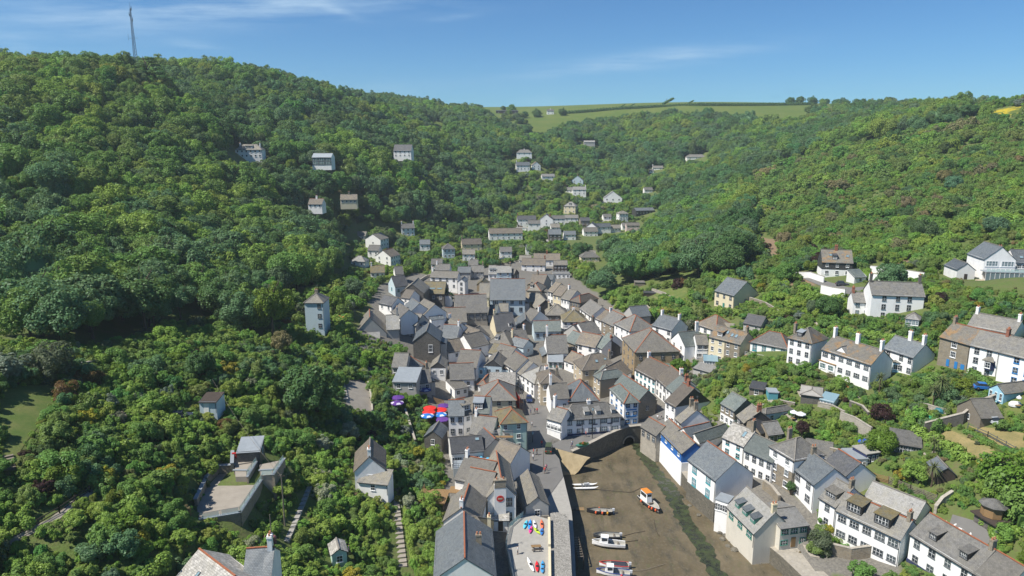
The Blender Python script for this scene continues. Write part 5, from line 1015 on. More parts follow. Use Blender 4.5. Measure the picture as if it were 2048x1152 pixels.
def crown(name, seed, lobes, lr, nleaf, leaf, zs=.8, top=False, upb=.25, spread=.62, wild=0):
    r_ = np.random.default_rng(seed); cs = []; rs = []
    for i in range(lobes):
        z = 1 - 2*(i+.5)/lobes; z = z*.9 + .08; a = i*2.39996 + r_.uniform(-.4,.4); k = sqrt(max(0, 1-z*z)); rad = spread*r_.uniform(.75-.35*wild, 1.12+.35*wild)
        cs.append((k*cos(a)*rad, k*sin(a)*rad, z*rad*zs)); rs.append(lr*r_.uniform(.7-.25*wild, 1.25+.15*wild))
    cs.append((0,0,.1)); rs.append(lr*1.3); cs = np.array(cs); rs = np.array(rs)
    w = rs**2/np.sum(rs**2); k = r_.choice(len(cs), nleaf, p=w); d = r_.normal(size=(nleaf,3)); d[:,2] += upb
    out = cs[k]/(np.linalg.norm(cs[k], axis=1)[:,None]+.2); d = d/np.linalg.norm(d, axis=1)[:,None] + out*.6; d /= np.linalg.norm(d, axis=1)[:,None]
    pos = cs[k] + d*rs[k][:,None]*r_.uniform(.70, 1.08, (nleaf,1)); nor = d*.75 + r_.normal(size=(nleaf,3))*.40 + np.array([0,0,.35]); nor /= np.linalg.norm(nor, axis=1)[:,None]
    return leaf_mesh(name, pos, nor, leaf*r_.uniform(.55, 1.3, nleaf), seed, core_ball(spread*.80, spread*.80, spread*zs*.82, seed))
CROWNS = [crown('broadleaf_crown', 10+i, l_, r_, 7500, .040, z_, wild=.2+.2*i) for i, (l_, r_, z_) in enumerate([(26,.28,.85),(34,.24,.8),(20,.32,.95),(40,.22,.7),(30,.26,1.05)])]
FINE = [crown('fine_crown', 40+i, l_, r_, 5200, .040, z_) for i, (l_, r_, z_) in enumerate([(30,.24,.8),(24,.28,.95)])]
BUSH = [crown('bush_leaves', 60+i, l_, r_, 3200, .060, z_, upb=.5, wild=1) for i, (l_, r_, z_) in enumerate([(14,.36,.75),(20,.30,.65),(11,.40,.9),(28,.25,.6),(16,.33,1.1),(22,.28,.8)])]
def pine_mesh(seed):
    r_ = np.random.default_rng(seed); pos, nor = [], []
    for i in range(14):
        z = r_.uniform(-.5, .8); a = r_.uniform(0, 2*pi); rr = r_.uniform(.2, .75)*(1 if z < .4 else .6); c = np.array([cos(a)*rr, sin(a)*rr, z]); n = 220
        d = r_.normal(size=(n,3)); d /= np.linalg.norm(d, axis=1)[:,None]; pos.append(c + d*np.array([.38,.38,.14])*r_.uniform(.6,1,(n,1))); e_ = d*np.array([.5,.5,1.2]); nor.append(e_/np.linalg.norm(e_, axis=1)[:,None])
    pos = np.vstack(pos); nor = np.vstack(nor); return leaf_mesh('pine_crown', pos, nor, .055*r_.uniform(.6,1.2,len(pos)), seed)
PINES = [pine_mesh(81), pine_mesh(82)]
def blown_mesh(seed):
    """thorn tree bent by the wind, crown swept to one side"""
    r_ = np.random.default_rng(seed); n = 1300; t = r_.uniform(0, 1, n); c = np.c_[t*1.7-.3, np.zeros(n), t*.9-.2]; d = r_.normal(size=(n,3)); d /= np.linalg.norm(d, axis=1)[:,None]
    pos = c + d*np.array([.35,.45,.22])*r_.uniform(.3,1,(n,1)); return leaf_mesh('windswept_crown', pos, d, .09*r_.uniform(.6,1.2,n), seed)
BLOWN = [blown_mesh(91)]
def palm_mesh(seed):
    r_ = np.random.default_rng(seed); b_ = MB()
    for i in range(60):
        a = r_.uniform(0, 2*pi); el = r_.uniform(-.7, 1.2); L_ = r_.uniform(.8, 1.1); p0 = np.zeros(3); pts = []
        for k in range(5): f = k/4; pts.append(np.array([cos(a)*cos(el)*L_*f, sin(a)*cos(el)*L_*f, sin(el)*L_*f - .35*f*f]))
        sd_ = np.array([-sin(a), cos(a), 0])*.05
        for k in range(4): w0, w1 = 1-k/4*.8, 1-(k+1)/4*.8; b_.face([pts[k]-sd_*w0, pts[k]+sd_*w0, pts[k+1]+sd_*w1, pts[k+1]-sd_*w1])
    return b_.mesh('palm_leaves', 'foliage')
PALM = [palm_mesh(95)]
def trunk_mesh(seed, lean=0):
    r_ = random.Random(seed); b_ = MB(); n = 7; rings = []
    for i in range(6):
        f = i/5; cx, cy = lean*f*f + .02*sin(seed+f*5), .03*cos(seed+f*4); rr = .055*(1-f*.55)+(.03 if i == 0 else 0); rings.append([(cx+rr*cos(2*pi*k/n), cy+rr*sin(2*pi*k/n), f) for k in range(n)])
    b_.loft(rings)
    for i in range(5):
        z = r_.uniform(.45, .9); a = r_.uniform(0, 2*pi); x0 = lean*z*z; b_.tube((x0,0,z), (x0+cos(a)*.38, sin(a)*.38, z+.32), .025, .01, 5)
    return b_.mesh('trunk', 'bark')
TRUNKS = [trunk_mesh(1), trunk_mesh(2), trunk_mesh(3)]; TRUNK_LEAN = trunk_mesh(4, .5)
GREEN = dict(mid=(0.177,0.293,0.054), dark=(0.100,0.189,0.056), blue=(0.134,0.238,0.098), yellow=(0.268,0.378,0.051), olive=(0.205,0.290,0.062), brown=(0.250,0.213,0.098), grey=(0.125,0.150,0.085), lime=(0.160,0.245,0.020), silver=(0.200,0.240,0.170), purple=(0.055,0.022,0.030), gold=(0.360,0.300,0.020), white=(0.340,0.360,0.220), rust=(0.170,0.085,0.035))
WORD = dict(mid='mid green', dark='dark green', blue='blue green', yellow='yellow green', olive='olive', brown='brownish', grey='grey green', lime='bright lime green', silver='silvery', purple='dark purple', gold='golden yellow', white='white flowering', rust='rusty brown')
def plant(name, label, cat, mesh, x, y, z, r, h, col, trunk=True, group=None, zs=1.0, rot=None, sy=1.0, tm=None, tilt=0):
    rot = random.uniform(0, 6.28) if rot is None else rot
    e = thing(name, label, cat, (x, y, z-.15), rot, group)
    c = ob('crown' if trunk else 'foliage', mesh, e, (0, 0, h-r*.75*zs), (tilt, 0, 0), (r, r*sy, r*zs), GREEN[col] if isinstance(col, str) else col)
    if trunk: ob('trunk', tm or random.choice(TRUNKS), e, (0,0,-.4), (0,0,0), (max(3.5, h*.5), max(3.5, h*.5), h*.9))
    else:
        ob('stem', TRUNKS[0], e, (0,0,-.2), (0,0,0), (r*1.1, r*1.1, max(.4, h*.7)))
    return e
# where the houses must stay in sight
HBOX = []
for (x_, y_, th_, hx_, hy_), (_, (e_, q_)) in zip(FOOT, HOUSES.items()):
    us, vs = [], []
    for sx in (-1,1):
        for sy in (-1,1):
            X = x_ + cos(th_)*sx*hx_ - sin(th_)*sy*hy_; Y = y_ + sin(th_)*sx*hx_ + cos(th_)*sy*hy_
            for z in (q_['H']*(.30 if y_ < 330 else .02), q_['H']+q_['R']*.8): u_, v_ = project(X, Y, q_['zg']+z); us.append(u_); vs.append(v_)
    HBOX.append((min(us), max(us), min(vs), max(vs), y_))
HBOX += [(1925,2100,515,572,225), (385,572,890,1036,112), (1864,1990,862,920,150), (1935,2048,850,890,150), (0,112,775,905,95)]      # veranda, stone terrace and lawns stay in sight
HB = np.array(HBOX); FT = np.array(FOOT)
def hides_house(x, y, z, r, h):
    u0, v0 = project(x, y, z+h*.3); u1, v1 = project(x, y, z+h); ru = FPX*r/y*.85
    return bool(np.any((HB[:,4] > y) & (HB[:,0] < u0+ru) & (HB[:,1] > u0-ru) & (HB[:,2] < v0) & (HB[:,3] > v1)))
def in_house(x, y, m_):
    dx, dy = x-FT[:,0], y-FT[:,1]; a = np.abs(dx*np.cos(FT[:,2])+dy*np.sin(FT[:,2])); b_ = np.abs(-dx*np.sin(FT[:,2])+dy*np.cos(FT[:,2]))
    return bool(np.any((a < FT[:,3]+m_) & (b_ < FT[:,4]+m_)))
KEEP = []    # open ground that must stay clear (picture outlines): filled by the props section as well
KEEP += LAWNS_PX['dry'] + LAWNS_PX['lawn'] + LAWNS_PX['gorse'] + [p_ for p_ in LAWNS_PX['field']]
KEEP += [[(1915,555),(2048,562),(2048,576),(1925,570)],[(380,1040),(440,945),(470,930),(475,900),(540,895),(572,920),(548,975),(500,1040)],                      # left terrace
         [(690,815),(690,760),(740,765),(745,825)],[(655,345),(692,345),(692,385),(655,382)],
         [(545,1080),(600,985),(628,945),(640,965),(585,1095)],[(0,1085),(185,970),(195,985),(0,1100)],[(780,1100),(785,990),(805,990),(825,1152),(790,1152)],
         [(1590,545),(1660,545),(1760,575),(1650,600)],[(1738,525),(1850,545),(1850,560),(1738,560)],[(1940,720),(2048,760),(2048,800),(1960,775)],[(640,690),(690,640),(660,630)],
         [(1505,455),(1545,470),(1560,520),(1540,520)],[(1890,1060),(1900,1010),(1975,1030),(1985,1080),(1940,1110)],[(1660,990),(1760,1040),(1880,1075),(1900,1040),(1770,960),(1740,950)]]
WOOD = [[(-600,-400),(-600,690),(0,690),(60,700),(230,690),(420,640),(520,690),(560,640),(590,600),(690,560),(712,500),(650,440),(690,400),(740,440),(800,470),(860,440),(900,455),(1000,430),(1030,380),(1010,330),(1030,290),(990,238),(840,215),(600,150),(500,100),(280,20)],
        [(1000,250),(1040,275),(1090,275),(1180,242),(1300,235),(1480,242),(1650,235),(1800,228),(1960,232),(1900,260),(1700,290),(1560,330),(1500,380),(1500,470),(1470,560),(1420,560),(1300,570),(1200,600),(1180,520),(1130,490),(1150,470),(1260,450),(1310,420),(1290,380),(1200,390),(1150,350),(1080,340),(1060,310),(1020,330)]]
SCRUB = [[(1500,470),(1500,380),(1560,330),(1700,290),(1900,255),(2000,235),(2400,200),(2500,640),(2048,600),(1900,600),(1850,520),(1700,490),(1560,500)]]
VCORE = [[(700,640),(760,570),(830,545),(900,560),(960,540),(1060,520),(1120,530),(1170,570),(1240,625),(1300,650),(1370,690),(1340,760),(1390,810),(1450,880),(1520,950),(1600,1010),(1700,1070),(1830,1152),(1000,1190),(880,1152),(890,900),(850,790),(800,700)]]
GARDENX = [[(1550,1100),(1600,1075),(1650,1050),(1700,1090),(1735,1105),(1660,1112),(1650,1152),(1575,1152)]]
def klass(u, v):
    out = np.full(u.shape, 'garden  ')
    for nm, ps in (('village', VCORE), ('scrub', SCRUB), ('wood', WOOD), ('keep', KEEP)):
        for p_ in ps: out[inpoly(u, v, p_)] = nm
    for p_ in GARDENX: out[inpoly(u, v, p_)] = 'garden'
    return np.char.strip(out)
def sample(x0, x1, y0, y1, step):
    pts = []; j = 0; y = y0
    while y < y1:
        x = x0 + (step/2 if j % 2 else 0)
        while x < x1:
            pts.append((x+random.uniform(-.38,.38)*step, y+random.uniform(-.38,.38)*step)); x += step
        y += step*.87; j += 1
    A_ = np.array(pts); z = terr(A_[:,0], A_[:,1]); u, v = project(A_[:,0], A_[:,1], z)
    ok = (u > -130) & (u < 2180) & (v < 1230) & (v > 0); return A_[ok], z[ok], u[ok], v[ok]
def hmap(x, y, s, k): return .5 + .5*sin(x*s+k)*cos(y*s*1.3+k*2) 
def bed_clear(x, y): return inpoly(np.array([x]), np.array([y]), BASIN)[0] or segdist(np.array([x]), np.array([y]), BASIN)[0] < 6
def _pin(poly): return lambda u, v: bool(inpoly(np.array([u]), np.array([v]), poly)[0])
LIGHTW = (_pin([(-200,130),(300,150),(420,270),(600,470),(540,520),(250,380),(-200,330)]), _pin([(280,90),(420,120),(540,220),(680,380),(720,500),(640,560),(560,440),(430,280),(320,190)]))      # sunlit spur and shaded ravine, put into the tree colours
TREES, BUSHES = [], []
for step, ylo, yhi in ((7.4, 90, 300), (7.2, 300, 480), (8.6, 480, 1250)):
    A_, Z_, U_, V_ = sample(-420, 560, ylo, yhi, step)
    for (x, y), z, u, v, k in zip(A_, Z_, U_, V_, klass(U_, V_)):
        if v > 1100 or (u < 60 and v > 610): continue
        pr = {'wood': 1.0, 'scrub': .16, 'garden': 0 if v < 300 else (.55 if v < 560 and 700 < u < 1330 else .06) if v < 720 else .02}.get(k, 0)
        if random.random() > pr: continue
        r = random.choice((.48,.6,.72,.84,1.0,1.22))*random.uniform(.9,1.1)*step*(1.0 if k == 'wood' else .55); h = 6.0+r*random.uniform(.75, 1.05)+random.uniform(0, 1.5)
        if k != 'wood': h = r*1.7
        if in_house(x, y, r*.6) or hides_house(x, y, z, r, h): continue
        uc, vc = project(x, y, z+h*.7)
        if y > 420 and any(inpoly(np.array([uc]), np.array([vc]), p_)[0] for p_ in LAWNS_PX['field']+LAWNS_PX['gorse']): continue
        n_ = hmap(x, y, .021, 1)+hmap(x, y, .06, 4)*.5+random.uniform(-.45,.45); far = y > 420
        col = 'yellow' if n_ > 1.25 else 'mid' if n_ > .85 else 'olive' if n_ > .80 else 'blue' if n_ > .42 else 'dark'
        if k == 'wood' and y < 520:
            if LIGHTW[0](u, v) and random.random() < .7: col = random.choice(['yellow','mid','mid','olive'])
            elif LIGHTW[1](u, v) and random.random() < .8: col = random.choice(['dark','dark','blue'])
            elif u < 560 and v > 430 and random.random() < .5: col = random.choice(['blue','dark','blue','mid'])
        if k == 'scrub': col = random.choice(['olive','dark','mid','brown','blue'])
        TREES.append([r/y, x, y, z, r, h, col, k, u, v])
for step, ylo, yhi in ((2.3, 70, 210), (3.4, 210, 420), (5.2, 420, 780)):
    A_, Z_, U_, V_ = sample(-230, 440, ylo, yhi, step)
    NB = inpoly(A_[:,0], A_[:,1], BASIN) | (segdist(A_[:,0], A_[:,1], BASIN) < 6)
    for (x, y), z, u, v, k, nb in zip(A_, Z_, U_, V_, klass(U_, V_), NB):
        pr = {'scrub': 1.0, 'garden': .90, 'village': 0.0, 'wood': .0}.get(k, 0)
        if k == 'garden' and u < 760 and v > 700: pr = .97
        if nb or random.random() > pr: continue
        pt = hmap(x, y, .035, 7)*.6+hmap(x, y, .09, 2)*.4 if k == 'scrub' else .5
        if k == 'scrub' and pt > .70 and random.random() < .6: continue
        r = (1.5 if pt < .28 else .6 if pt > .70 else 1)*random.choice((.34,.45,.55,.62,.72,.95))*random.uniform(.85,1.15)*step*(1.12 if k == 'scrub' or u < 700 else .95); h = r*random.uniform(1.0, 1.6)
        if in_house(x, y, r*.5): continue
        for _t in range(3):
            if not hides_house(x, y, z, r*.9, h*.9): break
            r *= .62; h *= .55
        else: continue
        if k == 'garden' and y < 260:
            um, vm = project(x, y, z+h*.8)
            if any(inpoly(np.array([um]), np.array([vm]), p_)[0] for p_ in KEEP): continue
        n_ = hmap(x, y, .045, 3)+hmap(x, y, .13, 1)*.6+random.uniform(-.6,.6)
        if k == 'scrub': col = 'yellow' if n_ > 1.35 else 'olive' if n_ > .85 else 'mid' if n_ > .55 else 'yellow' if n_ > .42 else 'brown' if n_ > .33 else 'olive' if n_ > 0 else 'dark'
        else: col = 'yellow' if n_ > 1.0 else 'mid' if n_ > .55 else 'olive' if n_ > .35 else 'lime' if n_ > .25 else 'blue' if n_ > 0 else 'dark'
        if k == 'garden' and random.random() < .06: col = random.choice(['lime','gold','purple','silver','white','rust','grey'])
        BUSHES.append([r/y, x, y, z, r, h, col, k, u, v])
COVER = []
A_, Z_, U_, V_ = sample(-130, 150, 75, 235, 1.35); NB = inpoly(A_[:,0], A_[:,1], BASIN) | (segdist(A_[:,0], A_[:,1], BASIN) < 5.5)
for (x, y), z, u, v, k, nb in zip(A_, Z_, U_, V_, klass(U_, V_), NB):
    if k != 'garden' or nb or random.random() > .8 or hmap(x, y, .16, 2) > .86: continue
    r = random.uniform(.45, .95); 
    if in_house(x, y, .25): continue
    n_ = hmap(x, y, .11, 5)+random.uniform(-.6,.6); COVER.append([0, x, y, z, r, r*random.uniform(.6,1.0), 'yellow' if n_ > .65 else 'lime' if n_ > .58 else 'mid' if n_ > .25 else 'olive' if n_ > 0 else random.choice(['blue','dark','grey','brown']), k, u, v])
for i in range(120):
    u = random.choice((random.uniform(880,1050), random.uniform(1640,2000))); q_ = at_y(u, 225, random.uniform(900, 1250)); z = float(terr(q_[0], q_[1])); r = random.uniform(4, 8)
    if not in_house(q_[0], q_[1], r): TREES.append([r/q_[1], q_[0], q_[1], z, r, r*1.3, random.choice(['dark','mid','olive','blue']), 'wood', u, 225])
TREES.sort(key=lambda t: -t[0]); BUSHES.sort(key=lambda t: -t[0])
MARKS = [(268,95,'radio mast'),(495,305,'white hipped villa'),(635,318,'metal roofed house'),(798,305,'mauve roofed white house'),(628,402,'small red brown bungalow'),(690,392,'low cream bungalow'),(808,455,'white cottage with end chimneys'),(622,615,'pale blue three storey house'),(545,590,'bright lime tree'),(30,715,'silvery bush'),(110,690,'grey willow'),(50,830,'left lawn'),(420,790,'pale blue garden shed'),(500,880,'dark timber hut'),(470,985,'stone terrace'),(715,800,'gravel parking'),(735,900,'lichened cottage'),(675,1090,'pale green booth'),(800,1060,'slab stairway'),(430,1125,'rubble roofed barn'),(100,1030,'coastal path handrail'),(740,660,'grey church'),(868,835,'red parasols'),(1470,600,'lone cream house'),(1690,540,'slate hung house'),(1800,610,'large white three storey house'),(1990,560,'glass fronted house'),(1700,700,'bay fronted white pair'),(1790,720,'turquoise bay cottage'),(1960,700,'stone fronted house'),(1920,890,'dry lawn'),(1750,860,'pale retaining wall'),(1480,850,'sea green roofed cottage'),(1990,1010,'round summerhouse'),(1700,890,'flat roofed garden room'),(1520,470,'hillside steps'),(1310,570,'square garden hut'),(1560,900,'white over stone house'),(1630,1060,'old curved roof cottage'),(200,250,'ridge of the left wood'),(60,400,'left picture edge'),(250,550,'middle of the left wood'),(420,420,'fold in the left wood'),(560,480,'lower edge of the left wood'),(330,650,'foot of the left wood'),(1900,330,'gorse field'),(1700,400,'right hillside')]
def locate(u, v):
    d_, mu, mv, nm = min((hypot(u-a, v-b_), a, b_, nm) for a, b_, nm in MARKS); far = 'just ' if d_ < 60 else 'well ' if d_ > 130 else ''
    dr = ('left of' if u < mu else 'right of') if abs(u-mu) > abs(v-mv) else ('above' if v < mv else 'below')
    return f"{far}{dr} the {nm}" if not (nm.startswith(('middle','foot','fold','lower','ridge'))) else f"near the {nm}, {far}{'left' if u < mu else 'right'} and {'uphill' if v < mv else 'downhill'}"
def unique(items, kind, size_of):
    """name each plant by size, colour and the nearest landmark; plants that still read the same share a label and a group"""
    out = []
    for t in items:
        _, x, y, z, r, h, col, k, u, v = t; uc, vc = project(x, y, z+h*.7); out.append(f"{size_of(r)} {WORD[col]} {kind} {locate(uc, vc)}")
    return out
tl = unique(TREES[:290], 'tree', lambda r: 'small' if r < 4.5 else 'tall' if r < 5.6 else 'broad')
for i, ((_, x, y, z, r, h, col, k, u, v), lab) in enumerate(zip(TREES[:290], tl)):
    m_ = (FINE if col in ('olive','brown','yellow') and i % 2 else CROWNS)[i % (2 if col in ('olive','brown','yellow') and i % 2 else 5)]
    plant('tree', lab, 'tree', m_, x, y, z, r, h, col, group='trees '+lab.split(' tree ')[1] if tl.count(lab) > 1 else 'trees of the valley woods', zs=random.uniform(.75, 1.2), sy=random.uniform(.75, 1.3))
bl = unique(BUSHES[:290], 'bush', lambda r: 'small' if r < 1.3 else 'rounded' if r < 1.8 else 'large')
for i, ((_, x, y, z, r, h, col, k, u, v), lab) in enumerate(zip(BUSHES[:290], bl)):
    plant('bush', lab, 'bush', BUSH[i % 6], x, y, z, r, h, col, trunk=False, group='bushes '+lab.split(' bush ')[1] if bl.count(lab) > 1 else 'bushes of the slopes and gardens', zs=random.uniform(.7, 1.15), sy=random.uniform(.75, 1.25))
# the rest reads as one mass: woodland and scrub scattered by geometry nodes
def scatter(name, label, cat, items, meshes, trunk=False):
    lib = bpy.data.collections.new(name+'_library')
    for j, m0 in enumerate(meshes):
        m_ = m0.copy(); m_.materials[0] = MATS['foliage_mass']; lib.objects.link(bpy.data.objects.new(f"{name}_{j:03d}", m_))
    n = len(items); me_ = bpy.data.meshes.new(name); me_.vertices.add(n)
    co = np.array([(t[1], t[2], t[3]+max(t[5]-t[4]*.75, t[4]*.35)) for t in items]); me_.vertices.foreach_set('co', co.ravel())
    sc_ = np.array([(t[4]*random.uniform(.8,1.25), t[4]*random.uniform(.8,1.25), t[4]*random.uniform(.75, 1.2)) for t in items]); ro = np.array([(0, 0, random.uniform(0, 6.28)) for t in items]); ix = np.array([random.randrange(len(meshes)) for t in items]); tn = np.array([(*(c*random.uniform(.85,1.15) for c in GREEN[t[6]]), 1) for t in items])
    a = me_.attributes.new('scl', 'FLOAT_VECTOR', 'POINT'); a.data.foreach_set('vector', sc_.ravel()); a = me_.attributes.new('rot', 'FLOAT_VECTOR', 'POINT'); a.data.foreach_set('vector', ro.ravel()); a = me_.attributes.new('tint', 'FLOAT_COLOR', 'POINT'); a.data.foreach_set('color', tn.ravel()); a = me_.attributes.new('idx', 'INT', 'POINT'); a.data.foreach_set('value', ix)
    ng = bpy.data.node_groups.new(name+'_scatter', 'GeometryNodeTree'); ng.interface.new_socket('Geometry', in_out='INPUT', socket_type='NodeSocketGeometry'); ng.interface.new_socket('Geometry', in_out='OUTPUT', socket_type='NodeSocketGeometry')
    gi, go = ng.nodes.new('NodeGroupInput'), ng.nodes.new('NodeGroupOutput'); ip = ng.nodes.new('GeometryNodeInstanceOnPoints'); ci = ng.nodes.new('GeometryNodeCollectionInfo'); ci.inputs[0].default_value = lib; ci.inputs[1].default_value = True; ci.inputs[2].default_value = True
    def na(nm, dt): x_ = ng.nodes.new('GeometryNodeInputNamedAttribute'); x_.data_type = dt; x_.inputs[0].default_value = nm; return x_.outputs[0]
    er = ng.nodes.new('FunctionNodeEulerToRotation'); lk = ng.links.new
    lk(gi.outputs[0], ip.inputs['Points']); lk(ci.outputs[0], ip.inputs['Instance']); ip.inputs['Pick Instance'].default_value = True; lk(na('idx', 'INT'), ip.inputs['Instance Index'])
    lk(na('rot', 'FLOAT_VECTOR'), er.inputs[0]); lk(er.outputs[0], ip.inputs['Rotation']); lk(na('scl', 'FLOAT_VECTOR'), ip.inputs['Scale']); lk(ip.outputs[0], go.inputs[0])
    o = ob(name, me_); md = o.modifiers.new('scatter', 'NODES'); md.node_group = ng; return stuff(o, label, cat)
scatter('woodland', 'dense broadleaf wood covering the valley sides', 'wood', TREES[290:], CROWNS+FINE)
scatter('scrub', 'low scrub and hedge growth over the open slopes and gardens', 'scrub', BUSHES[290:], BUSH)
scatter('ground_cover', 'low leafy ground cover and rough grass between the garden shrubs', 'ground cover', COVER, BUSH[:4])
print('COVER', len(COVER), 'TREES', len(TREES), 'BUSHES', len(BUSHES))
# ------------------------------------------------------------------ harbour works, terraces, walls
def gxy(u, v, z=None): return ground(u, v) if z is None else at_z(u, v, z)
def poly_prism(name, mt, parent, pts, z0, z1, org): b_ = MB(); b_.prism([(p_[0]-org[0], p_[1]-org[1]) for p_ in pts], z0-org[2], z1-org[2]); return b_.build(name, mt, parent)
def ccw(pts):
    a = sum(pts[i][0]*pts[(i+1) % len(pts)][1]-pts[(i+1) % len(pts)][0]*pts[i][1] for i in range(len(pts))); return pts if a > 0 else pts[::-1]
def railing(parent, org, pts, z, h=1.0, mt='metal', glassy=False, step=1.6):
    """posts and rails (or glass panes) along world points"""
    r_ = MB(); n = 0
    for i in range(len(pts)-1):
        a, c = np.array(pts[i][:2])-org[:2], np.array(pts[i+1][:2])-org[:2]; L_ = np.linalg.norm(c-a); k = max(1, int(L_/step)); zz = z-org[2]
        for j in range(k+1):
            p_ = a+(c-a)*j/k
            if j < k or i == len(pts)-2: q_ = MB(); q_.box(p_[0]-.03,p_[0]+.03,p_[1]-.03,p_[1]+.03,zz,zz+h); q_.build('post', mt, parent)
            if glassy and j < k:
                s_ = a+(c-a)*(j+.06)/k; e_ = a+(c-a)*(j+.94)/k; g_ = MB(); g_.bar((s_[0],s_[1],zz+h*.5),(e_[0],e_[1],zz+h*.5),.02,h*.86); g_.build('glass_panel', 'clear_glass', parent)
        for f in ((1.0,) if glassy else (1.0, .55, .2)): r_.bar((a[0],a[1],zz+h*f),(c[0],c[1],zz+h*f),.05,.05)
    r_.build('rail', mt, parent)
# bridge over the stream at the harbour head
e = wall_run('bridge_wall', 'curved stone bridge wall with dark arch at the harbour head', BW, -1.2, lambda x, y: 4.6 + .5*max(0, min(1, (x-18)/10)), .9, 'quaystone', 'palestone', cat='bridge', side=-1)
p0_ = np.array(BW[4])*.75+np.array(BW[3])*.25; p1_ = np.array(BW[5])*.55+np.array(BW[4])*.45; dv = (p1_-p0_)/np.linalg.norm(p1_-p0_); nv = np.array([dv[1], -dv[0]]); c_ = (p0_+p1_)/2; o_ = np.array(e.location[:2]); oz = e.location[2]
if nv[1] > 0: nv = -nv
a_ = MB(); rg = MB(); R_ = 1.55; zc = .9
arc = [(R_*cos(pi*k/12), zc+R_*sin(pi*k/12)) for k in range(13)]
fp = [c_+dv*x_+nv*.06-o_ for x_, _ in arc]; a_.face([(fp[0][0],fp[0][1],-1-oz)]+[(f_[0],f_[1],z_-oz) for f_, (_, z_) in zip(fp, arc)]+[(fp[-1][0],fp[-1][1],-1-oz)])
plain('void', (.006,.006,.006), .95, .05, 0, 0); a_.build('archway', 'void', e)  # flat black face paints the shade inside the arch onto the wall
for k in range(12):
    t0, t1 = pi*k/12+.02, pi*(k+1)/12-.02; q_ = []
    for dd in (.03, .16): q_.append([tuple(list(c_+dv*rr*cos(tt)+nv*dd-o_)+[zc+rr*sin(tt)-oz]) for rr, tt in ((R_,t0),(R_,t1),(R_+.4,t1),(R_+.4,t0))])
    st_ = MB(); st_.loft(q_); st_.build('arch_stone', 'palestone', e)
_a, _b2, _c = at_z(1098,893,SZ), np.array([*BW[0], SZ]), at_z(1148,947,.3); _n = np.cross(_b2-_a, _c-_a)
slip = drape('slipway', None, lambda x, y: min(SZ, max(.25, _a[2]-(_n[0]*(x-_a[0])+_n[1]*(y-_a[1]))/_n[2])), 'sand', 1.2, .03, [tuple(_a[:2]), BW[0]]+[tuple(at_z(u, v, .3)[:2]) for u, v in ((1180,944),(1150,949),(1120,950))]); struct(slip)
struct(drape('coastal_path', [(-20,1098),(100,1042),(185,978),(192,985),(110,1050),(-20,1112)], None, 'paving', 1.2, .08))
pl = np.array([*BW[1], 4.9]); e = thing('planter', 'green boat shaped planter of red flowers on the bridge wall', 'planter', (pl[0], pl[1], 4.9), .3)
b_ = MB(); b_.loft([[(x_*1.9*k, y_*.7*k, z_) for x_, y_ in ((1,0),(.7,.7),(0,1),(-.7,.7),(-1,0),(-.7,-.7),(0,-1),(.7,-.7))] for k, z_ in ((.7,0),(1,.6))]); b_.build('trough', 'paint_green', e)
ob('flowers', BUSH[1], e, (0,0,.75), (0,0,0), (1.5,.6,.5), (.14,.20,.03)); ob('blooms', BUSH[3], e, (.3,.1,.95), (0,0,1), (.8,.4,.3), (.6,.03,.03))
# roof deck with kayaks, and the rubble topped quay store beside it
DZ = 6.0; dp = ccw([tuple(at_z(u, v, DZ)[:2]) for u, v in ((1011,1086),(1018,1054),(1046,1030),(1056,1027),(1097,1038),(1099,1150),(1101,1200),(1035,1200))]); o_ = np.array([dp[0][0], dp[0][1], 3.5])
e = thing('roof_deck', 'concrete roof deck with kayaks behind the quay', 'roof deck', o_); poly_prism('slab', 'concrete', e, dp, 3.0, DZ, o_)
railing(e, o_, [at_z(u, v, DZ) for u, v in ((1034,1195),(1012,1088),(1019,1056),(1047,1032))], DZ, 1.1, 'metal', True)
b_ = MB()
for p_, q_ in (((1098,1040),(1099,1095)),((1099,1100),(1100,1190))):
    a, c = at_z(*p_, DZ)-o_, at_z(*q_, DZ)-o_; b_.bar((a[0],a[1],DZ-o_[2]+.35),(c[0],c[1],DZ-o_[2]+.35),.45,.7)
b_.build('parapet', 'cream', e)
sp = ccw([tuple(at_z(u, v, 5.6)[:2]) for u, v in ((1101,1024),(1136,1032),(1141,1100),(1146,1210),(1103,1210))]); o_ = np.array([sp[0][0], sp[0][1], 3.5])
e = thing('quay_store', 'long low quay store with rubble stone roof', 'store', o_); poly_prism('wall', 'quaystone', e, sp, 2.5, 5.5, o_)
stone_mat('rubbletop', ((.33,.31,.27),(.22,.21,.185),(.46,.44,.40)), 3.2, (.13,.125,.11)); poly_prism('roof', 'rubbletop', e, ccw([tuple((np.array(p_)-np.mean(sp, 0))*1.02+np.mean(sp, 0)) for p_ in sp]), 5.5, 5.75, o_)
# ladder frame against the quay
g_ = px0(1156, 1120); e = thing('quay_ladder', 'timber landing frame with steps against the quay wall', 'ladder', (g_[0], g_[1], .2), .05)
for i in range(9): b_ = MB(); b_.box(-.55,.55,-3+i*.8,-2.85+i*.8,2.6,2.72); b_.build('rung', 'timber_grey', e)
b_ = MB()
for sx in (-.6, .6): b_.bar((sx,-3.2,2.5),(sx,4.0,2.5),.14,.16)
for sy in (-3, 0, 3.8):
    for sx in (-.6, .6): b_.tube((sx,sy,-.4),(sx,sy,2.6),.09)
b_.build('frame', 'timber_dark', e)
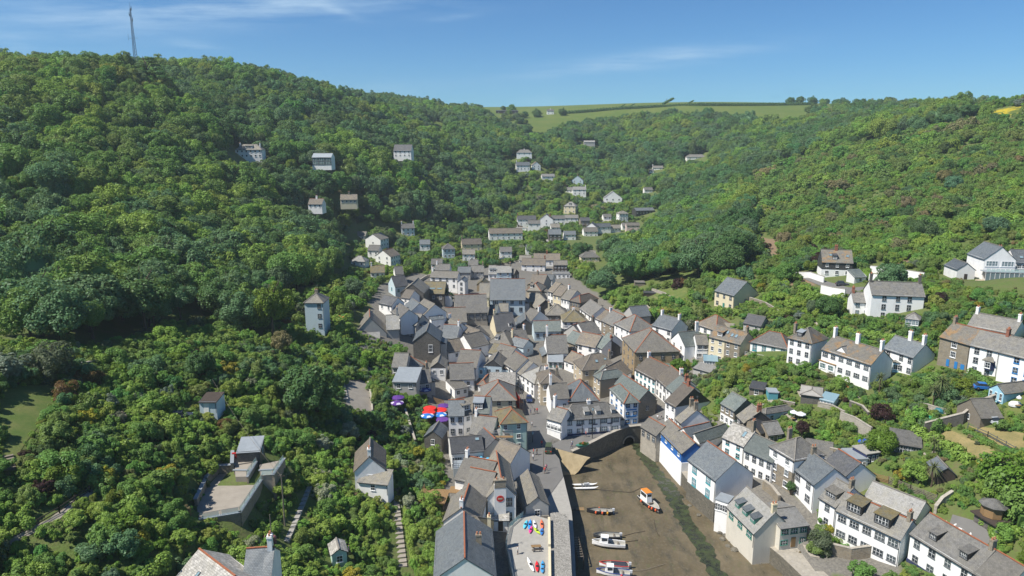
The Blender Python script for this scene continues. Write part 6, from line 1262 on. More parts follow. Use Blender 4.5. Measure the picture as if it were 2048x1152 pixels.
# left terrace ---------------------------------------------------------------
T = lambda x_, y_, dz=0: at_z(*P('x', x_, y_), TZ+dz)
o_ = T(450, 900); e = thing('stone_terrace', 'walled stone terrace with glass balustrade on the left headland', 'terrace', o_)
fl = ccw([tuple(T(*q_)[:2]) for q_ in ((172,1000),(278,772),(394,655),(560,648),(566,692),(760,692),(850,690),(612,1052),(200,1122))]); poly_prism('floor', 'paving', e, fl, TZ-3.5, TZ, o_)
for dz, q4 in ((1.3, ((560,560),(785,528),(682,682),(568,684))), (1.0, ((812,560),(1062,508),(952,662),(822,672))), (1.5, ((560,470),(830,455),(800,520),(560,560)))):
    poly_prism('upper_floor', 'paving', e, ccw([tuple(T(*q_, dz)[:2]) for q_ in q4]), TZ-3.2, TZ+dz, o_)
def twall(pts, z0, z1, th=.5):
    b_ = MB(); c2 = MB()
    for i in range(len(pts)-1):
        a, c = pts[i]-o_, pts[i+1]-o_; d_ = (c-a)/np.linalg.norm(c-a)*.2; b_.bar((a[0],a[1],(z0+z1)/2),(c[0],c[1],(z0+z1)/2),th,z1-z0); c2.bar((a[0]-d_[0],a[1]-d_[1],z1+.08),(c[0]+d_[0],c[1]+d_[1],z1+.08),th+.14,.14)
    b_.build('wall', 'stone', e); c2.build('coping', 'lead', e)
twall([T(165,985), T(270,770)], -2, 1.3); twall([T(275,765), T(388,650)], -2, 1.5); twall([T(390,648), T(560,640)], -2, 1.5); twall([T(540,630,.6), T(545,500,.6)], -2, 2.2); twall([T(560,690), T(690,692)], -2.6, 1.35, .3); twall([T(822,676), T(950,668)], -2.6, 1.05, .3)
twall([T(855,690), T(615,1056)], -4, .12, .45); twall([T(615,1056), T(200,1128)], -4, .12, .45); twall([T(1066,508,1.0), T(955,668,1.0)], -4, 1.12, .4); twall([T(790,528,1.3), T(690,690,1.3)], -3, 1.42, .3)
railing(e, o_, [T(852,694,.15), T(615,1050,.15), T(210,1120,.15)], TZ+.15, 1.0, 'metal', True, 2.2); railing(e, o_, [T(1060,512,1.1), T(952,664,1.1), T(826,670,1.1)], TZ+1.1, 1.0, 'metal', True, 2.0); railing(e, o_, [T(784,532,1.4), T(684,680,1.4)], TZ+1.4, 1.0, 'metal', True, 2.0)
lb = T(560, 490, 1.6); q_ = thing('lifebuoy_box', 'orange lifebuoy box on the terrace wall', 'box', lb); b_ = MB(); b_.box(-.35,.35,-.15,.15,0,.9); b_.box(-.4,.4,-.2,.2,.9,.98); b_.build('case', 'paint_red', q_)
b_ = MB(); b_.tube((0,0,-1),(0,0,.1),.05); b_.build('post', 'metal', q_)
# painted emblem on the hut: a pale blue ring with a tail
hh = HOUSES['dark timber hut with sloping grey roof above the left terrace']; b_ = MB(); yy_ = hh[1]['hx']+.04
for k in range(12):
    t0, t1 = 2*pi*k/12, 2*pi*(k+1)/12; b_.bar((yy_,.3+.28*cos(t0),2.3+.28*sin(t0)),(yy_,.3+.28*cos(t1),2.3+.28*sin(t1)),.05,.09)
b_.bar((yy_,.3,2.0),(yy_,.1,1.2),.05,.1); b_.bar((yy_,.1,1.2),(yy_,.45,1.0),.05,.1); b_.build('wall_sign', 'skyblue', hh[0])
# free-standing walls ----------------------------------------------------------
def gwall(label, px, h, th, mt, cap='palestone', low=1.5, name='garden_wall'):
    pts = [tuple(ground(u, v)[:2]) for u, v in px]; return wall_run(name, label, pts, lambda x, y: float(terr(x, y))-low, lambda x, y: float(terr(x, y))+h, th, mt, cap, side=1)
gwall('tall dark stone wall between dry lawn and upper right gardens', [(1846,868),(1870,862),(1922,848),(1950,826),(1985,812)], 2.6, .5, 'darkstone')
gwall('pale rendered retaining wall below sloping lawn in right gardens', [(1680,850),(1708,862),(1742,884)], 3.2, .4, 'palestone')
gwall('white roadside wall left of slate hung house', [(1590,556),(1620,556),(1648,566)], 2.2, .3, 'white')
gwall('curved white retaining wall below slate hung house', [(1642,586),(1665,592),(1690,596)], 2.8, .3, 'white')
gwall('long white wall with railings right of slate hung house', [(1740,545),(1790,550),(1848,560)], 2.4, .3, 'white')
gwall('white wall stub below the long railing wall', [(1738,562),(1772,566)], 2.6, .3, 'white')
gwall('stone parapet along the raised lane above the village', [(950,524),(985,515),(1046,500)], 1.6, .4, 'palestone', low=3)
gwall('low stone parapet beside the upper lane car park', [(826,572),(852,556),(866,552)], 1.2, .4, 'palestone')
gwall('ruined dark stone wall at the back of the left lawn', [(118,752),(155,750),(195,742)], 2.2, .5, 'darkstone')
gwall('stone garden wall curving below dry lawn gate', [(1905,1000),(1885,1012),(1872,1030)], 1.5, .5, 'palestone')
gwall('stone retaining wall beside outdoor steps on lower right row', [(1528,978),(1545,990),(1560,1010)], 2.0, .5, 'stone')
gwall('low garden wall in front of old curved roof cottage', [(1515,1075),(1560,1105),(1600,1140)], 1.0, .5, 'stone')
gwall('square stone garden enclosure near bottom right', [(1660,1108),(1700,1118),(1742,1112)], 2.2, .5, 'stone')
gwall('grey block wall beside gravel parking left of village', [(738,768),(744,800),(746,826)], .7, .35, 'grey')
for i_, (lb_, px_, h_, m_) in enumerate((('low stone terrace wall below balcony terrace house',[(1500,778),(1530,784),(1560,792)],.9,'stone'),('low rubble wall among middle right gardens',[(1636,812),(1665,818),(1690,832)],1.0,'palestone'),('stone terrace wall left of the dark purple shrub',[(1700,812),(1725,822),(1738,836)],1.3,'darkstone'),('low wall beside the turquoise garden shed',[(1560,806),(1590,812)],.8,'stone'),('terrace wall under the tall cabbage palm',[(1838,812),(1870,822),(1900,828)],1.0,'palestone'),('garden wall behind the lone cream house',[(1500,600),(1530,610),(1560,628)],1.0,'stone'),('low stone wall below the lone cream house',[(1400,640),(1432,650),(1470,655)],1.0,'palestone'),('stepped garden wall right of the street terrace',[(1265,600),(1290,612),(1310,630)],1.1,'stone'),('stone wall by the square garden hut',[(1300,580),(1330,590),(1352,604)],.9,'palestone'),('yard wall behind white garden room',[(1660,905),(1690,912)],1.2,'stone'),('white painted wall of the raised lane',[(955,530),(1000,520),(1044,508)],1.2,'white'),('stone wall along the pub garden',[(812,826),(822,858),(832,890)],1.2,'darkstone'))): gwall(lb_, px_, h_, .4, m_)
for px_ in ([(1592,780),(1612,778),(1622,790),(1600,796)],[(1690,790),(1712,788),(1722,800),(1700,806)],[(1800,760),(1822,758),(1830,772),(1808,776)],[(1520,800),(1545,800),(1550,812),(1524,812)],[(1440,622),(1462,620),(1470,632),(1446,634)],[(1850,900),(1872,905),(1866,918),(1846,910)],[(1600,640),(1630,640),(1640,655),(1604,656)],[(1590,1100),(1622,1096),(1640,1118),(1604,1128)]): struct(drape('patio', px_, None, 'paving', 1.5, .1))
struct(drape('garden_path', [(1440,810),(1470,800),(1520,816),(1580,826),(1620,850),(1612,856),(1572,834),(1518,824),(1470,808),(1442,818)], None, 'paving', 1.5, .09)); struct(drape('garden_path', [(1760,790),(1800,800),(1835,830),(1830,836),(1795,808),(1757,797)], None, 'paving', 1.5, .09))
# gravel parking and steps left of the village
struct(drape('parking', [(692,808),(694,776),(714,764),(738,770),(744,826),(712,824)], None, 'paving', 1.2, .08))
def steps(label, px0_, px1_, n, w, mt='concrete', rise=.3, up=.0):
    a, c = ground(*px0_), ground(*px1_); d_ = c-a; ang = atan2(d_[1], d_[0]); run = hypot(d_[0], d_[1])/n; e = thing('steps', label, 'steps', (a[0], a[1], a[2]), ang)
    for i in range(n):
        z = float(terr(a[0]+d_[0]*(i+.5)/n, a[1]+d_[1]*(i+.5)/n))-a[2]+.12+up; b_ = MB(); b_.box(i*run, (i+.82)*run, -w/2, w/2, z-.5, z); b_.build('tread', mt, e)
    return e
steps('flight of dark stone steps beside gravel parking', (690,800), (682,762), 9, 1.6); steps('long garden stairway of pale slabs at bottom centre left', (806,1135), (790,1000), 16, 1.5, 'paving')
steps('pale slab path rising beside the telegraph pole', (570,1085), (622,965), 14, 1.3); steps('timber edged steps on the left lawn', (14,944), (8,912), 5, 2.2, 'timber_grey'); steps('golden plank path up to pale blue three storey house', (682,700), (668,672), 8, 1.2, 'timber')
# fences ------------------------------------------------------------------------
def fence(label, px, h=1.2, rails=4, mt='timber_grey', pickets=False, name='fence'):
    pts = [ground(u, v) for u, v in px]; o_ = pts[0]; e = thing(name, label, 'fence', o_)
    for i in range(len(pts)-1):
        a, c = pts[i]-o_, pts[i+1]-o_; L_ = np.linalg.norm((c-a)[:2]); k = max(1, int(L_/2))
        for j in range(k+1): p_ = a+(c-a)*j/k; b_ = MB(); b_.box(p_[0]-.06,p_[0]+.06,p_[1]-.06,p_[1]+.06,p_[2]-.6,p_[2]+h+.1); b_.build('post', mt, e)
        for r_ in range(rails): z = h*(r_+.7)/rails; b_ = MB(); b_.bar((a[0],a[1],a[2]+z),(c[0],c[1],c[2]+z),.05,.14); b_.build('rail', mt, e)
fence('grey horizontal rail fence above the long pale roofed range', [(1776,968),(1820,985),(1872,1006)], 1.6, 5); fence('brown rail fence at the garden corner above pale roofs', [(1748,960),(1776,968)], 1.5, 5, 'timber')
fence('handrail along the coastal path on the left headland', [(4,1094),(60,1062),(120,1030),(180,988)], 1.1, 2, 'timber_dark'); fence('thin wire fence beside the second dry lawn', [(1935,858),(1975,875),(2030,905)], 1.2, 2, 'metal')
fence('railing along the white wall of the hillside road', [(1740,540),(1795,546),(1850,556)], 1.0, 2, 'metal'); fence('brown board fence behind the red parasols', [(868,806),(888,812)], 1.6, 6, 'timber')
# decking with timber rails near the front
dk = ground(868, 1008); e = thing('timber_deck', 'two level orange timber deck with rails beside white gable house', 'deck', dk, -.1)
for i in range(16): b_ = MB(); b_.box(-2.5+i*.34, -2.5+i*.34+.31, -3.2, 2.6, 1.9, 1.98); b_.build('board', 'timber', e)
for i in range(11): b_ = MB(); b_.box(3.1+i*.34-.1, 3.1+i*.34+.21, .2, 3.0, 2.5, 2.58); b_.build('board', 'timber', e)
railing(e, np.array([0,0,0.]), [np.array(p_) for p_ in ((-2.5,2.6,0),(-2.5,-3.2,0),(2.9,-3.2,0))], 1.98, 1.0, 'timber'); b_ = MB()
for x_ in (-2.3, 2.7):
    for y_ in (-3, 2.4): b_.tube((x_,y_,-2),(x_,y_,1.9),.08)
b_.build('supports', 'timber_dark', e)
# yard terrace with clutter by the dark felt roof
yt = HOUSES['building with large plain dark felt roof and skylight'][1]; zt_ = yt['zg']+2.6
tp = ccw([tuple(at_z(*P('t', *q_), zt_)[:2]) for q_ in ((885,860),(1255,830),(1255,930),(890,945))]); o_ = np.array([tp[0][0], tp[0][1], zt_-2.6]); e = thing('yard_terrace', 'raised yard terrace with black railings below dark felt roof', 'terrace', o_)
poly_prism('slab', 'zinc', e, tp, zt_-4, zt_, o_); railing(e, o_, [at_z(*P('t', *q_), zt_) for q_ in ((885,862),(890,940),(1252,925))], zt_, 1.1, 'paint_dark', False, 1.0)
for i, (x_, y_, c2, nm, lb_) in enumerate(((1225,850,(.10,.42,.62),'tarpaulin_pile','crumpled blue tarpaulin heap in the yard'),(1060,870,(.55,.55,.52),'bag_pile','pale rubble sacks in the yard corner'),(1150,860,(.42,.42,.40),'crate_pile','grey boxes stacked in the yard'))):
    g_ = at_z(*P('t', x_, y_), zt_); q_ = thing(nm, lb_, 'pile', g_, i)
    for k in range(5): b_ = MB(); s_ = random.uniform(.3,.6); b_.loft([[(s_*r1*cos(2*pi*j/7)*random.uniform(.8,1.2), s_*r1*sin(2*pi*j/7)*random.uniform(.8,1.2), z_) for j in range(7)] for r1, z_ in ((1,0),(1.05,.2),(.5,.5))]); b_.build('bag', 'tinted', q_, loc=(random.uniform(-.9,.9), random.uniform(-.5,.5), 0), color=c2)
# glass fronted house: long veranda and terrace
gh = HOUSES['big white gable of the glass fronted house on the right']; g_ = gh[1]; e = thing('veranda', 'long glazed veranda with balcony under the big white gable', 'veranda', (gh[0].location.x, gh[0].location.y, gh[0].location.z), g_['th'])
y0 = -g_['hy']; X0, X1 = -g_['hx']-1.0, g_['hx']+9; b_ = MB(); b_.box(X0, X1, y0-4.2, y0-.1, 2.9, 3.1); b_.build('balcony_floor', 'lead', e); b_ = MB(); b_.box(X0-1, X1, y0-6.5, y0-.1, -1.6, -.1); b_.build('terrace_floor', 'tan', e); b_ = MB(); b_.box(X0-3, X1, y0-7.5, y0-.2, -4.6, -1.62); b_.build('undercroft', 'darkstone', e)
for i in range(15):
    x_ = X0+(X1-X0)*i/14; b_ = MB(); b_.box(x_-.05,x_+.05,y0-4.2,y0-4.1,-.1,2.9); b_.build('post', 'paint_white', e)
    if i < 14:
        w_ = (X1-X0)/14; ob('window_panel', PANE['glass_pale'], e, (x_+w_/2, y0-4.1, 1.4), (0,0,0), (w_*1.05, 1, 3.0)); b_ = MB(); b_.box(x_+.1, x_+w_-.1, y0-4.16, y0-4.13, 3.2, 4.2); b_.build('glass_panel', 'clear_glass', e)
b_ = MB(); b_.box(X0, X1, y0-4.2, y0-4.1, 4.2, 4.3); b_.build('balcony_rail', 'paint_white', e)
# bay window, shutters and porches on the right hand row
q_ = HOUSES['stone fronted end house with blue shutters']; 
for s_ in (-1, 1): b_ = MB(); b_.box(s_*1.05-.38, s_*1.05+.38, -q_[1]['hy']-.12, -q_[1]['hy']-.04, .6, 2.3); b_.build('shutter', 'paint_blue', q_[0])
q_ = HOUSES['white house with dark bay window beside the stone fronted one']; g_ = q_[1]; b_ = MB(); b_.prism([(.4,-g_['hy']),(.9,-g_['hy']-.9),(2.1,-g_['hy']-.9),(2.6,-g_['hy'])], 2.2, 4.4); bo = b_.build('bay_window', 'navy', q_[0]); b_ = MB(); b_.patch((.2,-g_['hy']-1.1,4.4),(2.8,-g_['hy']-1.1,4.4),(1.9,-g_['hy'],5.3),(1.1,-g_['hy'],5.3),2,2); b_.build('bay_roof', 's_tan', bo); ob('bay_frame', FR['w','s'], bo, (1.5,-g_['hy']-.95,3.4), (0,0,0), (1.1,1,1.4)); ob('bay_pane', PANE['glass'], bo, (1.5,-g_['hy']-.95,3.4), (0,0,0), (1.1,1,1.4))
# chimney breast and round sign on the white gable house; signboards on the shops
q_ = HOUSES['white gable house with round red wall sign facing the quay']; g_ = q_[1]; b_ = MB(); b_.box(-g_['hx']*.55, g_['hx']*.28, -g_['hy']-.5, -g_['hy']-.02, 0, g_['H']+g_['R']*.9); b_.build('chimney_breast', 'white2', q_[0]); chimney(q_[0], -g_['hx']*.13, -g_['hy']-.1, g_['H']+g_['R']*.92, 2.2, .9, .9, 'stone', 2)
b_ = MB(); n_ = 14; b_.loft([[(-g_['hx']*.13+r_*cos(2*pi*k/n_), -g_['hy']-.5-d_, g_['H']-.4+.9*r_*sin(2*pi*k/n_)) for k in range(n_)] for r_, d_ in ((.75,0),(.75,.06))]); so = b_.build('wall_sign', 'paint_red', q_[0]); b_ = MB(); b_.box(-g_['hx']*.13-.45, -g_['hx']*.13+.45, -g_['hy']-.60, -g_['hy']-.57, g_['H']-.55, g_['H']-.25); b_.build('sign_band', 'tan', so)
q_ = HOUSES['white corner shop with long signboard left of the pub']; g_ = q_[1]; b_ = MB(); b_.box(-g_['hx']*.9, g_['hx']*.95, -g_['hy']-.15, -g_['hy']-.04, 2.75, 3.35); b_.build('signboard', 'paint_white', q_[0])
for s_ in range(4): b_ = MB(); b_.box(-g_['hx']*.7+s_*.7, -g_['hx']*.7+s_*.7+.4, -g_['hy']-.18, -g_['hy']-.152, 3.0, 3.12); b_.build('sign_lettering', 'navy', q_[0])
q_ = HOUSES['long white pub with dormer windows and grey slate roof at harbour head']; g_ = q_[1]
for x_ in (-.45, .1, .62): b_ = MB(); b_.box(g_['hx']*x_-.7, g_['hx']*x_+.7, -g_['hy']-.1, -g_['hy']-.03, 2.55, 2.85); b_.build('signboard', 'navy', q_[0])
b_ = MB(); b_.box(-g_['hx']-.03, g_['hx']+.03, -g_['hy']-.06, -g_['hy']-.01, 0, .5); b_.build('skirting', 'navy', q_[0])
for x_ in (-.33, 0, .3, .66): b_ = MB(); b_.tube((g_['hx']*x_,-g_['hy']-.08,0),(g_['hx']*x_,-g_['hy']-.08,4.5),.06,None,5); b_.build('downpipe', 'paint_dark', q_[0])
q_ = HOUSES['white gift shop with green slate hip roof and sign boards facing harbour']; g_ = q_[1]
for z_ in (2.6, 4.6): b_ = MB(); b_.box(-g_['hx']*.7, g_['hx']*.7, -g_['hy']-.12, -g_['hy']-.04, z_-.18, z_+.18); b_.build('signboard', 'paint_blue', q_[0])
q_ = HOUSES['three storey half cream half stone house with dormer and skylights']; g_ = q_[1]; b_ = MB(); b_.box(.05, g_['hx']-.02, -g_['hy']-.025, -g_['hy']-.002, -2, g_['H']-.3); b_.build('stone_front', 'stone', q_[0])
q_ = HOUSES['large golden stone house with mossy hip roof towering over street']; g_ = q_[1]; b_ = MB(); b_.box(g_['hx'], g_['hx']+1.2, -g_['hy']+.6, g_['hy']-.4, 3.6, 3.75); bo = b_.build('balcony', 'lead', q_[0]); b_ = MB(); b_.box(g_['hx']+1.15, g_['hx']+1.2, -g_['hy']+.6, g_['hy']-.4, 3.75, 4.8); b_.build('balcony_glass', 'clear_glass', bo)
q_ = HOUSES['white house with broad hipped slate roof and balcony terrace']; g_ = q_[1]; e = thing('balcony_terrace', 'brown balcony terrace on white lower storey below hipped slate roof', 'terrace', q_[0].location, g_['th']); b_ = MB(); b_.box(-g_['hx']-.3, g_['hx']*.9, -g_['hy']-3, -g_['hy']-.02, -.35, -.1); b_.build('deck', 'timber', e); b_ = MB(); b_.box(-g_['hx']-.1, g_['hx']*.8, -g_['hy']-2.7, -g_['hy']-.05, -4.5, -.36); b_.build('lower_wall', 'white', e)
for i in range(5): ob('window', FR['t','c'], e, (-g_['hx']+1.5+i*2.2, -g_['hy']-2.74, -1.6), (0,0,0), (1.6,1,1.6)); ob('pane', PANE['glass_pale'], e, (-g_['hx']+1.5+i*2.2, -g_['hy']-2.74, -1.6), (0,0,0), (1.6,1,1.6))
railing(e, np.array([0,0,0.]), [np.array(p_) for p_ in ((-g_['hx']-.2,-g_['hy']-2.9,0),(g_['hx']*.9,-g_['hy']-2.9,0))], -.1, 1.0, 'paint_white')
q_ = HOUSES['pale blue gabled garage with white posts on stone base']; g_ = q_[1]; b_ = MB(); b_.box(-g_['hx']-.4, g_['hx']+1.5, -g_['hy']-.3, g_['hy']+.3, -3.4, -.4); b_.build('stone_base', 'darkstone', q_[0])
# church window and turret
q_ = HOUSES['lean-to vestry with pale slate roof on the church front']; q_ = HOUSES['grey rendered church with steep gable and orange ridge']; g_ = q_[1]; b_ = MB(); b_.box(g_['hx']*.96, g_['hx']*1.02, -g_['hy']-.1, -g_['hy']+.3, -2, 3.2); b_.build('buttress', 'cream', q_[0])
# white road surface with parked car beside the slate hung house, lane up the valley
struct(drape('hillside_road', [(1602,556),(1640,572),(1700,590),(1765,586),(1850,570),(1850,562),(1770,572),(1700,576),(1650,562),(1606,546)], None, 'tarmac', 1.5, .12))
struct(drape('valley_lane', [(1200,404),(1214,402),(1224,430),(1190,448),(1130,462),(1050,494),(985,512),(945,524),(950,530),(1050,502),(1140,470),(1200,455),(1236,436)], None, 'concrete', 3, .25))
struct(drape('left_path', [(385,790),(415,760),(480,730),(500,712),(512,716),(490,742),(430,770),(395,800)], None, 'paving', 1.5, .1))
# ------------------------------------------------------------------ boats, vehicles, people and small things
def hull(L_, B_, D_, col, stripe=None, bow=1.0, parent=None):
    b_ = MB(); inn = MB(); g_ = MB(); ns = 9; rings = []; irings = []; rail = []
    for i in range(ns):
        f = i/(ns-1); x = -L_/2+L_*f; w = B_/2*(1-max(0, (f-.45)/.55)**2.2*.97)*(.86+.14*min(1, f*4)); sh = D_*(1+.28*f*f); kz = .05+.30*D_*max(0, (f-.7)/.3)**2
        rings.append([(x, -w, sh), (x, -w*.92, D_*.45+kz*.5), (x, -w*.45, kz), (x, 0, kz-.05), (x, w*.45, kz), (x, w*.92, D_*.45+kz*.5), (x, w, sh)])
        irings.append([(x, -w*.88, sh-.03), (x, -w*.75, D_*.40+kz*.3), (x, 0, D_*.32+kz*.3), (x, w*.75, D_*.40+kz*.3), (x, w*.88, sh-.03)]); rail.append((x, w, sh))
    for R_, mb, flip in ((rings, b_, 0), (irings, inn, 1)):
        m_ = len(R_[0])
        for i in range(ns-1):
            for j in range(m_-1):
                q = [R_[i][j], R_[i+1][j], R_[i+1][j+1], R_[i][j+1]]; mb.face(q[::-1] if not flip else q)
    b_.face([rings[0][j] for j in range(7)])
    for s_ in (-1, 1):
        for i in range(ns-1): g_.bar((rail[i][0], s_*rail[i][1]*.94, rail[i][2]), (rail[i+1][0], s_*rail[i+1][1]*.94, rail[i+1][2]), .14, .09)
    h = b_.build('hull', 'tinted', parent, color=col); inn.build('inside', 'tinted', parent, color=(.38,.37,.33)); g_.build('gunwale', 'tinted', parent, color=stripe or col)
    return h
def outboard(parent, x, z, col=(.55,.56,.57)):
    b_ = MB(); b_.box(x-.45,x+.05,-.17,.17,z,z+.5); b_.box(x-.3,x-.15,-.06,.06,z-.8,z); b_.tube((x,0,z+.3),(x+.5,0,z+.45),.03); b_.build('outboard_motor', 'tinted', parent, color=col)
def boat(label, u, v, L_, ang, col, stripe=None, cabin=None, motor=True, fend=(), cover=None, beam=.34, tilt=.06):
    p_ = at_z(u, v, .3); e = thing('boat', label, 'boat', (p_[0], p_[1], .22), radians(ang)); e.rotation_euler[0] = tilt; B_ = L_*beam; D_ = L_*.14
    hull(L_, B_, D_, col, stripe, parent=e)
    b_ = MB()
    for f in (-.28, .0): b_.box(L_*f-.15, L_*f+.15, -B_*.42, B_*.42, D_*.72, D_*.78)
    b_.build('thwart', 'timber_grey', e)
    if cabin:
        x0, x1, h_, cc = cabin; b_ = MB(); w = B_*.34; b_.loft([[(L_*x0, -w, D_*.8), (L_*x1, -w*.8, D_*.8), (L_*x1, w*.8, D_*.8), (L_*x0, w, D_*.8)], [(L_*x0, -w*.9, D_+h_), (L_*(x1-.05), -w*.72, D_+h_), (L_*(x1-.05), w*.72, D_+h_), (L_*x0, w*.9, D_+h_)]]); co = b_.build('cabin', 'tinted', e, color=(.8,.8,.78))
        b_ = MB(); b_.box(L_*x0-.1, L_*(x1-.04), -w*.98, w*.98, D_+h_+.003, D_+h_+.09); b_.build('cabin_roof', 'tinted', co, color=cc)
        for s_ in (-1, 1): b_ = MB(); b_.box(L_*(x0+.02), L_*(x1-.07), s_*w*.93-.02, s_*w*.93+.02, D_+h_*.45, D_+h_*.85); b_.build('cabin_window', 'glass', co)
        b_ = MB(); b_.box(L_*(x1-.045), L_*(x1-.03), -w*.6, w*.6, D_+h_*.45, D_+h_*.85); b_.build('windscreen', 'glass', co)
    if cover: b_ = MB(); b_.loft([[(L_*-.42,-B_*.46,D_),(L_*.1,-B_*.48,D_),(L_*.1,B_*.48,D_),(L_*-.42,B_*.46,D_)],[(L_*-.38,-B_*.1,D_+.4),(L_*.05,-B_*.1,D_+.4),(L_*.05,B_*.1,D_+.4),(L_*-.38,B_*.1,D_+.4)]]); b_.build('cover', 'tinted', e, color=cover)
    if motor: outboard(e, -L_/2, D_*.95)
    for fx, s_, fc in fend:
        w = B_/2*(1-max(0, (fx+.5-.45)/.55)**2.2*.97)+.1; b_ = MB(); b_.loft([[(r_*cos(2*pi*k/8), r_*sin(2*pi*k/8), z_) for k in range(8)] for r_, z_ in ((.04,.55),(.19,.42),(.22,.2),(.19,.0),(.04,-.1))]); b_.build('fender', 'tinted', e, loc=(fx*L_, s_*w, D_*.55), color=fc)
    return e
ORG = (.75,.13,.04)
boat('black open boat with orange fenders and outboard on the mud', 1199, 1026, 5.6, 176, (.02,.02,.025), (.03,.03,.03), fend=((.15,1,ORG),(-.1,1,ORG),(-.3,1,(.7,.35,.03)),(.0,-1,ORG)))
boat('fishing boat with orange wheelhouse roof and red buoys beside the stream', 1299, 1012, 7.2, -68, (.03,.035,.04), (.5,.48,.44), cabin=(-.38,-.02,1.9,(.72,.24,.03)), motor=False, fend=((.30,-1,ORG),(.42,-1,ORG),(.2,-1,ORG),(-.2,-1,ORG),(.45,0,ORG)), tilt=-.05)
boat('white cabin cruiser with dark keel in the middle of the harbour', 1217, 1092, 6.6, 172, (.80,.80,.79), (.82,.82,.8), cabin=(.02,.28,1.15,(.82,.82,.8)), motor=False, tilt=.08)
boat('dark grey open dinghy behind the white cabin cruiser', 1213, 1075, 5.4, 178, (.05,.055,.065), (.08,.085,.09), tilt=-.05)
boat('white speedboat with dark cover near the bottom of the picture', 1228, 1134, 5.6, 174, (.8,.8,.79), (.55,.06,.05), cover=(.03,.035,.05))
boat('white motor boat with small cabin at the bottom picture edge', 1226, 1150, 6.2, 172, (.79,.79,.77), (.05,.08,.25), cabin=(.0,.24,1.1,(.82,.82,.8)), motor=True, fend=((-.25,1,(.6,.04,.04)),))
p_ = at_z(1170, 975, .3); e = thing('twin_hull_raft', 'white twin hulled raft lying on the mud near the quay', 'boat', (p_[0], p_[1], .3), radians(2))
for s_ in (-1, 1):
    b_ = MB(); b_.loft([[(x_, s_*.85+w*cos(2*pi*k/8), .3+w*.8*sin(2*pi*k/8)+l_) for k in range(8)] for x_, w, l_ in ((-2.9,.05,.15),(-2.2,.26,0),(0,.3,0),(2.0,.28,.02),(2.6,.16,.18),(3.0,.04,.42))]); b_.build('hull', 'tinted', e, color=(.78,.78,.76))
for x_ in (-.7, .1, .9): b_ = MB(); b_.box(x_-.12, x_+.12, -.9, .9, .55, .65); b_.build('crossbeam', 'metal', e)
b_ = MB(); b_.box(-.3,.5,-.25,.25,.65,1.1); b_.build('engine_box', 'tinted', e, color=(.4,.42,.43)); outboard(e, .9, .7)
def rope(label, px, r=.05, col='timber_dark'):
    pts = [at_z(u, v, .3) for u, v in px]; e = thing('mooring_rope', label, 'rope', pts[0]); b_ = MB()
    for i in range(len(pts)-1): a, c = pts[i]-pts[0], pts[i+1]-pts[0]; b_.tube((a[0],a[1],a[2]+.05),(c[0],c[1],c[2]+.05),r,None,5)
    b_.build('line', col, e)
rope('mooring rope from twin hulled raft across the mud', [(1197,979),(1235,983),(1262,985),(1285,975)]); rope('mooring rope from the black boat to the quay', [(1169,1024),(1150,1020),(1128,1022)]); rope('mooring rope right of the dark dinghy', [(1240,1074),(1270,1066),(1290,1063)]); rope('mooring chain from the white cabin cruiser', [(1250,1084),(1276,1081)]); rope('rope and anchor line below the fishing boat', [(1308,1040),(1312,1062),(1318,1072)], .06)
rope('long rope lying along the middle of the mud', [(1255,1143),(1290,1140),(1330,1128)], .04, 'timber_grey')
p_ = at_z(1160, 1018, .25); e = thing('board', 'pale plywood board lying on the mud by the black boat', 'board', p_, .05); b_ = MB(); b_.box(-.9,.9,-.55,.55,0,.06); b_.build('panel', 'timber', e); b_ = MB(); b_.box(-.8,.8,-.05,.05,.06,.1); b_.build('batten', 'timber_grey', e)
# weed covered boulders along the right wall
_b = [MB() for _ in range(3)]
for i, q_ in enumerate(_b): q_.loft([[(r_*cos(2*pi*k/7)*random.uniform(.75,1.2), r_*sin(2*pi*k/7)*random.uniform(.75,1.2), z_) for k in range(7)] for r_, z_ in ((.6,-.2),(.7,.1),(.5,.35),(.15,.45))])
ROCK = [q_.mesh('rock', 'quaystone') for q_ in _b]
for i, (u, v) in enumerate(((1366,1000),(1380,1012),(1398,1030),(1440,1066),(1452,1070),(1464,1083),(1456,1092),(1478,1090),(1470,1100),(1490,1106),(1500,1120),(1462,1076),(1445,1078),(1520,1128))):
    p_ = at_z(u, v, .2); e = tag(ob('rock', ROCK[i % 3], None, (p_[0], p_[1], .15), (0,0,i), (random.uniform(.6,1.5), random.uniform(.6,1.3), random.uniform(.5,1))), 'dark weedy rock on the mud below the right harbour wall', 'rock', 'rocks below the right harbour wall')
# kayaks and dinghies on the roof deck
def kayak(label, x_, y_, ang, L_, col, name='kayak'):
    p_ = at_z(*P('s', x_, y_), DZ); e = thing(name, label, 'kayak', (p_[0], p_[1], DZ+.05), radians(ang)); b_ = MB()
    b_.loft([[(x*L_, w*cos(2*pi*k/10), h*sin(2*pi*k/10)+.16+l_) for k in range(10)] for x, w, h, l_ in ((-.5,.02,.02,.1),(-.42,.17,.1,.03),(-.2,.33,.15,0),(.05,.36,.16,0),(.3,.26,.13,.02),(.45,.1,.07,.06),(.5,.02,.02,.12))]); b_.build('hull', 'tinted', e, True, color=col)
    b_ = MB(); b_.loft([[(x*L_, w*cos(2*pi*k/10)*1, .30+.0*k) for k in range(10)] if 0 else [(x0*L_*.09*cos(2*pi*k/10)-.03*L_, .22*x0*sin(2*pi*k/10), z_) for k in range(10)] for x0, z_ in ((1.2,.33),(1.0,.36))]); b_.build('cockpit', 'rubber', e)
    return e
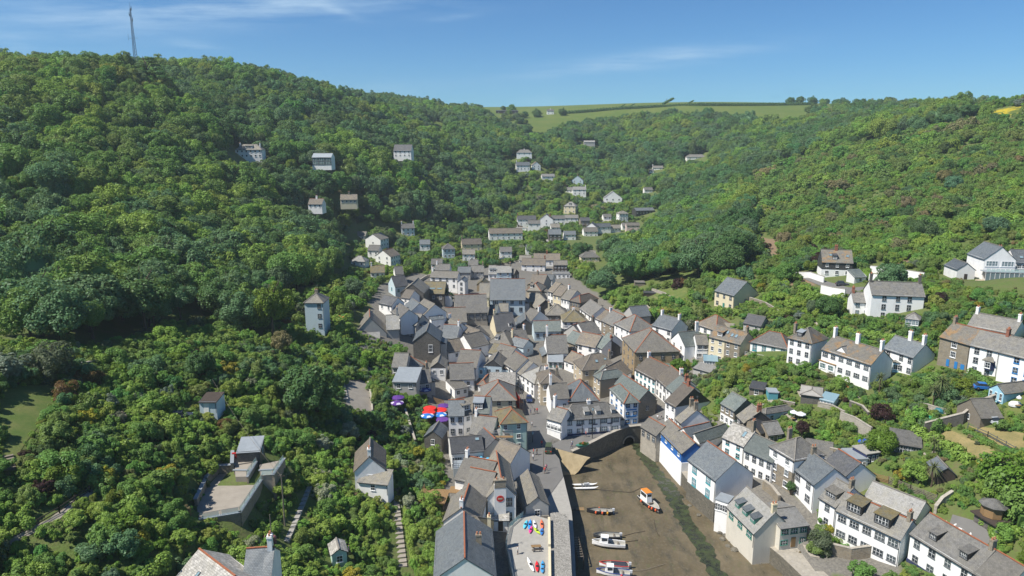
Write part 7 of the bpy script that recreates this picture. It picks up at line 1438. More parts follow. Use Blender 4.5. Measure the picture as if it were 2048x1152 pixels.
kayak('light cyan kayak leaning at the left of the deck rack', 272, 612, 78, 3.2, (.10,.55,.72)); kayak('bright blue kayak beside the light cyan one', 318, 615, 84, 3.6, (.03,.28,.75)); kayak('pink kayak under the blue one', 328, 668, 80, 2.6, (.75,.05,.28)); kayak('white kayak between blue and orange ones', 372, 610, 96, 3.0, (.72,.72,.72)); kayak('yellow green kayak lying across the deck', 395, 680, 118, 2.6, (.45,.60,.03)); kayak('coral orange kayak on the right of the rack', 446, 612, 90, 3.4, (.75,.17,.08)); kayak('deep blue kayak under the coral one', 446, 690, 84, 2.4, (.03,.18,.55))
kayak('long white surf ski on the lower deck', 326, 1040, 104, 4.4, (.80,.80,.78)); kayak('red kayak beside the white surf ski', 395, 1062, 90, 3.2, (.70,.02,.03)); kayak('blue kayak in the lower deck corner', 455, 1045, 88, 2.4, (.05,.32,.62)); kayak('second blue kayak at the very bottom of the deck', 452, 1092, 88, 2.2, (.06,.30,.60))
p_ = at_z(*P('s', 385, 870), DZ); e = thing('picnic_table', 'dark timber picnic table on the roof deck', 'table', p_, .1)
for i in range(5): b_ = MB(); b_.box(-.9,.9,-.36+i*.15,-.36+i*.15+.13,.72,.76); b_.build('table_slat', 'timber', e)
for s_ in (-1, 1): b_ = MB(); b_.box(-.9,.9,s_*.75-.14,s_*.75+.14,.42,.46); b_.build('seat', 'timber_dark', e)
for x_ in (-.6, .6): b_ = MB(); b_.bar((x_,-.75,0),(x_,-.25,.72),.09,.09); b_.bar((x_,.75,0),(x_,.25,.72),.09,.09); b_.bar((x_,-.8,.4),(x_,.8,.4),.07,.09); b_.build('leg', 'timber_dark', e)
# parasols ---------------------------------------------------------------
def parasol(label, u, v, r, col, h=2.3, z=None, wt=None):
    p_ = ground(u, v) if z is None else at_z(u, v, z); e = thing('parasol', label, 'parasol', p_); n = 8; b_ = MB(); ap = (0,0,h+.55)
    for k in range(n):
        a0, a1 = 2*pi*k/n, 2*pi*(k+1)/n; q0, q1 = (r*cos(a0),r*sin(a0),h), (r*cos(a1),r*sin(a1),h); b_.face([q0,q1,ap]); b_.face([(q0[0],q0[1],h-.2),(q1[0],q1[1],h-.2),q1,q0])
    b_.build('canopy', 'cloth', e, color=col)
    if wt:
        w_ = MB()
        for k in range(0, n, 2):
            a0, a1 = 2*pi*k/n, 2*pi*(k+1)/n; m_ = .02; w_.face([(r*.55*cos(a0),r*.55*sin(a0),h+.26+m_),(r*.98*cos(a0),r*.98*sin(a0),h+.02+m_),(r*.98*cos(a1),r*.98*sin(a1),h+.02+m_),(r*.55*cos(a1),r*.55*sin(a1),h+.26+m_)])
        w_.build('panel', 'cloth', e, color=wt)
    b_ = MB(); b_.tube((0,0,-.6),(0,0,h+.6),.035); b_.build('pole', 'metal', e); b_ = MB(); b_.loft([[(rr*cos(2*pi*k/12), rr*sin(2*pi*k/12), zz) for k in range(12)] for rr, zz in ((.55,.70),(.55,.76))]); b_.build('table', 'timber', e)
RED, BLU, PUR = (.72,.025,.02), (.02,.16,.50), (.10,.035,.22)
for lab, x_, y_, c_, w_ in (('back left red parasol above the pub garden',640,385,RED,None),('front left red parasol of the pub garden',630,430,RED,None),('right red parasol of the pub garden',755,405,RED,None),('left blue and white parasol in front of the red ones',615,470,BLU,(.6,.65,.7)),('right blue and white parasol in front of the red ones',752,455,BLU,(.6,.65,.7)),('purple parasol in front of right blue one',770,510,PUR,None),('purple parasol behind right red one',790,360,PUR,None),('dark navy parasol among bushes behind the fence',590,185,(.04,.06,.22),(.5,.5,.55)),('purple and white parasol among bushes nearest the camera',295,335,PUR,(.55,.5,.6)),('purple parasol behind the purple and white one',300,275,PUR,None)): parasol(lab, *P('t', x_, y_), 1.75, c_, wt=w_)
parasol('white parasol in garden below the church', *P('e', 690, 810), 1.9, (.75,.76,.78)); parasol('orange parasol on the terrace of the pale blue house', *P('e', 585, 470), 1.6, (.65,.28,.08)); parasol('lilac parasol in the lane behind the pub', *P('n', 770, 300), 1.6, (.50,.42,.62)); parasol('closed white parasol on the far right lawn', *P('m', 1985, 1040), .5, (.75,.75,.75), 2.4); parasol('white parasol in the right gardens by the purple tree', *P('o', 1600, 460), 1.2, (.75,.76,.78)); parasol('small white parasol left of garden bench', *P('o', 1525, 440), .9, (.75,.76,.78))
# cars -------------------------------------------------------------------
def car(label, u, v, ang, col, L_=4.2, W_=1.75, Hh=1.45, boxy=False, name='car', cat='car', gz=None):
    p_ = ground(u, v); z = (max(p_[2], 4.2) if gz is None else gz)+.1; e = thing(name, label, cat, (p_[0], p_[1], z), radians(ang)); b_ = MB(); w = W_/2; l_ = L_/2; hb = Hh*.55
    b_.loft([[(x, y_*w*k, zz) for y_, zz in ((-1,.25),(1,.25),(1,hb*h),(.94,hb*h+.06),(-.94,hb*h+.06),(-1,hb*h))] for x, k, h in ((-l_,.88,.80),(-l_+.2,1,.95),(0,1,1),(l_-.9,1,.95),(l_-.15,.95,.78),(l_,.85,.62))]); b_.build('body', 'tinted', e, color=col)
    x0, x1 = (-l_+.08, l_-1.2) if boxy else (-l_+.35, l_-1.25); s0 = .08 if boxy else .55; g_ = MB(); g_.loft([[(x0,-w*.92,hb),(x1,-w*.92,hb),(x1,w*.92,hb),(x0,w*.92,hb)],[(x0+s0,-w*.78,Hh-.06),(x1-s0*1.0,-w*.78,Hh-.06),(x1-s0*1.0,w*.78,Hh-.06),(x0+s0,w*.78,Hh-.06)]]); g_.build('windows', 'glass', e)
    r_ = MB(); r_.box(x0+s0-.05,x1-s0+.05,-w*.8,w*.8,Hh-.057,Hh); r_.build('car_roof', 'tinted', e, color=col)
    for sx in (-1, 1):
        for sy in (-1, 1):
            q_ = MB(); q_.loft([[(.31*cos(2*pi*k/12), yy, .31*sin(2*pi*k/12)) for k in range(12)] for yy in (-.1,.1)]); wo = q_.build('wheel', 'rubber', e, loc=(sx*L_*.31, sy*(w-.06), .28)); q_ = MB(); q_.loft([[(.17*cos(2*pi*k/10), yy, .17*sin(2*pi*k/10)) for k in range(10)] for yy in (-.115,.115)]); q_.build('hub', 'metal', wo)
    for sy in (-1, 1): q_ = MB(); q_.box(l_-.1,l_-.0,sy*w*.66-.2,sy*w*.66+.2,hb*.62,hb*.82); q_.build('headlight', 'glass_sky', e); q_ = MB(); q_.box(-l_-.02,-l_+.05,sy*w*.66-.16,sy*w*.66+.16,hb*.6,hb*.85); q_.build('tail_light', 'paint_red', e)
    return e
car('dark blue hatchback parked in the narrow street by red netting', *P('i', 1345, 965), -88, (.015,.03,.10)); car('dark olive off road vehicle on the quay', *P('t', 1905, 860), 84, (.05,.07,.035), 4.0, 1.8, 2.0, True, gz=4.15); car('red car under the wall in the upper village', *P('c', 888, 690), 4, (.55,.02,.03)); car('white van parked beside upper street garage', *P('d', 620, 775), 10, (.8,.8,.8), 4.8, 1.9, 2.1, True, 'van', 'van'); car('second white van nearer the black timber house', *P('d', 690, 765), 8, (.78,.79,.8), 4.8, 1.9, 2.1, True, 'van', 'van'); car('blue car near the upper street shop', *P('d', 700, 735), 20, (.05,.25,.42)); car('dark car on the hillside road below slate hung house', *P('k', 385, 600), -14, (.05,.055,.065)); car('dark car parked beside right hillside gravel', *P('k', 970, 500), -12, (.03,.035,.04)); car('blue covered car beside the pale blue gabled garage', *P('m', 1660, 860), -18, (.02,.14,.42)); car('silver car in the open garage shed', *P('p', 1735, 440), -80, (.45,.48,.5)); car('dark car under trees on the left path', 362, 838, 20, (.03,.04,.06)); car('red car beside the white house with one broad gable', *P('b', 1490, 935), 0, (.5,.04,.04))
# red debris netting on scaffolding beside the street
p_ = ground(*P('i', 1215, 1040)); e = thing('scaffold_netting', 'red debris netting on scaffolding beside the street', 'scaffold', p_, radians(-78)); 
m_, nt_, b2 = mat('netting'); b2.inputs['Base Color'].default_value = (.72,.03,.025,1); b2.inputs['Alpha'].default_value = .8; MATS['netting'] = m_
for z_ in (0, 2.0): b_ = MB(); b_.patch((-2.6,-.6,z_+.1),(2.6,-.6,z_+.1),(2.6,-.55,z_+1.9),(-2.6,-.55,z_+1.9),8,4,.02,.04); b_.build('net', 'netting', e)
b_ = MB()
for x_ in (-2.6, 0, 2.6):
    for y_ in (-.7, .5): b_.tube((x_,y_,-.3),(x_,y_,4.6),.04)
for z_ in (2, 4): b_.tube((-2.7,-.7,z_),(2.7,-.7,z_),.035); b_.tube((-2.7,.5,z_),(2.7,.5,z_),.035)
b_.build('poles', 'metal', e); b_ = MB(); b_.box(-2.6,2.6,-.6,.5,2.02,2.1); b_.build('boards', 'timber', e)
p_ = ground(*P('t', 1390, 800)); e = thing('scaffold', 'open scaffold with timber boards above the quay lane', 'scaffold', p_, 0); b_ = MB()
for x_ in (-3, 0, 3):
    for y_ in (-.6, .6): b_.tube((x_,y_,-.3),(x_,y_,6.2),.045)
for z_ in (4.6, 5.3, 6.0):
    for y_ in (-.6, .6): b_.tube((-3.2,y_,z_),(3.2,y_,z_),.04)
b_.build('poles', 'metal', e)
for i in range(4): b_ = MB(); b_.box(-3.2,3.2,-.6+i*.3,-.6+i*.3+.27,4.65,4.7); b_.build('board', 'timber', e)
# people -------------------------------------------------------------------
def figure(seed, stride, arm):
    J = {'pel':(0,0,.95),'wai':(0,0,1.12),'che':(0,0,1.36),'nec':(0,0,1.50),'hea':(.01,0,1.60),'top':(.015,0,1.74)}
    E_ = [('pel','wai'),('wai','che'),('che','nec'),('nec','hea'),('hea','top')]; R_ = dict(pel=.15,wai=.135,che=.155,nec=.055,hea=.095,top=.07)
    for s_, nm in ((1,'l'),(-1,'r')):
        k = stride*s_; J['hip'+nm] = (0,.09*s_,.90); J['kne'+nm] = (k*.18+.03,.10*s_,.49); J['ank'+nm] = (k*.30-.02,.10*s_,.08); J['toe'+nm] = (k*.30+.15,.11*s_,.035)
        J['sho'+nm] = (0,.19*s_,1.42); J['elb'+nm] = (-k*.12,.25*s_,1.14); J['wri'+nm] = (-k*.2+.12*arm,.25*s_,.90+.15*arm); J['han'+nm] = (-k*.23+.18*arm,.24*s_,.80+.18*arm)
        E_ += [('pel','hip'+nm),('hip'+nm,'kne'+nm),('kne'+nm,'ank'+nm),('ank'+nm,'toe'+nm),('che','sho'+nm),('sho'+nm,'elb'+nm),('elb'+nm,'wri'+nm),('wri'+nm,'han'+nm)]
        R_.update({'hip'+nm:.095,'kne'+nm:.065,'ank'+nm:.045,'toe'+nm:.04,'sho'+nm:.065,'elb'+nm:.045,'wri'+nm:.033,'han'+nm:.04})
    ks = list(J); me_ = bpy.data.meshes.new('body_cage'); me_.from_pydata([J[k] for k in ks], [(ks.index(a), ks.index(b_)) for a, b_ in E_], []); o = bpy.data.objects.new('body_cage', me_); COL.objects.link(o)
    md = o.modifiers.new('skin', 'SKIN'); sv = me_.skin_vertices[0].data
    for i, k in enumerate(ks): sv[i].radius = (R_[k], R_[k]*(1.15 if k in ('che','pel','wai') else 1)); sv[i].use_root = (k == 'pel')
    o.modifiers.new('sub', 'SUBSURF').levels = 1; dg = bpy.context.evaluated_depsgraph_get(); m2 = bpy.data.meshes.new_from_object(o.evaluated_get(dg)); bpy.data.objects.remove(o)
    m2.name = 'body'; m2.materials.clear(); [m2.materials.append(MATS[k]) for k in ('skin','cloth','trousers','hair')]
    mi = []
    for f in m2.polygons:
        c = f.center; ad = abs(c.y)
        mi.append(3 if c.z > 1.67 or (c.z > 1.58 and c.x < -.02) else 0 if c.z > 1.48 else 0 if (ad > .19 and c.z < 1.22) else 1 if c.z > .93 else 2 if c.z > .30 else 0 if c.z > .1 else 3)
    m2.polygons.foreach_set('material_index', mi); m2.polygons.foreach_set('use_smooth', [True]*len(mi)); return m2
plain('skin', (.50,.30,.21), .6); plain('trousers', (.06,.07,.10), .9); plain('hair', (.05,.035,.025), .8)
FIG = [figure(1, .8, 0), figure(2, .15, .3), figure(3, -.8, .1)]
CW_ = {'white':(.75,.75,.75),'red':(.55,.05,.05),'navy':(.04,.06,.16),'black':(.02,.02,.022),'pink':(.65,.25,.32),'grey':(.3,.3,.32),'yellow':(.65,.5,.08),'pale blue':(.35,.5,.65),'green':(.08,.22,.10)}
PEOPLE = [('n',25,860,'white','walking in the shaded street'),('n',90,685,'red','standing near the corner shop'),('n',62,690,'black','beside the person in red near corner shop'),('n',8,700,'navy','at left of the group up the street'),('n',540,1110,'white','on the slipway edge'),('n',530,1140,'navy','beside the person on slipway edge'),('n',715,985,'red','behind the flower planter'),('n',820,945,'pink','beside the lamp post by the bridge'),('n',920,925,'white','outside the pub near the lamp post'),('n',955,905,'grey','second from left outside the pub'),('n',1000,890,'pale blue','third from left outside the pub'),('n',1045,880,'white','at the middle of group outside the pub'),('n',1095,870,'black','second from right outside the pub'),('n',1165,855,'yellow','rightmost outside the pub'),('n',1630,775,'white','on the bridge lane by the arch'),('n',1680,760,'grey','at right on the bridge lane'),('n',150,1110,'red','on the square left of the slipway'),('n',320,960,'yellow','at the corner of the pub front'),('n',290,940,'navy','beside the corner shop window'),('t',1745,800,'red','walking on the quay street'),('t',1780,800,'black','right of the person in red on quay street'),('t',1740,860,'white','behind the pair on the quay street'),('t',1610,800,'navy','beside the scaffold'),('t',1620,890,'yellow','by the bicycles at the lane'),('t',1880,970,'pink','seated wall side of the quay'),('t',1860,1000,'red','beside the seated person on quay'),('s',480,60,'red','on the quay walkway'),('s',280,25,'white','in the lane behind the quay store'),('s',190,920,'white','with pale top on the roof deck'),('w',600,330,'white','in the lane by white gable house'),('F',698,1108,'navy','in blue beside the green booth path')]
for i, (rg, x_, y_, c_, wh) in enumerate(PEOPLE):
    u, v = P(rg, x_, y_); deck = wh.endswith('roof deck'); p_ = at_z(u, v, DZ) if deck else ground(u, v); z = DZ if deck else max(p_[2], 4.2) if u > 1000 else p_[2]
    if not deck: p_ = at_z(u, v, z)
    e = thing('person', f"person in {c_} top {wh}", 'person', (p_[0], p_[1], z+.09 if not deck else z), random.uniform(0, 6.28)); ob('body', FIG[i % 3], e, color=CW_[c_])
# lamp posts, poles, wires, mast ------------------------------------------------
def post(label, u, v, h, r=.07, lamp=True, name='lamp_post', cat='lamp post', gz=None, arms=0):
    p_ = ground(u, v) if gz is None else at_z(u, v, gz); e = thing(name, label, cat, p_); b_ = MB(); b_.tube((0,0,-.5),(0,0,h),r*1.3,r*.8,8); b_.build('pole', 'paint_dark' if lamp else 'timber_grey', e)
    if lamp: b_ = MB(); b_.loft([[(rr*cos(2*pi*k/6), rr*sin(2*pi*k/6), h+zz) for k in range(6)] for rr, zz in ((.08,0),(.2,.1),(.24,.5),(.05,.75))]); b_.build('lantern', 'glass_sky', e)
    for k in range(arms): b_ = MB(); b_.box(-.6,.6,-.05,.05,h-.3-k*.4,h-.2-k*.4); b_.build('crossarm', 'timber_dark', e)
    return p_+np.array([0,0,h-.3])
post('tall lamp post on the bridge wall outside the pub', *P('n', 797, 985), 7.2, .08, gz=4.6); post('thin lamp post beside tall white three storey house', *P('l', 103, 475), 6.5); post('lamp post standing on the square near the mint house', *P('t', 1735, 670), 2.2, .1)
a = post('telegraph pole rising beside the slab path on left headland', 570, 1052, 9.5, .12, False, 'telegraph_pole', 'pole', None, 1); c = post('short telegraph pole in the shrubs below the terrace', 545, 1098, 6.0, .09, False, 'telegraph_pole', 'pole'); post('telegraph pole in the village lane by pale blue gable', *P('i', 965, 590), 8, .1, False, 'telegraph_pole', 'pole', None, 1); post('telegraph pole beside the left lawn wall', 138, 748, 5, .08, False, 'telegraph_pole', 'pole'); post('pole by the quay store gable', *P('t', 1850, 960), 5, .07, False, 'flag_pole', 'pole', 4.2)
e = thing('overhead_wire', 'overhead wire from telegraph pole up across the terrace', 'wire', a); q_ = np.array(ground(430, 815))+np.array([0,0,6.0]); b_ = MB(); pr = None
for k in range(13):
    f = k/12; w_ = a*(1-f)+q_*f-a; w_[2] -= 1.2*4*f*(1-f)
    if pr is not None: b_.tube(pr, w_, .02, None, 4)
    pr = w_
b_.build('cable', 'timber_grey', e)
_tp = ground(*P('i', 965, 590))+np.array([0,0,7.6])
for i, (u, v, lb_) in enumerate(((905,700,'to the left over grey roofs'),(1010,655,'up the lane to dark gables'),(1100,720,'right across the street'),(960,790,'down towards the cream hip roof'),(850,745,'far left to the church cottages'))):
    q_ = ground(u, v)+np.array([0,0,6.5]); e = thing('overhead_wire', 'thin overhead wire running from the village pole '+lb_, 'wire', _tp); b_ = MB(); pr = None
    for k in range(9):
        f = k/8; w_ = (q_-_tp)*f; w_[2] -= .6*4*f*(1-f)
        if pr is not None: b_.tube(pr, w_, .018, None, 4)
        pr = w_
    b_.build('cable', 'paint_dark', e)
mp_ = at_y(271, 118, 455); plain('mast_steel', (.13,.16,.19), .5, .4, .3)
e = thing('radio_mast', 'tall lattice radio mast on top of the left hill', 'mast', (mp_[0], mp_[1], float(terr(mp_[0], mp_[1])))); ht = 58 + (CAM_Z+20-float(terr(mp_[0], mp_[1])))*0; topz = at_y(267, 4, 455)[2]-float(terr(mp_[0], mp_[1])); ht = topz
for k in range(3):
    a_ = 2*pi*k/3; b_ = MB(); b_.tube((1.7*cos(a_),1.7*sin(a_),-1),(.35*cos(a_),.35*sin(a_),ht*.92),.16,.10,6); b_.build('leg', 'mast_steel', e)
b_ = MB(); n_ = 26
for i in range(n_):
    f0, f1 = i/n_, (i+1)/n_; r0, r1 = 1.7-1.35*f0, 1.7-1.35*f1; z0, z1 = ht*.92*f0, ht*.92*f1
    for k in range(3): a0, a1 = 2*pi*k/3, 2*pi*(k+1)/3; b_.tube((r0*cos(a0),r0*sin(a0),z0),(r1*cos(a1),r1*sin(a1),z1),.07,None,4); b_.tube((r1*cos(a0),r1*sin(a0),z1),(r1*cos(a1),r1*sin(a1),z1),.06,None,4)
b_.build('bracing', 'mast_steel', e)
for z_, x_, r_ in ((.93,.5,.5),(.86,-.6,.55),(.80,.6,.5)): b_ = MB(); b_.tube((x_*.6,0,ht*z_-.9),(x_*.6+x_,-.3,ht*z_),r_*.5,None,8); b_.tube((x_*1.5,0,ht*z_-1.4),(x_*1.5,0,ht*z_+1.2),.14,None,6); b_.build('antenna', 'mast_steel', e)
b_ = MB(); b_.tube((0,0,ht*.9),(0,0,ht),.12,.06,6); b_.tube((-3,0,ht*.58),(3,0,ht*.58),.07); b_.tube((-3,0,ht*.55),(-3,0,ht*.63),.07); b_.build('aerial', 'mast_steel', e)
# hedges ---------------------------------------------------------------------
def hedge(label, px, w, h, col, name='hedge', cat='hedge', d=None):
    pts = [ground(u, v) if d is None else at_y(u, v, d*S) for u, v in px]
    if d is not None: pts = [np.array([p_[0], p_[1], float(terr(p_[0], p_[1]))]) for p_ in pts]
    o_ = pts[0]; P_, N_ = [], []; r_ = np.random.default_rng(len(label)); sz = min(.30, max(.12, w*.10)) if d is None else .5
    for i in range(len(pts)-1):
        a, c = pts[i]-o_, pts[i+1]-o_; L_ = np.linalg.norm(c-a); t = (c-a)/L_; sd_ = np.array([-t[1], t[0], 0]); sd_ /= np.linalg.norm(sd_); n = int(min(16000, L_*(w+2*h)/(sz*sz)*1.1))
        f = r_.uniform(0, 1, n); an = r_.uniform(0, pi, n); lump = 1+.16*np.sin(f*L_*1.3)+.12*np.sin(f*L_*3.1+1); k = r_.uniform(.75, 1.0, n)
        ca, sa = np.cos(an), np.sin(an); sq = np.maximum(np.abs(ca), np.abs(sa)); y_ = ca/sq**.6*w/2*k*lump; z_ = sa/sq**.6*h*k*lump
        P_.append(a[None]+(c-a)[None]*f[:,None]+sd_[None]*y_[:,None]+np.array([0,0,1])[None]*z_[:,None]); nn = sd_[None]*ca[:,None]+np.array([0,0,1])[None]*sa[:,None]+r_.normal(size=(n,3))*.4; N_.append(nn/np.linalg.norm(nn, axis=1)[:,None])
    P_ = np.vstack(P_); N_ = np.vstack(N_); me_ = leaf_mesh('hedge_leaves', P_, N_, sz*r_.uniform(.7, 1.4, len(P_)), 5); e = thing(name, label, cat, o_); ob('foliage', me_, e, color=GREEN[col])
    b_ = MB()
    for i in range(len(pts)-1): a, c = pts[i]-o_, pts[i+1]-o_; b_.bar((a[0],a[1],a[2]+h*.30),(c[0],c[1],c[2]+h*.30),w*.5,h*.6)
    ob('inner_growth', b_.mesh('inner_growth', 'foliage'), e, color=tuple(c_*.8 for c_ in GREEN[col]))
hedge('bright clipped hedge down the left side of dry lawn', [(1828,872),(1862,884),(1905,908),(1945,934)], 2.2, 2.2, 'yellow'); hedge('long clipped hedge below the large white three storey house', [(1688,668),(1740,676),(1800,684),(1836,690)], 2.2, 1.8, 'yellow'); hedge('clipped hedge behind balcony terrace house', [(1520,672),(1555,672),(1588,675)], 2.0, 2.0, 'mid'); hedge('low hedge between the two dry lawns', [(1930,866),(1965,882),(2010,905)], 1.2, .8, 'mid'); hedge('curved clipped hedge around the rubble yard', [(1962,1048),(1985,1060),(1990,1080),(2002,1098)], 1.4, 1.3, 'yellow'); hedge('hedge beside the road at far right', [(1940,748),(1985,775),(2000,800)], 1.8, 1.3, 'mid')
hedge('narrow hedge beside the slab stairway', [(812,1020),(818,1080),(828,1130)], 1.0, 1.0, 'yellow')
hedge('dark hedgerow crossing the far fields', [(1262,228),(1330,220),(1400,214),(1480,214),(1560,217)], 5, 3.0, 'dark', d=720); hedge('hedgerow along the skyline of the far fields', [(1130,228),(1250,214),(1400,204),(1500,204),(1565,209),(1620,218)], 6, 4.0, 'dark', d=850); hedge('hedgerow along the left ridge skyline', [(500,138),(560,152),(640,174),(700,188),(760,200)], 5, 4.0, 'dark', d=480); hedge('hedgerow below the lower far field', [(1030,262),(1060,247),(1130,231)], 5, 3, 'dark', d=730)
hedge('dense leafy hedge bank right of dry lawn', [(1998,952),(2028,982),(2064,1015)], 8, 4.5, 'lime'); hedge('ivy bank along the right picture edge', [(2010,985),(2040,1020),(2060,1060)], 7, 4, 'mid')
# trees and shrubs that stand out ----------------------------------------------
def special(label, u, v, r, h, col, kind='tree', mesh=None, name=None, sy=1, zs=1, d=None, tm=None, trunk=None, rot=None):
    p_ = ground(u, v) if d is None else (lambda q: np.array([q[0], q[1], float(terr(q[0], q[1]))]))(at_y(u, v, d*S))
    return plant(name or kind, label, kind, mesh or (CROWNS[len(label) % 5] if kind == 'tree' else BUSH[len(label) % 6]), p_[0], p_[1], p_[2], r, h, col, trunk=(kind == 'tree') if trunk is None else trunk, zs=zs, sy=sy, tm=tm, rot=rot)
special('bright lime green ash tree left of pale blue three storey house', 548, 680, 6.2, 17, 'lime', zs=1.25); special('lime green tree behind pale blue three storey house', 672, 628, 4.6, 8.5, 'lime', mesh=FINE[0]); special('big spreading dark tree left of the gravel parking', 622, 835, 7.6, 12.5, 'dark', mesh=CROWNS[1]); special('grey green willow at the edge of left lawn', 108, 765, 4.6, 7.5, 'grey', mesh=FINE[1]); special('silvery leaved bush at left picture edge', 18, 768, 4.2, 5.5, 'silver', 'bush', mesh=BUSH[1], zs=.8); special('rounded bright tree beside the hillside steps', 1570, 565, 4.4, 7.5, 'mid'); special('golden topped shrub below white roadside wall', 1625, 612, 3.4, 6, 'yellow', 'bush'); special('dark purple shrub in the middle right gardens', 1760, 845, 3.0, 4.5, 'purple', 'bush', mesh=BUSH[1]); special('dark purple tree behind the long low extension', 1602, 885, 2.0, 5.5, 'purple', mesh=FINE[0]); special('bright green tree filling the corner by large golden stone house', 1355, 748, 3.0, 5, 'lime', mesh=CROWNS[0]); special('large bright green tree under pale retaining wall', 1756, 905, 3.6, 5.5, 'lime', mesh=CROWNS[2]); special('rounded dark bush on the edge of dry lawn', 2006, 862, 1.6, 2.6, 'mid', 'bush', mesh=BUSH[5]); special('golden ball shrub above rail fence', 1810, 962, 1.9, 2.4, 'gold', 'bush', mesh=BUSH[5]); special('yellow ball shrub below long white house', 1658, 1066, 1.3, 2.0, 'gold', 'bush', mesh=BUSH[5]); special('clipped green ball by white house with turret', 1648, 1046, 1.6, 2.4, 'mid', 'bush', mesh=BUSH[5]); special('standard clipped bay tree by stone steps', 1580, 990, 1.3, 3.2, 'dark', mesh=FINE[0]); special('grey leaved bush below the yellow ball shrub', 1640, 1105, 2.2, 3.6, 'grey', 'bush'); special('rusty bush in the garden of old curved roof cottage', 1596, 1120, 1.2, 1.8, 'rust', 'bush'); special('tall pine group leader on the ridge beside the mast', 292, 120, 8, 21, 'dark', mesh=PINES[0], d=345); special('broad dark pine on the ridge right of mast', 322, 130, 9, 19, 'dark', mesh=PINES[1], d=342); special('open topped tree left of mast on the ridge', 248, 125, 8, 19, 'olive', mesh=FINE[0], d=348); special('small open tree on ridge farther left of the mast', 207, 130, 5, 14, 'olive', mesh=FINE[1], d=345); special('pale bare branched tree below pale blue three storey house', 565, 720, 3.4, 8, 'brown', mesh=FINE[0]); special('bushy bright tree by the red brown roofs of upper street', 1075, 520, 6, 11, 'mid', mesh=CROWNS[2]); special('dense tree beside the small lawn in upper village', 1160, 520, 6.5, 11, 'dark', mesh=CROWNS[0]); special('dark conifer between stone hall and brown roofs', 898, 610, 2.6, 7, 'dark', mesh=PINES[0], zs=1.5); special('lime green tree above metal roofed house', 583, 335, 4.5, 13, 'lime', d=335); special('tree left of the churchyard gate', 700, 720, 3.0, 5, 'mid')
special('wind bent thorn tree tallest on the far field skyline', 1330, 207, 9, 11, 'dark', mesh=BLOWN[0], tm=TRUNK_LEAN, d=862, rot=0); special('wind bent thorn tree right of the tallest skyline thorn', 1378, 205, 5, 6.5, 'dark', mesh=BLOWN[0], tm=TRUNK_LEAN, d=862, rot=0); special('tiny thorn tree leftmost on the far field skyline', 1243, 213, 4, 5, 'dark', mesh=BLOWN[0], tm=TRUNK_LEAN, d=862, rot=0); special('small thorn tree second from left on far field skyline', 1262, 212, 4, 5.5, 'dark', mesh=BLOWN[0], tm=TRUNK_LEAN, d=862, rot=0); special('lone thorn tree on the left ridge skyline', 636, 170, 3.2, 6, 'dark', mesh=BLOWN[0], d=495, tm=TRUNK_LEAN, rot=0); special('thorn bush on the far skyline right of thorns', 1402, 206, 4, 4, 'dark', d=862)
for i, (u, dd, r) in enumerate(((1580,860,8),(1600,865,9),(1625,868,8),(1645,870,6),(1875,700,6),(1898,705,5),(1912,705,5),(1930,700,5),(1690,820,6),(1725,820,6),(1760,810,6),(1050,830,7),(1075,835,8),(960,760,9),(930,755,9),(900,740,8),(860,700,9),(1125,840,7))):
    q = at_y(u, 215, dd*S); z = float(terr(q[0], q[1])); plant('tree', 'distant dark tree standing on the far skyline', 'tree', CROWNS[i % 5], q[0], q[1], z, r, r*1.5, 'dark', group='trees along the far skyline')
def palm(label, u, v, r, h):
    p_ = ground(u, v); e = thing('palm', label, 'palm', (p_[0], p_[1], p_[2]-.1), random.uniform(0,6)); ob('crown', PALM[0], e, (0,0,h), (0,0,0), (r,r,r), (.17,.19,.075)); ob('trunk', TRUNKS[1], e, (0,0,-.3), (0,0,0), (3,3,h+.3))
palm('cabbage palm nearest the bay fronted white houses', 1758, 790, 2.2, 4.6); palm('tall cabbage palm in the middle right gardens', 1878, 805, 2.6, 5.2); palm('cabbage palm just left of tall one in right gardens', 1866, 812, 2.0, 4.2); palm('cabbage palm above the rail fence', 1862, 975, 2.0, 4.4); palm('drooping palm beside garden summerhouse', 1866, 915, 2.0, 3.6)
for lab, u, v, c_, r in (('golden yellow flowers beside the slab stairway',800,1005,'gold',1.2),('yellow flower clump lower on the slab stairway',772,1022,'gold',.9),('pink flowering shrub beside slab path',578,1000,(.45,.16,.24),1.0),('white flowering elder below left terrace',650,1000,'white',2.4),('white flowering bush left of lichened cottage',640,960,'white',2.2),('white flowering bush by the pub garden wall',840,948,'white',1.6),('lower pink flowering shrub by the pole',540,1085,(.42,.15,.24),1.0),('pale blossom tree on the upper lane',1082,492,'white',3.2),('dried brown bush on the left lawn edge',132,800,'rust',2.2),('pinkish hydrangea bank below the valley houses',1265,468,(.40,.20,.22),3.0),('orange flowering patch above the stone steps',1690,780,(.5,.2,.04),.9)): 
    p_ = ground(u, v); plant('flowering_bush', lab, 'bush', BUSH[len(lab) % 6], p_[0], p_[1], p_[2], r, r*1.3, c_, trunk=False)
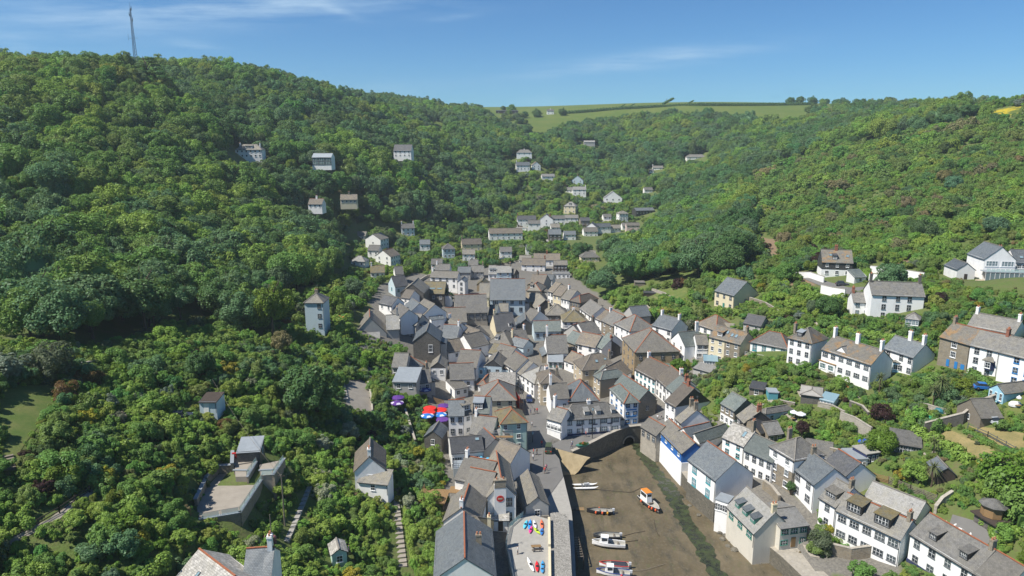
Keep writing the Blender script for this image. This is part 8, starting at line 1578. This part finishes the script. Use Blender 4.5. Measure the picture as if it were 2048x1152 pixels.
# heap of white rubble and the round summerhouse at lower right
p_ = ground(1925, 1075); e = thing('rubble_heap', 'heap of pale broken slabs in the yard at lower right', 'rubble', p_)
for i in range(70):
    b_ = MB(); a, c, t = random.uniform(.2,.55), random.uniform(.2,.5), random.uniform(.06,.2); b_.box(-a,a,-c,c,0,t); b_.build('slab', 'white2' if i % 3 else 'palestone', e, loc=(random.gauss(0,1.9), random.gauss(0,1.4), random.uniform(0,.5)), rot=(random.uniform(-.5,.5), random.uniform(-.5,.5), random.uniform(0,3)))
struct(drape('yard', [(1890,1075),(1905,1030),(1968,1050),(1982,1085),(1945,1115)], None, 'tarmac', 1.5, .1))
p_ = ground(1982, 1045); e = thing('round_summerhouse', 'octagonal summerhouse with slate cone roof on brown deck', 'summerhouse', p_, .2); n = 8
for k in range(n):
    a0, a1 = 2*pi*k/n, 2*pi*(k+1)/n; b_ = MB(); b_.face([(1.8*cos(a0),1.8*sin(a0),1.2),(1.8*cos(a1),1.8*sin(a1),1.2),(1.8*cos(a1),1.8*sin(a1),3.4),(1.8*cos(a0),1.8*sin(a0),3.4)]); b_.build('wall_panel', 'timber', e)
    b_ = MB(); b_.patch((2.3*cos(a0),2.3*sin(a0),3.3),(2.3*cos(a1),2.3*sin(a1),3.3),(0,0,4.4),(0,0,4.4),2,2,.1,.02); b_.build('roof_panel', 's_grey', e)
b_ = MB(); b_.box(-2.4,5.5,-3.2,2.2,.9,1.15); b_.build('deck', 'timber_dark', e); b_ = MB(); b_.box(-1.8,5.2,-2.9,1.8,-1.5,.88); b_.build('undercroft', 'darkstone', e); railing(e, np.array([0,0,0.]), [np.array(q_) for q_ in ((-2.4,-3.2,0),(5.5,-3.2,0),(5.5,2.2,0))], 1.15, 1.0, 'timber_dark')
for lab, u, v, c_ in (('green garden parasol cover among bushes',1860,840,(.02,.30,.16)),('blue tarpaulin on the garden shed roof',1728,888,(.02,.08,.55)),('teal covered seat in right gardens',1880,826,(.03,.16,.20)),('small white garden table set on the far right lawn',2030,812,(.75,.75,.75))):
    p_ = ground(u, v); e = thing('garden_cover' if 'table' not in lab else 'garden_table', lab, 'cover' if 'table' not in lab else 'table', p_); b_ = MB(); b_.loft([[(r_*1.3*cos(2*pi*k/9), r_*sin(2*pi*k/9), z_) for k in range(9)] for r_, z_ in ((1,0),(1.02,.5),(.75,.85),(.1,1.0))]); b_.build('cover' if 'table' not in lab else 'table_top', 'tinted', e, color=c_)
HAZE = 0.00013
# ------------------------------------------------------------------ air
m = bpy.data.materials.new('haze'); m.use_nodes = True; nt = m.node_tree; nt.nodes.clear(); N = NT(nt); out_ = N.n('ShaderNodeOutputMaterial'); pvn = N.n('ShaderNodeVolumePrincipled')
pvn.inputs['Color'].default_value = (.80,.90,1.0,1); pvn.inputs['Density'].default_value = HAZE; pvn.inputs['Anisotropy'].default_value = .2; N.l(pvn.outputs[0], out_.inputs['Volume']); MATS['haze'] = m
b_ = MB(); b_.box(-1300, 1560, -60, 2060, -4, 230); hz = b_.build('haze', 'haze'); hz['kind'] = 'stuff'; hz['label'] = 'thin bluish haze in the valley air'; hz['category'] = 'haze'
SC.cycles.volume_bounces = 1
